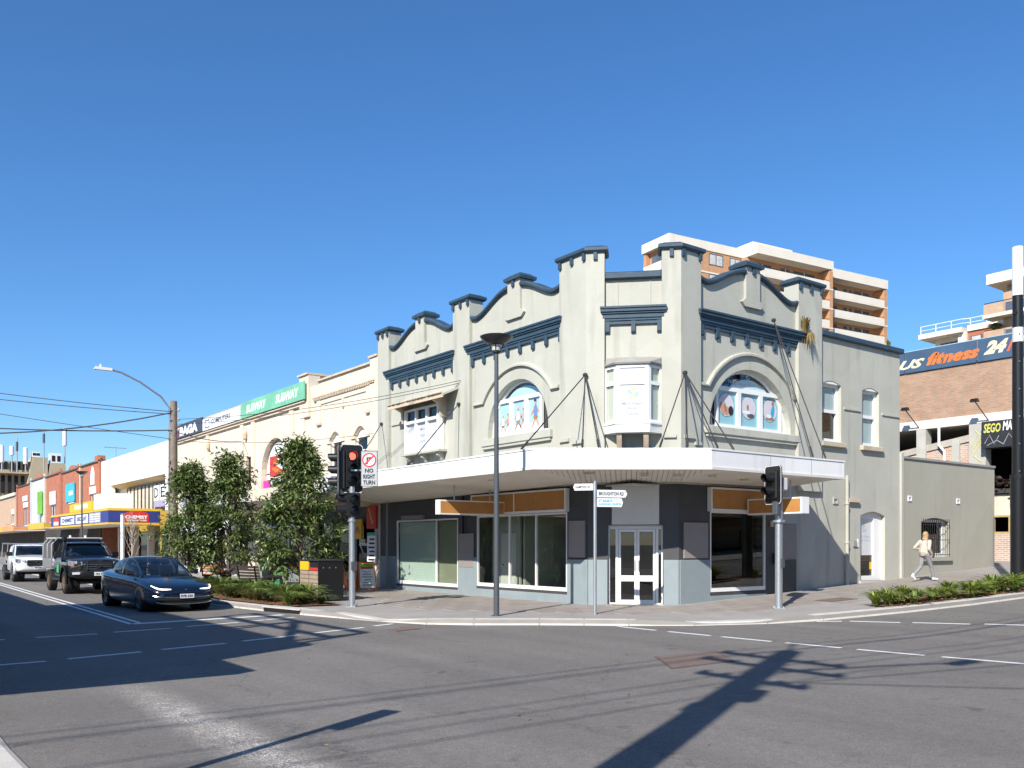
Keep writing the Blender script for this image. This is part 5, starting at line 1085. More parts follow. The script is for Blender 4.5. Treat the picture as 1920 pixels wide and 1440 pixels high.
for k in range(5):
    z = 42.2-2.85*(k+1); FE_ = Frame(FA1.p(0,0,0)[:2], (-FA1.n[0], -FA1.n[1]), (-FA1.u[0], -FA1.u[1]))
    MB().fbox(FE_, 0, 5.6, -.05, .6, z-.2, z).obj('balcony_slab', M_aptcream, TW); MB().fbox(FE_, 0, 5.6, .5, .6, z+.002, z+1.0).obj('balcony_front', M_aptcream, TW); MB().fbox(FE_, 5.0, 5.6, 0, .55, z+.01, z+2.6).obj('fin_wall', M_orgb, TW); MB().fbox(FE_, 1.5, 4.4, .0, .06, z+.05, z+2.2).obj('window', M_win, TW)
MB().fbox(FE_, -.1, 5.8, -.1, .75, 42.25, 43.52).obj('roof_band', M_aptcream, TW)
# second apartment building behind the pole and the small penthouse block
T2 = thing('apartment_building', 'pale apartment block with deep balconies behind the tall black pole at the right edge', 'building', (105, 38, 0))
F2 = Frame((101.4, 0), (0, 1), (-1, 0)); TW2 = T2
MB().fbox(F2, 20, 45.6, -16, 0, 0, 29.9).obj('brick_wall', M_beigeb, T2); MB().fbox(F2, 18, 46.9, -16, 2.0, 29.91, 31.0).obj('roof_slab', M_aptcream, T2)
for k in range(4):
    z = 27.9-2.93*(k+.45); MB().fbox(F2, 18, 47.2, -.02, 2.2, z-.35, z).obj('balcony_slab', M_aptcream, T2); MB().fbox(F2, 45.0, 47.1, 2.0, 2.15, z+.01, z+1.15).obj('balcony_front', M_beigeb, T2); MB().fbox(F2, 46.95, 47.1, 0, 2.0, z+.01, z+1.15).obj('balcony_side', M_beigeb, T2)
    for j in range(6): MB().fbox(F2, 41.9-3*j, 44.85-3*j, 2.05, 2.09, z+.1, z+1.0).obj('glass_panel', glass_mat('balustrade', (.5,.55,.55), .2) if 'balustrade' not in MATS else MATS['balustrade'], T2)
    MB().tube([F2.p(47.1,2.07,z+1.25),F2.p(20,2.07,z+1.25)], .05, 5).obj('rail', M_rod, T2); MB().fbox(F2, 36, 42.5, .0, .06, z+.05, z+2.3).obj('window', M_win, T2); MB().fbox(F2, 43.8, 45.6, .0, .9, z+.01, z+2.55).obj('wing_wall', M_beigeb, T2)
tuft('balcony_plant', (99.6, 46, 27.9-2.93*1.45+.9), 160, 1.7, 1.0, leaf_mat('balcony_green', (.05,.08,.03), (.15,.18,.06)), 'potted plants spilling over the second balcony beside the black pole', 'plant', .5, wd=.14)
T3 = thing('penthouse_block', 'small cream and red brick penthouse with white railings above the blue banner', 'building', (110, 53, 0))
F3 = Frame((107, 0), (0, 1), (-1, 0))
MB().fbox(F3, 53.0, 57.0, -8, -.8, 0, 26.9).obj('wall', M_aptcream, T3); MB().fbox(F3, 52.9, 58.2, -8, 1.0, 26.91, 27.5).obj('roof_slab', M_aptcream, T3); MB().fbox(F3, 52.6, 53.6, -8, .4, 0, 26.9).obj('pier', M_aptcream, T3)
MB().fbox(F3, 40, 52.58, -8, 0, 0, 27.0).obj('brick_wall', M_redb, T3); MB().fbox(F3, 40, 52.6, -8, .2, 27.01, 27.7).obj('roof_band', M_aptcream, T3)
MB().fbox(F3, 53.6, 57.2, -.7, .9, 23.4, 23.75).obj('balcony_slab', M_aptcream, T3); w_ = MB().fbox(F3, 53.7, 56.3, -.8, -.74, 23.8, 26.3).obj('window', M_win, T3)
for k in range(4): MB().fbox(F3, 53.7+.62*k, 53.78+.62*k, -.74, -.7, 23.8, 26.3).obj('mullion', M_rod, w_)
w_ = MB().fbox(F3, 50.9, 52.3, 0, .05, 24.2, 26.4).obj('window', M_win, T3); MB().fbox(F3, 51.1, 52.1, .05, .08, 24.4, 26.3).obj('blind', mat('pale_blind', (0,0,0)), w_); MB().fbox(F3, 48.6, 49.6, 0, .05, 24.2, 26.4).obj('window', M_win, T3)
for a in (50.0,): MB().fbox(F3, 40, 52.58, -.02, .06, 23.0, 23.5).obj('slab_edge', M_aptcream, T3)
for k in range(10): MB().tube([F3.p(41+1.9*k,.6 if 41+1.9*k > 53 else -.2,27.5),F3.p(41+1.9*k,.6 if 41+1.9*k > 53 else -.2,28.5)], .05, 5).obj('railing_post', M_whp, T3)
MB().tube([F3.p(58.1,.6,28.5),F3.p(53,.6,28.5),F3.p(52.5,-.2,28.6),F3.p(40,-.2,28.6)], .05, 5).obj('rail', M_whp, T3); MB().tube([F3.p(58.1,.6,28.0),F3.p(53,.6,28.0),F3.p(52.5,-.2,28.1),F3.p(40,-.2,28.1)], .035, 5).obj('rail', M_whp, T3)
for k in range(6): MB().tube([F3.p(53.7+.6*k,.85,23.75),F3.p(53.7+.6*k,.85,24.75)], .03, 5).obj('railing_post', M_whp, T3)
MB().tube([F3.p(53.6,.85,24.8),F3.p(57.2,.85,24.8)], .04, 5).obj('rail', M_whp, T3)

# ------------------------------------------------------------------ street furniture
# bowl street lamps
def bowl_lamp(loc, label):
    t = thing('street_lamp', label, 'street lamp', loc, group='bowl-topped street lamps')
    MB().lathe((0,0,0), [(.15,0),(.15,.02),(.10,.03)], 14).obj('base_plate', M_pole, t, world=False)
    MB().tube([(0,0,.02),(0,0,3),(0,0,6.24)], [.070,.062,.048], 12).obj('pole', M_pole, t, smooth=True, world=False)
    MB().lathe((0,0,6.22), [(.05,0),(.09,.03),(.09,.06),(.03,.07)], 14).obj('collar', M_black, t, world=False)
    MB().lathe((0,0,6.28), [(.07,0),(.10,.02),(.13,.15),(.09,.17)], 14).obj('lamp_glass', mat('lamp_glass', (.55,.55,.50), .2, .05, 4), t, smooth=True, world=False)
    MB().lathe((0,0,6.44), [(.15,.0),(.26,.05),(.375,.155),(.395,.19),(.37,.20),(.2,.205)], 24).obj('bowl', mat('bowl_grey', (.035,.036,.04), .35, .05, 3), t, smooth=True, world=False)
    for k in range(4): a = math.pi/4+k*math.pi/2; MB().tube([(.07*math.cos(a),.07*math.sin(a),6.26),(.2*math.cos(a),.2*math.sin(a),6.50)], .012, 5).obj('strut', M_black, t, world=False)
    return t
L0 = bowl_lamp((12.32, 17.14, -.02), 'slim grey street lamp with a dark bowl head standing in front of the corner shop')
dup(L0, (12.75, 66.0, 0), 0, 'distant bowl-topped street lamp before the red brick shops'); dup(L0, (-1.6, 11.15, 0), 0, 'bowl-topped street lamp on the camera side of the road')
# traffic signals
M_lens_r = mat('lit_red_lens', (.9,.08,.05), .3, 0, emit=((1,.10,.06), 2.2)); M_lens_d = mat('dark_lens', (.02,.02,.02), .2, 0, spec=.6)
def lantern(par, loc, rz, n, lit=None, w_=.32, backplate=True, name='signal_lantern', pitch=.33):
    """box of n round aspects facing local -y"""
    h = pitch*n+.04; c, s_ = math.cos(rz), math.sin(rz)
    def tr(q):
        q.v = [(loc[0]+x*c-y*s_, loc[1]+x*s_+y*c, loc[2]+z) for x, y, z in q.v]; return q
    L_ = tr(MB().box(-w_/2,w_/2,-.02,.20,0,h)).obj(name, M_black, par, world=False, bevel=.02)
    if backplate:
        e = .14; o_ = [(-w_/2-e+.06,-e),(w_/2+e-.06,-e),(w_/2+e,-e+.06),(w_/2+e,h+e-.06),(w_/2+e-.06,h+e),(-w_/2-e+.06,h+e),(-w_/2-e,h+e-.06),(-w_/2-e,-e+.06)]
        Fq = Frame((0,0),(1,0),(0,-1)); tr(MB().fprism(Fq, o_, -.06, -.03)).obj('backplate', M_black, L_, world=False)
        inn = [(x*.955, (z-h/2)*.975+h/2) for x, z in o_]; tr(MB().fprism(Fq, [o_, inn], -.029, -.024)).obj('border', mat('reflective_border', (.7,.7,.68), .4, 0), L_, world=False)
    for i in range(n):
        z = h-.02-pitch*(i+.5); r_ = .10
        q = MB()
        for k in range(18): t_ = 2*math.pi*k/18; q.v.append((r_*math.cos(t_), -.035, z+r_*math.sin(t_)))
        q.v.append((0,-.05,z)); q.f = [[k,(k+1)%18,18] for k in range(18)]; q.mi = [0]*18
        tr(q).obj('lens', M_lens_r if lit == i else M_lens_d, L_, world=False, smooth=True)
        q = MB(); m = 15                          # visor: open-bottomed hood
        for y, rr in ((-.02,.125),(-.27,.115)):
            for k in range(m): t_ = R(-50+280*k/(m-1)); q.v.append((rr*math.cos(t_), y+(.10*max(0,-math.sin(t_)) if y < -.1 else 0), z+rr*math.sin(t_)))
        q.f = [[k,k+1,m+k+1,m+k] for k in range(m-1)]; q.mi = [0]*(m-1); tr(q).obj('visor', M_black, L_, world=False, recalc=False)
    return L_
def sig_pole(t, h, r=.085):
    MB().lathe((0,0,0), [(.19,0),(.19,.025),(.10,.03)], 4).obj('base_plate', M_steel, t, world=False)
    for a in range(4): MB().lathe((.15*math.cos(a*1.571),.15*math.sin(a*1.571),.025), [(.02,0),(.02,.04)], 6).obj('bolt', M_steel, t, world=False)
    MB().tube([(0,0,.02),(0,0,h)], r, 14).obj('pole', M_steel, t, smooth=True, world=False)
def toward(dx, dy): return math.atan2(dx, -dy)   # rz so that local -y points along (dx, dy)
TL = thing('traffic_light', 'traffic light showing red above a no right turn board at the left street crossing', 'traffic light', (10.92, 21.88, 0))
sig_pole(TL, 3.25)
lantern(TL, (-.02,-.04,3.22), toward(-.28,-1), 3, 0)
lantern(TL, (-.30,.22,3.18), toward(-1,.62), 3, None)
MB().tube([(0,0,3.15),(-.32,.14,3.15),(-.32,.14,3.4)], .03, 6).obj('bracket', M_steel, TL, world=False); MB().tube([(0,0,3.22),(0,.1,4.3)], .03, 6).obj('bracket', M_steel, TL, world=False)
lantern(TL, (0,-.12,2.44), toward(-.35,-1), 2, None, .34, False, 'pedestrian_lantern', .30)
lantern(TL, (-.1,.13,2.46), toward(-1,.3), 2, None, .3, False, 'pedestrian_lantern', .30)
MB().box(-.07,.07,-.16,-.085,1.0,1.22).obj('push_button', M_pole, TL, world=False); MB().tube([(0,0,2.3),(0,0,2.36)], .11, 12).obj('clamp', M_steel, TL, world=False)
FN = frame((10.92-.06+.802*.32, 21.88-.598*.32), (.802,-.598))
nb_ = MB().fprism(FN, [rect(0,.45,3.24,4.20)], .14, .16).obj('turn_board', mat('sign_silver', (.42,.44,.46), .45, .05, 3), TL)
MB().fprism(FN, [rect(.0,.45,3.24,4.20), rect(.015,.435,3.255,4.185)], .16, .163).obj('border', M_ink, nb_)
MB().fprism(FN, [arc(.225,3.95,.19,.19,0,345,22), arc(.225,3.95,.155,.155,0,345,22)], .163, .167).obj('red_ring', M_red, nb_); ell(FN, nb_, 'white_disc', .225, 3.95, .155, .155, M_whp, .163)
MB().fprism(FN, [[(.15,3.84),(.19,3.84),(.19,3.985),(.25,3.985),(.25,3.955),(.31,4.005),(.25,4.055),(.25,4.025),(.15,4.025)]], .163, .167).obj('arrow', M_ink, nb_)
MB().fprism(FN, [[(.10,3.86),(.13,3.83),(.35,4.04),(.32,4.07)]], .167, .170).obj('red_bar', M_red, nb_)
for s_, z, w__ in (('NO',3.61,.23),('RIGHT',3.45,.32),('TURN',3.29,.32)): text('lettering', s_, FN, .225-w__/2, z, w__, .115, .166, M_ink, nb_, bold=.035)
MB().fbox(FN, -.3, .3, .09, .13, 3.66, 3.70).obj('bracket', M_steel, TL)
TR = thing('pedestrian_signal', 'galvanised pole with a black two-aspect pedestrian signal turned away, at the right-hand crossing', 'traffic light', (19.04, 14.15, zg(19.04)))
sig_pole(TR, 3.18, .095)
lantern(TR, (-.17,.08,2.80), toward(-1,.25), 2, None, .36, True, 'signal_lantern', .33)
MB().box(.06,.24,-.1,.1,3.02,3.34).obj('detector_box', mat('pale_grey_case', (.62,.62,.60), .4, .04, 3), TR, world=False, bevel=.02); MB().box(-.26,-.10,-.14,.02,2.38,2.72).obj('audio_unit', M_pole, TR, world=False, bevel=.02)
MB().tube([(0,0,2.2),(0,0,2.26)], .15, 10).obj('clamp', M_steel, TR, world=False); MB().tube([(-.05,0,2.9),(.1,0,3.3)], .03, 6).obj('bracket', M_steel, TR, world=False); MB().box(-.05,.05,-.15,-.095,1.05,1.28).obj('push_button', M_pole, TR, world=False)
MB().tube([(0,0,3.0),(0,0,3.30)], .06, 8).obj('spigot', M_steel, TR, world=False)
TS = thing('traffic_light', 'signal on the camera-side kerb whose shadow ends in a thick block', 'traffic light', (.27, 6.36, 0)); sig_pole(TS, 2.9, .055); lantern(TS, (0,-.08,2.85), toward(-.887,-.462), 2, None, .26, False)
# street name post
SP = thing('street_name_post', 'thin galvanised post with street name blades for Hampden Rd and Broughton Rd', 'street sign', (14.47, 16.05, 0))
MB().tube([(14.47,16.05,0),(14.47,16.05,3.2)], .042, 10).obj('post', M_steel, SP, smooth=True); MB().lathe((14.47,16.05,3.2), [(.045,0),(.045,.02),(.0,.03)], 10).obj('cap', M_steel, SP)
def blade(F, a0, a1, z0, z1, tip, s_, ink, s2=None):
    q = MB().fprism(F, [[(a0,z0),(a1,z0),(a1+tip,(z0+z1)/2),(a1,z1),(a0,z1)]], -.012, .012).obj('name_blade', M_whp, SP)
    fl = a1 < a0
    if s2: text('lettering', s_, F, a0+.04, (z0+z1)/2+.01, (a1-a0)*.55, (z1-z0)*.32, .015, ink, q, bold=.04); text('lettering', s2, F, a0+.04, z0+.04, (a1-a0)-.05, (z1-z0)*.26, .015, ink, q, bold=.03)
    else: text('lettering', s_, F, (a1+.02 if fl else a0+.04), z0+.045, abs(a1-a0)-.08, (z1-z0)-.09, .015, ink, q, bold=.03)
FBR = frame((14.47, 16.05), (.93,-.37)); FHA = frame((14.47, 16.05), (.62,-.785))
blade(FBR, .05, .78, 2.83, 3.01, .05, 'BROUGHTON RD', M_ink); blade(FBR, .05, .68, 2.60, 2.81, .04, "ST BASIL'S", M_cyan, 'ANGLICAN CHURCH'); blade(FHA, -.045, -.50, 3.0, 3.16, -.03, 'HAMPDEN RD', M_ink)
# tall black multi-function pole at the right edge
PB = thing('smart_pole', 'tall black multi-function pole with a white cylinder top at the right edge', 'pole', (27.5, 12.06, zg(27.5)))
MB().lathe((0,0,0), [(.30,0),(.30,.03),(.2,.04)], 16).obj('base_plate', M_black, PB, world=False)
M_pblk = mat('gloss_black_pole', (.010,.011,.012), .38, .05, 3)
MB().tube([(0,0,.03),(-.01,0,3.25)], .205, 16).obj('lower_pole', M_pblk, PB, smooth=True, world=False); MB().tube([(-.01,0,3.26),(-.03,0,8.55)], [.16,.14], 16).obj('upper_pole', M_pblk, PB, smooth=True, world=False)
MB().tube([(-.01,0,3.2),(-.01,0,3.32)], .215, 16).obj('collar', M_black, PB, world=False); MB().tube([(-.025,0,7.2),(-.025,0,7.62)], .15, 16).obj('glass_band', mat('pale_grey_case', (0,0,0)), PB, world=False)
MB().tube([(-.03,0,8.56),(-.035,0,9.98)], .15, 18).obj('white_cylinder', mat('white_radome', (.82,.82,.82), .35, .02, 2), PB, smooth=True, world=False); MB().tube([(-.2,0,8.05),(-.02,0,8.05)], .06, 8).obj('camera_pod', M_black, PB, world=False)
for k in range(9): MB().tube([(-.15,-.10,1.0+.8*k),(-.155,-.105,1.03+.8*k)], .02, 6).obj('bolt', M_steel, PB, world=False)
# timber pole with bracket lamp
TP = thing('power_pole', 'weathered timber power pole with a curved street lamp arm behind the trees', 'power pole', (10.6, 37.2, 0))
MB().tube([(0,0,-.1),(0,0,7.5)], [.19,.14], 12).obj('timber_pole', M_timber, TP, smooth=True, world=False); MB().tube([(-.2,0,.1),(-.17,0,6.6)], .035, 6).obj('conduit', M_brownp, TP, world=False)
MB().tube([(-.14,-.05,6.2),(-.18,-.05,7.2),(-.5,-.05,7.62),(-1.3,-.05,8.12),(-2.0,-.05,8.42),(-2.45,-.05,8.50)], .04, 8).obj('lamp_arm', M_steel, TP, smooth=True, world=False)
MB().hexa([(-3.0,-.15,8.44),(-2.35,-.15,8.44),(-2.35,.05,8.44),(-3.0,.05,8.44)], [(-2.95,-.12,8.56),(-2.35,-.12,8.54),(-2.35,.02,8.54),(-2.95,.02,8.56)]).obj('lamp_head', mat('pale_grey_case', (0,0,0)), TP, world=False); MB().lathe((-2.75,-.05,8.56), [(.04,0),(.04,.1)], 8).obj('photocell', M_whp, TP, world=False)
for z in (6.3, 6.7, 7.1): MB().tube([(-.2,-.12,z),(.2,-.12,z)], .02, 6).obj('bolt', M_steel, TP, world=False); MB().lathe((.17,-.12,z), [(.03,0),(.05,.05),(.03,.1)], 8).obj('insulator', M_creamd, TP, world=False)
# camera-side power pole: throws the big crossed shadow
BP = thing('power_pole', 'timber power pole with crossarms and a bracket lamp on the camera side corner', 'power pole', (-.55, 2.35, 0))
MB().tube([(0,0,-.1),(0,0,11.1)], [.24,.21], 12).obj('timber_pole', M_timber, BP, smooth=True, world=False)
for z, l_ in ((10.3,1.15),(9.55,1.25),(8.5,.9)): MB().box(-.06,.06,-l_,l_,z-.07,z+.07).obj('crossarm', M_timber, BP, world=False)
for z, l_ in ((10.3,1.15),(9.55,1.25),(8.5,.9)):
    for k in (-1,-.55,.55,1): MB().lathe((0,k*(l_-.08),z+.07), [(.05,0),(.08,.08),(.05,.16)], 8).obj('insulator', M_creamd, BP, world=False)
MB().box(.12,.32,-.3,-.1,7.2,7.8).obj('junction_box', M_pole, BP, world=False); MB().box(.1,.26,.1,.36,6.4,6.8).obj('junction_box', M_pole, BP, world=False)
MB().tube([(0,0,9.0),(.6,-.5,9.35),(1.6,-1.2,9.75),(2.2,-1.6,9.85)], .04, 8).obj('lamp_arm', M_steel, BP, smooth=True, world=False); MB().box(2.1,2.8,-1.8,-1.55,9.78,9.92).obj('lamp_head', M_steel, BP, world=False)
MB().tube([(0,0,10.9),(.8,.55,11.45)], .035, 6).obj('stay_arm', M_steel, BP, world=False)
# overhead wires
def wire(a, b, sag, label, r=.014, group='overhead wires', n=18):
    a, b = Vector(a), Vector(b); t = (a+b)/2
    pts = [a.lerp(b, i/n)-Vector((0,0,4*sag*(i/n)*(1-i/n))) for i in range(n+1)]
    o = MB().tube(pts, r, 5).obj('overhead_wire', M_rod, None, world=False)
    tag(o, label, 'cable', group); return o
P_ = (10.45, 37.1)
wire((*P_,7.05), (-6,49,10.0), .30, 'upper of two thin overhead wires left of the timber pole', .016); wire((*P_,6.95), (-6,49.3,9.5), .30, 'lower of two thin overhead wires left of the timber pole', .016)
wire((*P_,7.0), (-6,49,8.1), 1.35, 'thick black overhead cable sagging low left of the timber pole', .028); wire((*P_,6.3), (-6,49.6,8.0), .55, 'thick black overhead cable attached lowest on the timber pole', .026)
wire((*P_,5.95), (-8,46,9.2), .2, 'thin overhead service wire crossing in front of the white building', .012)
wire((10.7,37,6.75), (16.45,24.95,7.18), .25, 'upper thin service wire from the timber pole to the corner shop pier', .010); wire((10.7,37,6.55), (16.45,25.05,7.10), .25, 'lower thin service wire from the timber pole to the corner shop pier', .010)
wire((10.7,37.2,6.25), (16.45,45.6,7.05), .15, 'black service cable from the timber pole to the cream shop plaster boss', .018); wire((10.7,37.2,5.9), (16.4,31.0,6.0), .2, 'thin wire running from the timber pole over the treetops', .009)
for k, (dy, z) in enumerate(((-1.05,10.45),(-.6,10.45),(.6,10.45),(1.05,10.45),(-1.15,9.7),(1.15,9.7))): wire((-.55,2.35+dy,z), (48,.7+dy,z+1.2), .75, 'overhead power wire running up the right-hand street from insulator pair '+('one two three four five six'.split()[k])+' of the camera-side pole', .017, 'wires on the camera-side pole'); wire((-.55,2.35+dy,z), (-34,2.6+dy,z), .75, 'overhead power wire running away behind the camera from insulator pair '+('one two three four five six'.split()[k]), .017, 'wires on the camera-side pole')
wire((-.55,2.35,8.4), (20,-16,8.5), .6, 'overhead wire leading away behind the camera', .02); wire((-.55,2.35,8.0), (30,-3,9), .8, 'low overhead wire up the camera side of the right-hand street', .02)
# bin housing
BN = thing('bin_housing', 'timber-sided double bin housing with yellow and red aperture panels by the planted bed', 'litter bin', (11.43, 25.0, 0))
MB().box(11.09,11.80,24.34,25.66,0,1.19).obj('carcass', M_black, BN); MB().box(11.03,11.86,24.28,25.72,1.192,1.235).obj('lid', mat('dark_lid', (.03,.03,.032), .5, .05, 3), BN, bevel=.008)
MB().box(11.05,11.85,24.30,24.34,.04,1.185).obj('end_panel', mat('bin_black', (.014,.013,.013), .35, .05, 3), BN); MB().box(11.05,11.85,25.66,25.70,.04,1.185).obj('end_panel', M_black, BN)
for y0, y1 in ((24.36,24.98),(25.02,25.64)):
    for k in range(7): MB().box(11.055,11.09,y0,y1,.06+.122*k,.168+.122*k).obj('slat', M_woodg, BN)
MB().box(11.05,11.089,25.02,25.64,.92,1.18).obj('aperture_panel', M_yellow, BN); MB().box(11.05,11.089,24.36,24.98,.92,1.0).obj('aperture_panel', M_red, BN); MB().box(11.08,11.088,24.36,24.98,1.0,1.18).obj('aperture', M_dark, BN)
for k in range(3): MB().tube([(11.2+.2*k,24.295,1.0),(11.2+.2*k,24.30,1.0)], .018, 8).obj('bolt', M_steel, BN)
# takeaway boards on the path
def aframe(loc, rz, face, label, lines):
    t = thing('a_frame_sign', label, 'sandwich board', loc, rz, group='sandwich boards outside the takeaway')
    for s_ in (-1, 1):
        q = MB().hexa([(-.34,s_*.30,0),(.34,s_*.30,0),(.34,s_*.33,0),(-.34,s_*.33,0)], [(-.30,s_*.02,1.02),(.30,s_*.02,1.02),(.30,s_*.05,1.02),(-.30,s_*.05,1.02)]).obj('panel', M_orange, t, world=False)
        if s_ < 0 and lines:
            pnl = MB().hexa([(-.29,-.327,.06),(.29,-.327,.06),(.29,-.322,.06),(-.29,-.322,.06)], [(-.26,-.075,.97),(.26,-.075,.97),(.26,-.07,.97),(-.26,-.07,.97)]).obj('poster', face, q, world=False)
            ys = lambda z: -.327+.252*(z-.06)/.91-.004
            for z0, z1, m_, w__ in [(.84,.95,M_lime,.24),(.76,.84,M_red,.24)]+[(.14+.1*k,.19+.1*k,M_faint,.2-.03*(k % 3)) for k in range(6)]:
                MB().add([(-w__,ys(z0),z0),(w__,ys(z0),z0),(w__,ys(z1),z1),(-w__,ys(z1),z1)], [[0,1,2,3]]).obj('print_bar', m_, pnl, world=False)
    MB().box(-.3,.3,-.05,.05,1.0,1.03).obj('hinge', M_black, t, world=False)
    return t
aframe((15.55,30.0,.01), toward(-.25,-1), M_whp, 'orange sandwich board with a white menu poster beside the corner shop', True); aframe((14.75,30.6,.01), toward(-1,.2), M_orange, 'plain orange sandwich board left of the menu board', False)
# benches
def bench(loc, rz, label, wood):
    t = thing('park_bench', label, 'bench', loc, rz, group='benches along the planted bed')
    for k in range(4): MB().box(-.8,.8,-.22+.115*k,-.125+.115*k,.43,.465).obj('seat_slat', wood, t, world=False, bevel=.006)
    for k in range(4): MB().hexa([(-.8,.25+.02*k,.52+.105*k),(.8,.25+.02*k,.52+.105*k),(.8,.285+.02*k,.52+.105*k),(-.8,.285+.02*k,.52+.105*k)], [(-.8,.265+.02*k,.61+.105*k),(.8,.265+.02*k,.61+.105*k),(.8,.30+.02*k,.61+.105*k),(-.8,.30+.02*k,.61+.105*k)]).obj('back_slat', wood, t, world=False)
    for x in (-.6,.6): MB().box(x-.03,x+.03,-.2,.24,.02,.429).obj('leg', M_black, t, world=False); MB().hexa([(x-.03,.285,.4),(x+.03,.285,.4),(x+.03,.32,.4),(x-.03,.32,.4)], [(x-.03,.37,.93),(x+.03,.37,.93),(x+.03,.40,.93),(x-.03,.40,.93)]).obj('back_post', M_black, t, world=False); MB().box(x-.03,x+.03,.24,.32,.36,.42).obj('bracket', M_black, t, world=False)
    return t
bench((12.3,36.9,0), toward(.95,.3), 'orange-toned timber bench with a seated person in a cream and navy top', M_wood); bench((11.75,31.2,0), toward(1,.15), 'dark slatted bench beside the person in black', mat('dark_bench_timber', (.06,.045,.035), .6, .15, 6))
t = thing('council_bin', 'green bin standing behind the dark bench', 'bin', (13.2,33.2,0)); MB().hexa([(12.92,32.95,.1),(13.5,32.95,.1),(13.5,33.5,.1),(12.92,33.5,.1)], [(12.85,32.9,1.0),(13.56,32.9,1.0),(13.56,33.56,1.0),(12.85,33.56,1.0)]).obj('body', M_green, t); MB().box(12.83,13.58,32.88,33.6,1.0,1.08).obj('lid', M_green, t, bevel=.02); MB().tube([(12.95,33.6,.1),(13.5,33.6,.1)], .1, 10).obj('wheel', M_black, t)
# slender pale post and bare sapling far up the path
t = thing('marker_post', 'slender pale post beside the bare sapling near the chemist', 'post', (10.6,45.6,0)); MB().tube([(0,0,0),(0,0,3.1)], .09, 8).obj('post', M_whp, t, world=False); MB().lathe((0,0,3.1), [(.1,0),(.1,.05),(.02,.08)], 8).obj('cap', M_steel, t, world=False)

# ------------------------------------------------------------------ vehicles
def bake(o):
    dg = bpy.context.evaluated_depsgraph_get(); me = bpy.data.meshes.new_from_object(o.evaluated_get(dg)); o.modifiers.clear(); o.data = me; return o
def loft(name, rows, mt, par, sub=2, cut=None, smooth=True, angle=40):
    """rows: list of (y, [(x, z), ...]) half sections from the bottom centre line to the top centre line"""
    q = MB(); n = len(rows[0][1])
    for y, pr in rows:
        for x, z in pr: q.v.append((x, y, z))
        for x, z in pr[-2:0:-1]: q.v.append((-x, y, z))
    m = 2*n-2
    q.f = [[i*m+k, i*m+(k+1)%m, (i+1)*m+(k+1)%m, (i+1)*m+k] for i in range(len(rows)-1) for k in range(m)]+[list(range(m)), [(len(rows)-1)*m+k for k in range(m)]]
    q.mi = [0]*len(q.f); o = q.obj(name, mt, par, world=False, sub=sub)
    if cut:
        c = MB()
        for y, z, r, x0 in cut: c.tube([(x0,y,z),(x0+(.6 if x0 > 0 else -.6)*1,y,z)], r, 28); 
        co = c.obj('arch_cutter', M_black, None, world=False); b = o.modifiers.new('b', 'BOOLEAN'); b.object = co; b.solver = 'EXACT'; b.operation = 'DIFFERENCE'
        bake(o); bpy.data.objects.remove(co)
    elif sub: bake(o)
    if smooth:
        o.data.shade_smooth()
        o.data.set_sharp_from_angle(angle=R(angle))
    return o
M_tyre = mat('tyre_rubber', (.016,.016,.016), .75, .1, 10); M_rim = mat('alloy_rim', (.30,.31,.33), .3, .05, 5, metal=.9); M_arch = mat('arch_liner', (.006,.006,.006), .9, 0)
def wheel(par, x, y, r, wd, rimm=None, spokes=10, rr=.68):
    s_ = 1 if x > 0 else -1; w_ = thing('wheel', 'w', 'w', (x, y, r)); del w_['label'], w_['category']; w_.parent = par
    def ring(prof, mt, nm, n=28):
        q = MB(); m = len(prof)
        for rad, xx in prof:
            for k in range(n): t_ = 2*math.pi*k/n; q.v.append((s_*xx, rad*math.cos(t_), rad*math.sin(t_)))
        q.f = [[i*n+k, i*n+(k+1)%n, (i+1)*n+(k+1)%n, (i+1)*n+k] for i in range(m-1) for k in range(n)]+[list(range(n)), [(m-1)*n+k for k in range(n)]]; q.mi = [0]*len(q.f)
        return q.obj(nm, mt, w_, world=False, smooth=True)
    ring([(r*.62,-wd/2),(r*.93,-wd/2),(r,-wd/2+.035),(r,wd/2-.035),(r*.94,wd/2),(r*rr+.012,wd/2+.004),(r*rr,wd/2-.02),(r*.6,wd/2-.03)], M_tyre, 'tyre')
    ring([(r*rr-.002,wd/2-.018),(r*rr-.005,wd/2+.0),(r*rr-.03,wd/2-.02),(r*.5,wd/2-.05)], rimm or M_rim, 'rim'); q = MB()
    for k in range(spokes):
        t_ = 2*math.pi*k/spokes; c_, d_ = math.cos(t_), math.sin(t_); e = .022
        q.hexa([(s_*(wd/2-.06),c_*.04-d_*e,d_*.04+c_*e),(s_*(wd/2-.06),c_*.04+d_*e,d_*.04-c_*e),(s_*(wd/2-.05),c_*r*rr+d_*e,d_*r*rr-c_*e),(s_*(wd/2-.05),c_*r*rr-d_*e,d_*r*rr+c_*e)],
               [(s_*(wd/2-.015),c_*.04-d_*e,d_*.04+c_*e),(s_*(wd/2-.015),c_*.04+d_*e,d_*.04-c_*e),(s_*(wd/2-.012),c_*r*rr+d_*e,d_*r*rr-c_*e),(s_*(wd/2-.012),c_*r*rr-d_*e,d_*r*rr+c_*e)])
    q.tube([(s_*(wd/2-.06),0,0),(s_*(wd/2-.005),0,0)], .06, 12); q.obj('spokes', rimm or M_rim, w_, world=False)
    return w_
FV = Frame((0, 0), (1, 0), (0, -1))
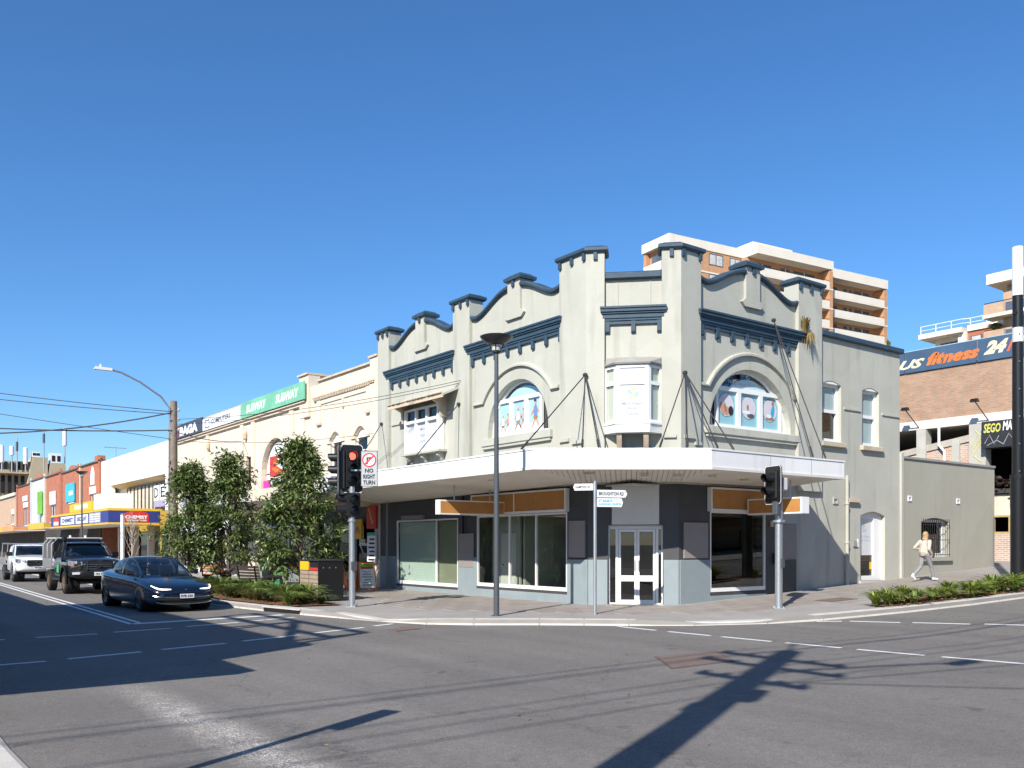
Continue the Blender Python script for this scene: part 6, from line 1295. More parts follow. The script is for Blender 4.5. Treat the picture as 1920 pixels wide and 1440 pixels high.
def plate(par, y, z, s_, w_=.37, dark=False):
    F_ = Frame((0, y), (1, 0), (0, -1)); p_ = MB().fbox(F_, -w_/2-.015, w_/2+.015, 0, .012, z-.01, z+.125).obj('number_plate', M_black if dark else M_whp, par, world=False)
    if dark: MB().fbox(F_, -w_/2, w_/2, .012, .015, z, z+.112).obj('plate_face', M_whp, p_, world=False)
    text('lettering', s_, F_, -w_/2+.025, z+.025, w_-.05, .066, .018, M_ink, p_, bold=.03, world=False)
M_sedan = mat('midnight_blue_paint', (.006,.013,.030), .22, .02, 1, metal=.35, coat=1.0); M_cglass = glass_mat('car_glass', (.42,.46,.48), .05)
M_drl = mat('headlight_strip', (.9,.88,.82), .2, 0, emit=((1,.93,.82), 1.6)); M_chrome = mat('satin_chrome', (.6,.6,.6), .18, 0, metal=1)
CAR = thing('sedan_car', 'dark blue electric sedan waiting at the stop line with its strip headlights on', 'car', (7.13, 26.85, -.13))
st = [(-2.36,.50,.33,.42,.50,.53),(-2.31,.70,.23,.40,.54,.60),(-2.12,.86,.17,.42,.62,.70),(-1.65,.915,.16,.48,.72,.815),(-1.05,.925,.16,.50,.80,.91),(-.3,.925,.16,.50,.85,.95),(.6,.925,.16,.52,.88,.97),(1.35,.925,.17,.55,.92,1.0),(1.85,.90,.20,.56,.95,1.03),(2.2,.83,.26,.58,.95,1.05),(2.33,.70,.36,.6,.86,.96)]
rows = [(y, [(0,zb),(w_-.10,zb),(w_-.03,zb+.08),(w_,zm),(w_-.015,zs-.02),(w_-.10,zt-.035),(w_*.55,zt+.015),(0,zt+.025)]) for y, w_, zb, zm, zs, zt in st]
SB = loft('body', rows, M_sedan, CAR, 2, [(sy, .335, .40, sx*.62) for sy in (-1.43,1.44) for sx in (-1,1)])
cab = [(-1.20,.66,.86,.40,.90),(-.80,.75,.90,.57,1.10),(-.12,.775,.92,.585,1.385),(.35,.78,.93,.595,1.445),(1.0,.76,.95,.575,1.41),(1.6,.70,.98,.53,1.25),(2.12,.58,1.0,.42,1.06)]
GH = loft('glasshouse', [(y, [(0,zb-.08),(wb,zb-.08),(wb,zb+.01),((wb+wr)/2+.035,(zb+zr)/2),(wr+.01,zr-.035),(wr*.62,zr+.004),(0,zr+.015)]) for y, wb, zb, wr, zr in cab], M_cglass, CAR, 2, None)
from mathutils.bvhtree import BVHTree
bvh = BVHTree.FromPolygons([v.co for v in SB.data.vertices], [p.vertices for p in SB.data.polygons])
gbv = BVHTree.FromPolygons([v.co for v in GH.data.vertices], [p.vertices for p in GH.data.polygons])
def snap(x, z, off=.004):
    h = bvh.ray_cast(Vector((x,-4,z)), Vector((0,1,0)))
    return (x, h[0].y-off if h[0] else -2.0, z)
for s_ in (-1, 1):
    near = lambda ps: [gbv.find_nearest(Vector(p))[0] for p in ps]
    MB().tube(near([(s_*.72,-1.02,.95),(s_*.68,-.8,1.09),(s_*.65,-.55,1.22),(s_*.61,-.3,1.33),(s_*.60,-.08,1.40),(s_*.60,.2,1.44),(s_*.60,.5,1.45),(s_*.58,1.0,1.42),(s_*.57,1.3,1.35),(s_*.56,1.6,1.25),(s_*.52,2.0,1.09)]), [.02,.024,.026,.026,.024,.020,.018,.020,.026,.035,.05], 8).obj('roof_rail', M_sedan, CAR, smooth=True, world=False)
    MB().tube(near([(s_*.775,.36,.97),(s_*.73,.40,1.15),(s_*.64,.42,1.40)]), .022, 6).obj('pillar', M_black, CAR, world=False)
    MB().hexa([(s_*.80,-.72,.95),(s_*.98,-.68,.96),(s_*.98,-.55,.96),(s_*.80,-.58,.95)], [(s_*.80,-.71,1.04),(s_*.97,-.67,1.08),(s_*.97,-.56,1.08),(s_*.80,-.58,1.04)]).obj('mirror', M_black, CAR, world=False, bevel=.015)
    MB().tube([snap(s_*x,z) for x, z in ((.38,.60),(.48,.598),(.58,.60),(.66,.61),(.72,.64),(.77,.69))], [.010,.018,.020,.022,.02,.012], 8).obj('headlight', M_drl, CAR, smooth=True, world=False)
    for a in (-1.43, 1.44): wheel(CAR, s_*.80, a, .338, .235, mat('dark_alloy', (.10,.11,.13), .25, 0, metal=.9)); MB().tube([(s_*.55,a,.338),(s_*.70,a,.338)], .385, 20).obj('arch_liner', M_arch, CAR, world=False)
for nm, z, r_, m_, w_ in (('lower_grille',.315,.038,M_arch,.74),('bumper_trim',.385,.012,M_chrome,.80),('splitter',.215,.014,M_chrome,.72)): MB().tube([snap(w_*(-1+k/7), z+.05*abs(-1+k/7)**3) for k in range(15)], r_, 8).obj(nm, m_, CAR, smooth=True, world=False)
M_seat = mat('seat_cloth', (.05,.05,.052), .85, .1, 6)
def seats(T, y0, z0, rows_, xs=(-.37,.37)):
    for y in rows_:
        for x in xs:
            MB().hexa([(x-.22,y+.0,z0),(x+.22,y+.0,z0),(x+.22,y+.14,z0),(x-.22,y+.14,z0)], [(x-.19,y+.16,z0+.56),(x+.19,y+.16,z0+.56),(x+.19,y+.25,z0+.56),(x-.19,y+.25,z0+.56)]).obj('seat', M_seat, T, world=False, bevel=.03); MB().box(x-.12,x+.12,y+.19,y+.27,z0+.58,z0+.76).obj('headrest', M_seat, T, world=False, bevel=.03)
    q = MB(); n = 16
    q.tube([(-.37+.18*math.cos(2*math.pi*k/n), y0+.07*math.sin(2*math.pi*k/n), z0+.34+.17*math.sin(2*math.pi*k/n)) for k in range(n+1)], .016, 6); q.obj('steering_wheel', M_black, T, world=False, smooth=True)
    MB().box(-.66,.66,y0-.38,y0-.10,z0+.05,z0+.30).obj('dashboard', M_black, T, world=False, bevel=.04)
seats(CAR, -.45, .62, (.05, .95))
plate(CAR, -2.39, .37, 'EVB 63A', dark=True)
MB().fprism(Frame((0,-2.30),(1,0),(0,-1)), [[(-.035,.60),(.035,.60),(.03,.588),(.008,.588),(0,.55),(-.008,.588),(-.03,.588)]], .03, .036).obj('emblem', M_chrome, CAR, world=False)
MB().box(-.12,.12,-.30,-.22,1.27,1.30).obj('rear_mirror', M_black, CAR, world=False)
CAR.rotation_euler = (0,0,R(4)); CAR.scale = (1.03,)*3
def ute(loc, label, paint, cladding, lift, bull, snork, tray):
    T = thing('ute_pickup', label, 'pickup truck', loc); r_ = .42; L_ = lift
    st = [(-2.62,.62,.62,.80,1.00,1.05),(-2.55,.80,.52,.80,1.08,1.14),(-2.3,.90,.48,.80,1.13,1.19),(-1.7,.925,.46,.82,1.16,1.24),(-1.12,.925,.44,.82,1.18,1.28),(-.3,.925,.42,.80,1.18,1.28),(.62,.925,.42,.80,1.18,1.28),(.70,.91,.44,.80,1.16,1.26)]
    rows = [(y, [(0,zb+L_),(w_-.08,zb+L_),(w_-.02,zb+.06+L_),(w_,zm+L_),(w_-.015,zs-.02+L_),(w_-.09,zt-.02+L_),(w_*.55,zt+.02+L_),(0,zt+.03+L_)]) for y, w_, zb, zm, zs, zt in st]
    loft('body', rows, paint, T, 2, [(-1.62, r_, r_+.09, s_*.6) for s_ in (-1,1)])
    cab = [(-1.20,.78,1.22,.52,1.27),(-.85,.80,1.24,.64,1.50),(-.45,.81,1.24,.67,1.74),(-.05,.81,1.24,.68,1.79),(.45,.81,1.24,.68,1.78),(.66,.80,1.24,.66,1.70),(.69,.76,1.22,.62,1.60)]
    loft('glasshouse', [(y, [(0,zb-.08+L_),(wb,zb-.08+L_),(wb,zb+.01+L_),((wb+wr)/2+.03,(zb+zr)/2+L_),(wr+.01,zr-.03+L_),(wr*.62,zr+.004+L_),(0,zr+.01+L_)]) for y, wb, zb, wr, zr in cab], M_cglass, T, 2, None)
    loft('roof', [(y, [(0,z+L_-.02),(w_-.02,z+L_-.02),(w_,z+L_+.0),(w_-.06,z+.03+L_),(w_*.5,z+.045+L_),(0,z+.05+L_)]) for y, w_, z in ((-.50,.60,1.73),(-.42,.68,1.755),(0,.70,1.775),(.5,.70,1.765),(.68,.68,1.71),(.71,.62,1.68))], paint, T, 2, None)
    for s_ in (-1,1):
        MB().tube([(s_*.80,-1.10,1.26+L_),(s_*.72,-.72,1.56+L_),(s_*.67,-.43,1.76+L_)], .035, 8).obj('pillar', paint, T, smooth=True, world=False); MB().tube([(s_*.81,.08,1.25+L_),(s_*.69,.06,1.77+L_)], .04, 6).obj('pillar', paint, T, world=False); MB().tube([(s_*.81,.64,1.25+L_),(s_*.68,.62,1.74+L_)], .05, 6).obj('pillar', paint, T, world=False)
        MB().hexa([(s_*.86,-.86,1.24+L_),(s_*1.12,-.82,1.25+L_),(s_*1.12,-.70,1.25+L_),(s_*.86,-.74,1.24+L_)], [(s_*.86,-.85,1.44+L_),(s_*1.11,-.81,1.45+L_),(s_*1.11,-.70,1.45+L_),(s_*.86,-.74,1.44+L_)]).obj('mirror', M_black, T, world=False, bevel=.02)
        h_ = MB().hexa([(s_*.50,-2.63,.92+L_),(s_*.86,-2.50,.90+L_),(s_*.93,-2.20,.94+L_),(s_*.50,-2.4,.92+L_)], [(s_*.52,-2.60,1.09+L_),(s_*.86,-2.47,1.11+L_),(s_*.93,-2.12,1.13+L_),(s_*.5,-2.4,1.1+L_)]).obj('headlight', mat('headlight_glass', (.55,.56,.58), .08, .1, 9, metal=.6, coat=1), T, world=False, bevel=.02)
        MB().box(min(s_*.78,s_*.84),max(s_*.78,s_*.84),-2.575,-2.55,.97+L_,1.03+L_).obj('indicator', M_orange, h_, world=False)
        wheel(T, s_*.83, -1.62, r_, .27, mat('steel_rim_brown', (.22,.15,.10), .5, .1, 6, metal=.5) if bull else M_rim, 6, .58); wheel(T, s_*.83, 1.45, r_, .27, mat('steel_rim_brown', (0,0,0)) if bull else M_rim, 6, .58)
        MB().tube([(s_*.5,-1.62,r_+.03),(s_*.70,-1.62,r_+.03)], .48, 20).obj('arch_liner', M_arch, T, world=False)
        q = MB(); n = 14
        for rr, xx in ((.53,.90),(.60,.965),(.60,1.0),(.52,1.0)):
            for k in range(n): t_ = R(-8+196*k/(n-1)); q.v.append((s_*xx, -1.62+rr*math.cos(t_), r_+.05+rr*math.sin(t_)))
        q.f = [[i*n+k,i*n+k+1,(i+1)*n+k+1,(i+1)*n+k] for i in range(3) for k in range(n-1)]; q.mi = [0]*len(q.f); q.obj('wheel_arch_flare', cladding, T, world=False, smooth=True)
        MB().tube([(s_*.93,-1.0,.50+L_*.6),(s_*.95,-.6,.44+L_*.6),(s_*.95,.6,.44+L_*.6)], .045, 8).obj('side_step', M_black, T, world=False); MB().box(min(s_*.92,s_*.945),max(s_*.92,s_*.945),-.55,-.38,1.0+L_,1.04+L_).obj('door_handle', M_chrome if bull else paint, T, world=False)
        MB().box(min(s_*.926,s_*.93),max(s_*.926,s_*.93),-.02,-.0,.5+L_,1.2+L_).obj('door_seam', M_arch, T, world=False)
    MB().box(-.48,.48,-2.655,-2.5,.78+L_,1.06+L_).obj('grille', M_black, T, world=False, bevel=.03)
    for k in range(3): MB().box(-.46,.46,-2.668,-2.656,.82+.08*k+L_,.85+.08*k+L_).obj('grille_bar', M_pole if bull else M_chrome, T, world=False)
    MB().fprism(Frame((0,-2.67),(1,0),(0,-1)), [[(.10*math.cos(2*math.pi*k/18),.94+L_+.065*math.sin(2*math.pi*k/18)) for k in range(18)],[(.08*math.cos(2*math.pi*k/18),.94+L_+.047*math.sin(2*math.pi*k/18)) for k in range(18)]], 0, .02).obj('badge', M_chrome, T, world=False)
    if bull: MB().fprism(Frame((0,-2.67),(1,0),(0,-1)), [[(.035*math.cos(2*math.pi*k/14),.94+L_+.055*math.sin(2*math.pi*k/14)) for k in range(14)],[(.022*math.cos(2*math.pi*k/14),.94+L_+.04*math.sin(2*math.pi*k/14)) for k in range(14)]], .0, .022).obj('badge', M_chrome, T, world=False)
    MB().box(-.9,.9,-2.0,2.55,.42+L_*.6,.62+L_*.8).obj('chassis', M_arch, T, world=False); MB().tube([(-.8,-1.62,r_),(.8,-1.62,r_)], .07, 8).obj('axle', M_pole, T, world=False); MB().tube([(-.8,1.45,r_),(.8,1.45,r_)], .08, 8).obj('axle', M_pole, T, world=False)
    seats(T, -.50, .98+L_, (-.02,))
    MB().box(-.72,.72,-1.12,-1.05,1.29+L_,1.31+L_).obj('wiper_cowl', M_black, T, world=False)
    if bull:
        loft('bull_bar', [(y, [(0,zb),(w_,zb),(w_+.03,(zb+zt)/2),(w_,zt),(0,zt)]) for y, w_, zb, zt in ((-2.95,.55,.55+L_*.7,.80+L_*.8),(-2.88,.80,.50+L_*.7,.84+L_*.8),(-2.6,.97,.50+L_*.7,.84+L_*.8),(-2.4,.97,.55+L_*.7,.82+L_*.8))], M_black, T, 1)
        for s_ in (-1,1):
            MB().tube([(s_*.42,-2.92,.8+L_*.8),(s_*.40,-2.88,1.12+L_),(s_*.1,-2.88,1.14+L_)], .035, 8).obj('bull_bar_hoop', M_black, T, smooth=True, world=False); MB().box(min(s_*.55,s_*.9),max(s_*.55,s_*.9),-2.91,-2.85,.66+L_*.8,.74+L_*.8).obj('fog_light', M_drl if False else M_whp, T, world=False); MB().tube([(s_*.45,-2.90,1.0+L_),(s_*.95,-2.75,.86+L_)], .03, 6).obj('bull_bar_hoop', M_black, T, world=False)
    if snork: MB().tube([(-.95,-1.35,1.1+L_),(-.93,-1.15,1.25+L_),(-.80,-.80,1.62+L_),(-.78,-.72,1.84+L_)], .05, 10).obj('snorkel', M_black, T, smooth=True, world=False); MB().lathe((-.78,-.74,1.82+L_), [(.06,0),(.09,.04),(.09,.16),(.05,.18)], 10).obj('snorkel_head', M_black, T, world=False)
    plate(T, -2.96 if bull else -2.66, .62+L_*.8 if bull else .64+L_, 'CLK 47D' if bull else 'BK 72 RU')
    # tray
    MB().box(-.95,.95,.78,2.75,.78+L_,.86+L_).obj('tray_floor', M_steel, T, world=False)
    for s_ in (-1,1): MB().box(min(s_*.94,s_*.97),max(s_*.94,s_*.97),.80,2.74,.80+L_,1.14+L_).obj('tray_side', mat('tray_alloy', (.45,.46,.47), .4, .1, 5, metal=.6), T, world=False); MB().box(min(s_*.9,s_*.96),max(s_*.9,s_*.96),1.0,1.9,.86+L_*.2,.9+L_*.5).obj('mudguard', M_black, T, world=False)
    if tray == 'canopy':
        for y in (.80,1.75,2.70): MB().tube([(-.95,y,1.14+L_),(-.95,y,1.72+L_),(-.78,y,1.92+L_),(.78,y,1.92+L_),(.95,y,1.72+L_),(.95,y,1.14+L_)], .035, 8).obj('canopy_hoop', mat('tray_alloy', (0,0,0)), T, smooth=True, world=False)
        for s_ in (-1,1): MB().box(min(s_*.935,s_*.945),max(s_*.935,s_*.945),.84,2.66,1.15+L_,1.76+L_).obj('canopy_side', mat('canopy_mesh', (.11,.115,.12), .7, .15, 8), T, world=False); MB().tube([(s_*.80,.7,1.95+L_),(s_*.80,2.7,1.95+L_)], .03, 6).obj('rack_rail', M_whp, T, world=False)
        MB().box(-.84,.84,.7,2.7,1.955+L_,1.985+L_).obj('canopy_top', M_whp, T, world=False); MB().box(-.9,.9,.77,.79,1.15+L_,1.88+L_).obj('headboard', M_black, T, world=False)
        for x in (-.3, .25): MB().box(x-.03,x+.03,.8,.9,1.985+L_,2.07+L_).obj('rack_stop', M_whp, T, world=False)
    else:
        MB().tube([(-.9,.80,1.1+L_),(-.85,.80,1.84+L_),(.85,.80,1.84+L_),(.9,.80,1.1+L_)], .035, 8).obj('ladder_rack', M_steel, T, world=False); MB().tube([(-.9,2.7,1.1+L_),(-.85,2.7,1.84+L_),(.85,2.7,1.84+L_),(.9,2.7,1.1+L_)], .035, 8).obj('ladder_rack', M_steel, T, world=False)
        for s_ in (-1,1): MB().tube([(s_*.85,.5,1.86+L_),(s_*.85,2.75,1.86+L_)], .03, 6).obj('rack_rail', M_steel, T, world=False)
        for x in (-.6,-.2,.3,.6): MB().box(x-.15,x+.15,.9,2.6,.87+L_,1.2+.1*abs(x)+L_).obj('load', M_woodg, T, world=False)
    return T
U1 = ute((7.30, 37.6, -.13), 'lifted charcoal ute with black bull bar, snorkel and caged tray behind the blue sedan', mat('charcoal_car_paint', (.022,.025,.032), .3, .03, 2, metal=.3, coat=.9), M_black, .10, True, True, 'canopy')
U2 = ute((7.35, 50.6, -.13), 'white ute with a ladder rack, last in the queue', mat('white_car_paint', (.78,.79,.80), .3, .02, 1, coat=.8), mat('white_car_paint', (0,0,0)), .0, False, False, 'rack')
MB().box(-.955,-.93,-.55,-.2,.75,1.05).obj('door_decal', M_green, U1, world=False)

# ------------------------------------------------------------------ people
def capsule(q, a, b, ra, rb, n=10):
    a, b = Vector(a), Vector(b); d = (b-a); l = d.length or 1e-4; d = d/l
    pts = [a-d*ra*.95, a-d*ra*.7, a, b, b+d*rb*.7, b+d*rb*.95]; rs = [ra*.25, ra*.72, ra, rb, rb*.72, rb*.25]
    q.tube(pts, rs, n)
def blob(q, c, rx, ry, rz_, n=12, m=8):
    vs = []
    for i in range(1, m):
        ph = math.pi*i/m
        for k in range(n): t_ = 2*math.pi*k/n; vs.append((c[0]+rx*math.sin(ph)*math.cos(t_), c[1]+ry*math.sin(ph)*math.sin(t_), c[2]+rz_*math.cos(ph)))
    b = len(vs); vs += [(c[0],c[1],c[2]+rz_),(c[0],c[1],c[2]-rz_)]
    fs = [[i*n+k,i*n+(k+1)%n,(i+1)*n+(k+1)%n,(i+1)*n+k] for i in range(m-2) for k in range(n)]+[[b,(k+1)%n,k] for k in range(n)]+[[b+1,(m-2)*n+k,(m-2)*n+(k+1)%n] for k in range(n)]
    q.add(vs, fs)
def fuse(q, name, mt, par, vox=.012):
    o = q.obj(name, mt, par, world=False); m = o.modifiers.new('r', 'REMESH'); m.mode = 'VOXEL'; m.voxel_size = vox; s_ = o.modifiers.new('s', 'SMOOTH'); s_.iterations = 4; s_.factor = .5
    bake(o); o.data.materials.clear(); o.data.materials.append(mt); o.data.shade_smooth(); return o
def person(label, loc, rz, J, top, trousers, hairm, shoes, hair_len=.0, group=None, loose=False):
    """J: joints in local space, facing -y; the figure's right side is -x"""
    T = thing('person', label, 'person', loc, rz, group); q = MB(); V = Vector
    hc = V(J['head']); neck = V(J['neck']); pel = V(J['pelvis']); ch = V(J['chest'])
    blob(q, hc, .073, .092, .112); blob(q, hc+V((0,-.03,-.06)), .055, .06, .06); blob(q, hc+V((0,-.098,-.02)), .014, .02, .022)
    for s_ in (-1,1): blob(q, hc+V((s_*.075,.005,-.01)), .012, .022, .032)
    capsule(q, neck, hc+V((0,.01,-.06)), .052, .05); capsule(q, ch, neck, .10, .055); blob(q, ch, .16, .105, .17); capsule(q, pel, ch, .13, .13); blob(q, pel, .165, .12, .12)
    for s_, k in ((-1,'r'),(1,'l')):
        sh, el, wr, hip, kn, an, toe = [V(J[k+n]) for n in ('sh','el','wr','hip','kn','an','toe')]
        capsule(q, ch+(sh-ch)*.6, sh, .07, .052); capsule(q, sh, el, .05, .039); capsule(q, el, wr, .038, .026); capsule(q, hip, kn, .085, .055); capsule(q, kn, an, .052, .036); capsule(q, an+V((0,0,-.03)), toe, .034, .03)
        d = (wr-el).normalized(); sd = d.cross(V((1,0,0)) if abs(d.x) < .8 else V((0,1,0))).normalized(); up = sd.cross(d).normalized()
        capsule(q, wr+d*.02, wr+d*.075, .030, .034)
        for i, (o_, l_) in enumerate(((-.030,.068),(-.010,.078),(.010,.074),(.029,.058))):
            b0 = wr+d*.085+sd*o_; b1 = b0+d*l_*.55+up*.008; b2 = b1+d*l_*.4+up*.025; q.tube([b0-d*.03, b0, b1, b2], [.0105,.0105,.0095,.008], 6)
        t0 = wr+d*.03-sd*.03; q.tube([t0, t0+d*.03-sd*.022+up*.01, t0+d*.065-sd*.03+up*.02], [.013,.012,.010], 6)
    body = fuse(q, 'body', M_skin, T, .0085)
    for s_ in (-1,1): e = MB(); blob(e, hc+V((s_*.03,-.082,.008)), .011,.008,.008, 8, 6); e.obj('eye', M_ink, body, world=False, smooth=True)
    e = MB(); blob(e, hc+V((0,-.086,-.055)), .024,.008,.007, 8, 6); e.obj('mouth', mat('lips', (.42,.16,.13), .5, 0), body, world=False, smooth=True)
    q = MB()
    blob(q, ch+V((0,.0,.0)), .185, .13, .19); capsule(q, pel+V((0,0,.10)), ch, .155, .15); capsule(q, ch+V((0,0,.1)), neck+V((0,0,-.03)), .11, .075); blob(q, pel+V((0,0,.05)), .178, .14, .10)
    for k in 'rl':
        sh, el, wr = [V(J[k+n]) for n in ('sh','el','wr')]; capsule(q, ch+(sh-ch)*.55, sh, .09, .070); capsule(q, sh, el, .068, .056); capsule(q, el, el.lerp(wr, .92), .056, .044)
    if loose: capsule(q, pel+V((0,.01,.06)), ch, .19, .16); blob(q, pel+V((0,.01,.03)), .20, .165, .07)
    fuse(q, 'top', top, T, .013)
    q = MB(); blob(q, pel+V((0,0,-.02)), .172, .135, .13)
    for k in 'rl':
        hip, kn, an = [V(J[k+n]) for n in ('hip','kn','an')]; capsule(q, pel+(hip-pel)*.7, hip, .10, .10); capsule(q, hip, kn, .098, .066); capsule(q, kn, an.lerp(kn, .08), .064, .05)
    fuse(q, 'trousers', trousers, T, .013)
    q = MB(); blob(q, hc+V((0,.022,.028)), .086, .098, .105)
    if hair_len: blob(q, hc+V((0,.055,-.07)), .078, .055, .10+hair_len); 
    for s_ in (-1,1):
        if hair_len: blob(q, hc+V((s_*.06,.02,-.06)), .03, .05, .09)
    fuse(q, 'hair', hairm, T, .010)
    for k in 'rl':
        an, toe = V(J[k+'an']), V(J[k+'toe']); q = MB(); d = (toe-an); capsule(q, an+V((0,.02,-.02)), toe, .046, .042); capsule(q, an+V((0,.0,.03)), an+V((0,.02,-.02)), .046, .05); fuse(q, 'shoe', shoes, T, .012)
    return T
def stride():
    return dict(head=(0,-.05,1.52), neck=(0,-.02,1.37), chest=(0,-.01,1.17), pelvis=(0,0,.90), rsh=(-.185,0,1.31), rel=(-.25,.10,1.06), rwr=(-.22,-.07,.90), lsh=(.185,0,1.31), lel=(.30,.13,1.10), lwr=(.25,-.08,1.03),
                rhip=(-.09,0,.86), rkn=(-.09,-.19,.47), ran=(-.09,-.30,.10), rtoe=(-.10,-.45,.06), lhip=(.09,0,.86), lkn=(.10,.09,.46), lan=(.10,.42,.19), ltoe=(.10,.33,.06))
def seated(hunch=.1, hand=.0):
    return dict(head=(0,-.08-hunch*1.5,1.22-hunch*.6), neck=(0,-.02-hunch,1.06-hunch*.3), chest=(0,.02-hunch*.5,.86), pelvis=(0,.06,.56), rsh=(-.19,-hunch,1.0-hunch*.3), rel=(-.26,-.08-hunch,.76), rwr=(-.14,-.30-hunch,.74), lsh=(.19,-hunch,1.0-hunch*.3), lel=(.26,-.08-hunch,.76), lwr=(.14,-.30-hunch,.74+hand),
                rhip=(-.10,.04,.54), rkn=(-.13,-.40,.53), ran=(-.13,-.42,.10), rtoe=(-.14,-.57,.045), lhip=(.10,.04,.54), lkn=(.13,-.40,.53), lan=(.13,-.44,.10), ltoe=(.14,-.59,.045))
person('woman with fair hair, cream jacket and grey leggings walking uphill past the annex', (28.55, 15.45, zg(28.55)+.012), toward(1,-.22), stride(), mat('cream_jacket', (.50,.44,.375), .9, .14, 7, .5, 25), mat('grey_leggings', (.24,.24,.25), .8, .1, 5), mat('fair_hair', (.42,.27,.13), .6, .2, 20, .6, 60), M_whp, .05, None, True)
PW_ = [o for o in bpy.data.objects if o.name == 'person'][0]
q = MB(); blob(q, (0,.0,.865), .192, .158, .08); fuse(q, 'shirt_hem', mat('grey_shirt', (.20,.20,.205), .85, .1, 8), PW_, .012)
q = MB(); q.tube([(.075*math.cos(t_*.4),-.02+.075*math.sin(t_*.4),1.385+.012*math.sin(t_*.4)) for t_ in range(17)], .022, 8); q.obj('collar', mat('cream_jacket', (0,0,0)), PW_, world=False, smooth=True)
MB().box(-.262,-.20,-.13,-.10,.78,.93).obj('phone_case', M_black, PW_, world=False, bevel=.008)
person('seated person in a dark top on the orange-toned bench, seen from behind', (12.36, 36.93, .0), toward(.95,.3), seated(.05), mat('navy_jumper', (.05,.06,.08), .85, .1, 6), mat('dark_trousers', (.03,.03,.04), .85, .1, 6), mat('dark_hair', (.03,.02,.015), .6, .1, 10), M_black, 0)
person('hunched seated person in black beside the dark bench', (11.85, 30.15, .0), toward(1,-.35), seated(.22), mat('black_hoodie', (.010,.010,.012), .9, .1, 6), mat('black_trousers', (.012,.012,.014), .9, .1, 6), mat('dark_hair', (0,0,0)), M_black, .02)
person('driver in a blue-grey top behind the wheel of the charcoal ute', (6.92, 37.72, .38), 0, seated(.02, .06), mat('blue_grey_shirt', (.12,.16,.22), .85, .1, 6), mat('dark_trousers', (0,0,0)), mat('dark_hair', (0,0,0)), M_black, 0)
t = thing('stool_crate', 'low dark seat under the hunched person in black', 'seat', (11.85,30.15,0), toward(1,-.35)); MB().box(-.3,.3,-.2,.3,.38,.45).obj('seat', M_black, t, world=False)
for x in (-.25,.25):
    for y in (-.15,.25): MB().tube([(x,y,0),(x,y,.38)], .025, 6).obj('leg', M_black, t, world=False)

# ------------------------------------------------------------------ trees and planting
M_leaf = leaf_mat('glossy_leaf', (.03,.07,.014), (.235,.285,.09), .36, .28); M_twig = mat('bark', (.12,.09,.065), .9, .2, 12)
def tree(label, loc, h, r_, seed, nclump=95, per=56, z0=.75):
    rnd = random.Random(seed); t = thing('street_tree', label, 'tree', loc, group='evergreen street trees in the planted bed'); tr = MB(); cr = MB()
    lean = (rnd.uniform(-.15,.15), rnd.uniform(-.15,.15))
    ax = lambda z: Vector((lean[0]*z/h, lean[1]*z/h, z))
    tr.tube([(0,0,0),ax(.8),ax(h*.5),ax(h*.92)], [.075,.06,.035,.01], 8)
    gaps = [(rnd.random(), rnd.uniform(0, 6.28)) for k in range(7)]
    for c in range(nclump):
        f = rnd.random()**.85; z = z0+(h-z0)*f
        rad = r_*(1.0-f)**.60*(.72+.28*min(1, f/.15))*rnd.uniform(.35,1.0)**.6*rnd.uniform(.85,1.15); a = rnd.uniform(0, 2*math.pi)
        if any(abs(f-g) < .055 and abs((a-b+3.14) % 6.28-3.14) < .6 for g, b in gaps): continue
        cen = ax(z)+Vector((rad*math.cos(a), rad*math.sin(a), 0)); st_ = ax(max(.6, z-.35-rad*.4))
        tr.tube([st_, st_.lerp(cen,.55)+Vector((0,0,.06)), cen], [.018,.012,.005], 5, False)
        sp = rnd.uniform(.11,.23)
        for l in range(int(per*rnd.uniform(.6,1.3))):
            p = cen+Vector((rnd.gauss(0,sp), rnd.gauss(0,sp), rnd.gauss(0,sp*.75))); out = (p-ax(p.z)); out.z = 0
            u = (out.normalized()*.6 if out.length > .01 else Vector((1,0,0)))+Vector((rnd.gauss(0,.6), rnd.gauss(0,.6), rnd.gauss(-.15,.6))); u.normalize()
            s_ = u.cross(Vector((rnd.gauss(0,.5), rnd.gauss(0,.5), 1))).normalized(); n_ = s_.cross(u); L_ = rnd.uniform(.14,.25); w_ = L_*rnd.uniform(.15,.22)
            cr.add([p, p+u*L_*.5+s_*w_+n_*w_*.4, p+u*L_-n_*L_*.12, p+u*L_*.5-s_*w_+n_*w_*.4, p+u*L_*.5], [[0,4,1],[1,4,2],[0,3,4],[3,2,4]])
    tr.obj('trunk', M_twig, t, world=False, smooth=True); cr.obj('crown', M_leaf, t, world=False, recalc=False); return t
tree('evergreen street tree nearest the traffic light, rising behind the bin housing', (12.1, 27.9, 0), 5.1, 1.60, 21, 160, 68); tree('slender evergreen street tree in the middle of the three', (11.5, 33.4, 0), 5.0, 1.25, 22, 120, 68); tree('bushy evergreen street tree in front of the timber power pole', (10.4, 34.6, 0), 4.6, 1.5, 23, 138, 68)
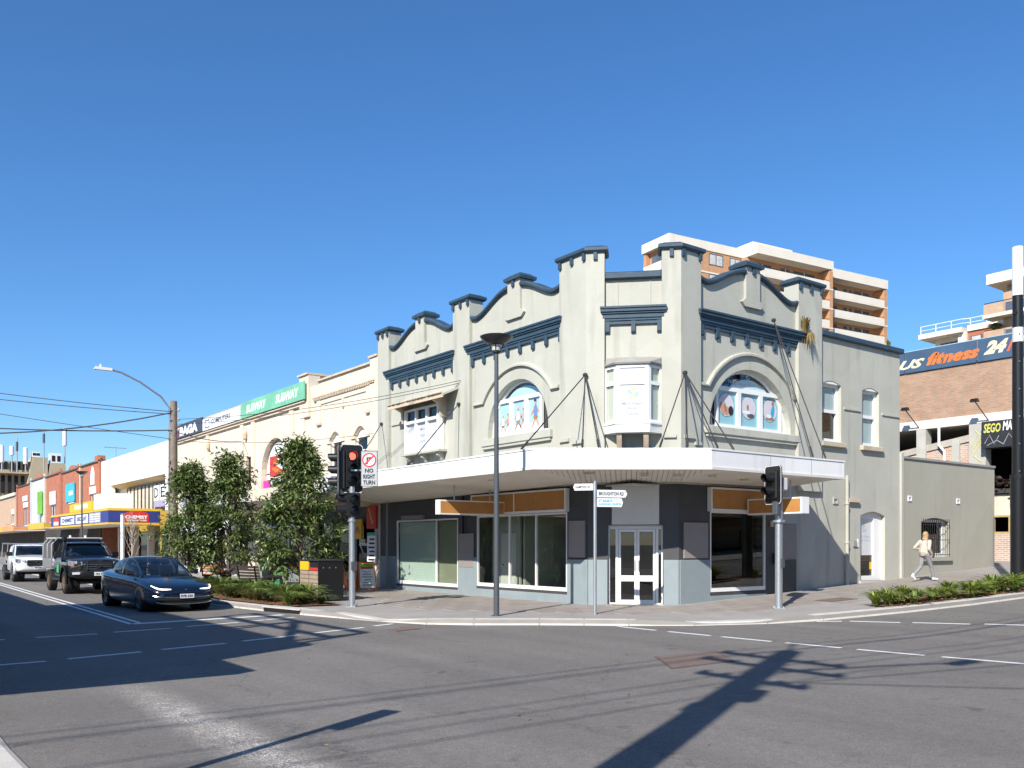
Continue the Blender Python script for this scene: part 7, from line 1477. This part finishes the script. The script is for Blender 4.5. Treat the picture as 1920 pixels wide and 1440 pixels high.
# trees across the road outside the frame, met only as reflections in the shop glass
def sapling():
    rnd = random.Random(4); t = thing('bare_sapling', 'leafless pale sapling in front of the chemist, behind the sedan', 'tree', (11.0, 45.5, 0)); q = MB()
    q.tube([(0,0,0),(.02,0,1.2),(0,.03,3.0)], [.05,.04,.012], 7)
    for k in range(16):
        z = .8+.13*k; a = k*2.4; l_ = 1.0-.03*k; e = Vector((l_*.42*math.cos(a), l_*.42*math.sin(a), z+l_*.95)); q.tube([(0,0,z),(e.x*.5,e.y*.5,z+l_*.4),e], [.022,.014,.005], 5)
        for j in range(3): f = .4+.2*j; b = Vector((e.x*f,e.y*f,z+l_*.9*f)); q.tube([b, b+Vector((rnd.uniform(-.2,.2),rnd.uniform(-.2,.2),.3))], [.008,.003], 4)
    q.obj('trunk', mat('pale_bark', (.42,.36,.30), .85, .15, 10), t, world=False, smooth=True)
sapling()
M_st1 = leaf_mat('strappy_leaf', (.06,.12,.02), (.26,.32,.08), .42, .3); M_st2 = leaf_mat('strappy_leaf_dark', (.022,.05,.014), (.12,.16,.045), .45, .25); M_st3 = leaf_mat('strappy_leaf_bright', (.11,.20,.025), (.38,.42,.09), .4, .35)
M_st4 = leaf_mat('strappy_leaf_olive', (.10,.12,.03), (.36,.34,.12), .5, .3)
def bedding(proto_args, spots, group, labels):
    protos = []
    for s_, (n, h, sp, mt, dr, wd) in enumerate(proto_args): protos.append((n,h,sp,mt,dr,wd))
    base = []
    for i, (x, y, sc_, z) in enumerate(spots):
        k = i % len(protos)
        if k >= len(base): n,h,sp,mt,dr,wd = protos[k]; o = tuft('strappy_plant', (x,y,z), n, h, sp, mt, labels, 'plant', dr, group, wd, 30+k); o.rotation_euler[2] = i; o.scale = (sc_,)*3; base.append(o)
        else: dup(base[k], (x,y,z), i*1.7, labels, sc_)
rnd = random.Random(8)
left = [(9.75+rnd.uniform(-.15,.2), 22.95+.62*i+rnd.uniform(-.15,.15), rnd.uniform(.95,1.35), .035) for i in range(11)]+[(10.5+rnd.uniform(-.2,.2), 23.0+.6*i, rnd.uniform(.95,1.35), .035) for i in range(13)]
bedding([(170,.70,.55,M_st1,.52,.013),(150,.62,.60,M_st4,.62,.014),(180,.76,.52,M_st1,.48,.013),(120,.55,.62,M_st2,.66,.015)], left, 'strappy plants in the left-hand bed', 'strappy green plant in the kerbside bed in front of the bin housing and benches')
dk = [(9.6+rnd.uniform(-.2,.9), 29.2+.5*i, rnd.uniform(.8,1.15), .035) for i in range(18)]
bedding([(110,.8,.5,M_st2,.45,.03),(120,.75,.5,M_st2,.42,.028)], dk, 'dark low planting farther up the left-hand bed', 'dark low clump in the bed under the street trees')
right = [(20.75+.21*i+rnd.uniform(-.1,.1), 12.55-.036*i+rnd.uniform(-.25,.22), rnd.uniform(.8,1.35), 0) for i in range(27)]+[(27.5+.6*i, 12.0+rnd.uniform(-.15,.2), rnd.uniform(.7,.95), 0) for i in range(6)]
right = [(x, y, s_, zg(x)+.04) for x, y, s_, z in right]
bedding([(95,.55,.46,M_st3,.50,.014),(70,.46,.52,M_st1,.60,.016),(110,.62,.40,M_st3,.42,.013),(60,.42,.5,M_st4,.7,.015)], right, 'strappy plants in the right-hand bed', 'bright strappy plant in the narrow bed along the right-hand kerb')
# bark mulch and fallen leaves
def litter(name, region, n, mt, s0, s1, zf, kindname='stuff', seed=9):
    rnd = random.Random(seed); q = MB()
    for i in range(n):
        x, y = region(rnd); z = zf(x); a = rnd.uniform(0, 6.28); l_ = rnd.uniform(s0, s1); w_ = l_*rnd.uniform(.25,.5); c, s_ = math.cos(a), math.sin(a); h = rnd.uniform(.004,.02)
        q.add([(x-c*l_,y-s_*l_,z+.003),(x+s_*w_,y-c*w_,z+h),(x+c*l_,y+s_*l_,z+.004),(x-s_*w_,y+c*w_,z+h*.7)], [[0,1,2],[0,2,3]])
    o = q.obj(name, mt, None, world=False, recalc=False); o['kind'] = 'stuff'; o['label'] = name.replace('_', ' '); return o
M_bark = leaf_mat('bark_chips', (.16,.065,.03), (.42,.24,.13), .9, 0)
def reg_r(r):
    x = r.uniform(20.7, 31); return x, 12.35-.125*min(x-20.7, 6)+r.uniform(-.3,.35)
litter('bark_mulch', reg_r, 2200, M_bark, .02, .06, lambda x: zg(x)+.035); litter('bark_mulch', lambda r: (r.uniform(9.5,10.9), r.uniform(22.7,38)), 2200, M_bark, .02, .055, lambda x: .035, seed=10)
M_fallen = leaf_mat('fallen_leaf', (.18,.07,.02), (.45,.25,.08), .8, .1)
litter('fallen_leaves', lambda r: (r.uniform(1.3,9), r.uniform(20,40)), 60, M_fallen, .03, .06, lambda x: zr(x)); litter('fallen_leaves', lambda r: (r.uniform(3,16), r.uniform(5,14)), 45, M_fallen, .015, .03, lambda x: zr(x), seed=12)
litter('fallen_leaves', lambda r: (r.uniform(11.5,16.5), r.uniform(16,30)), 50, M_fallen, .02, .04, lambda x: .014, seed=13)
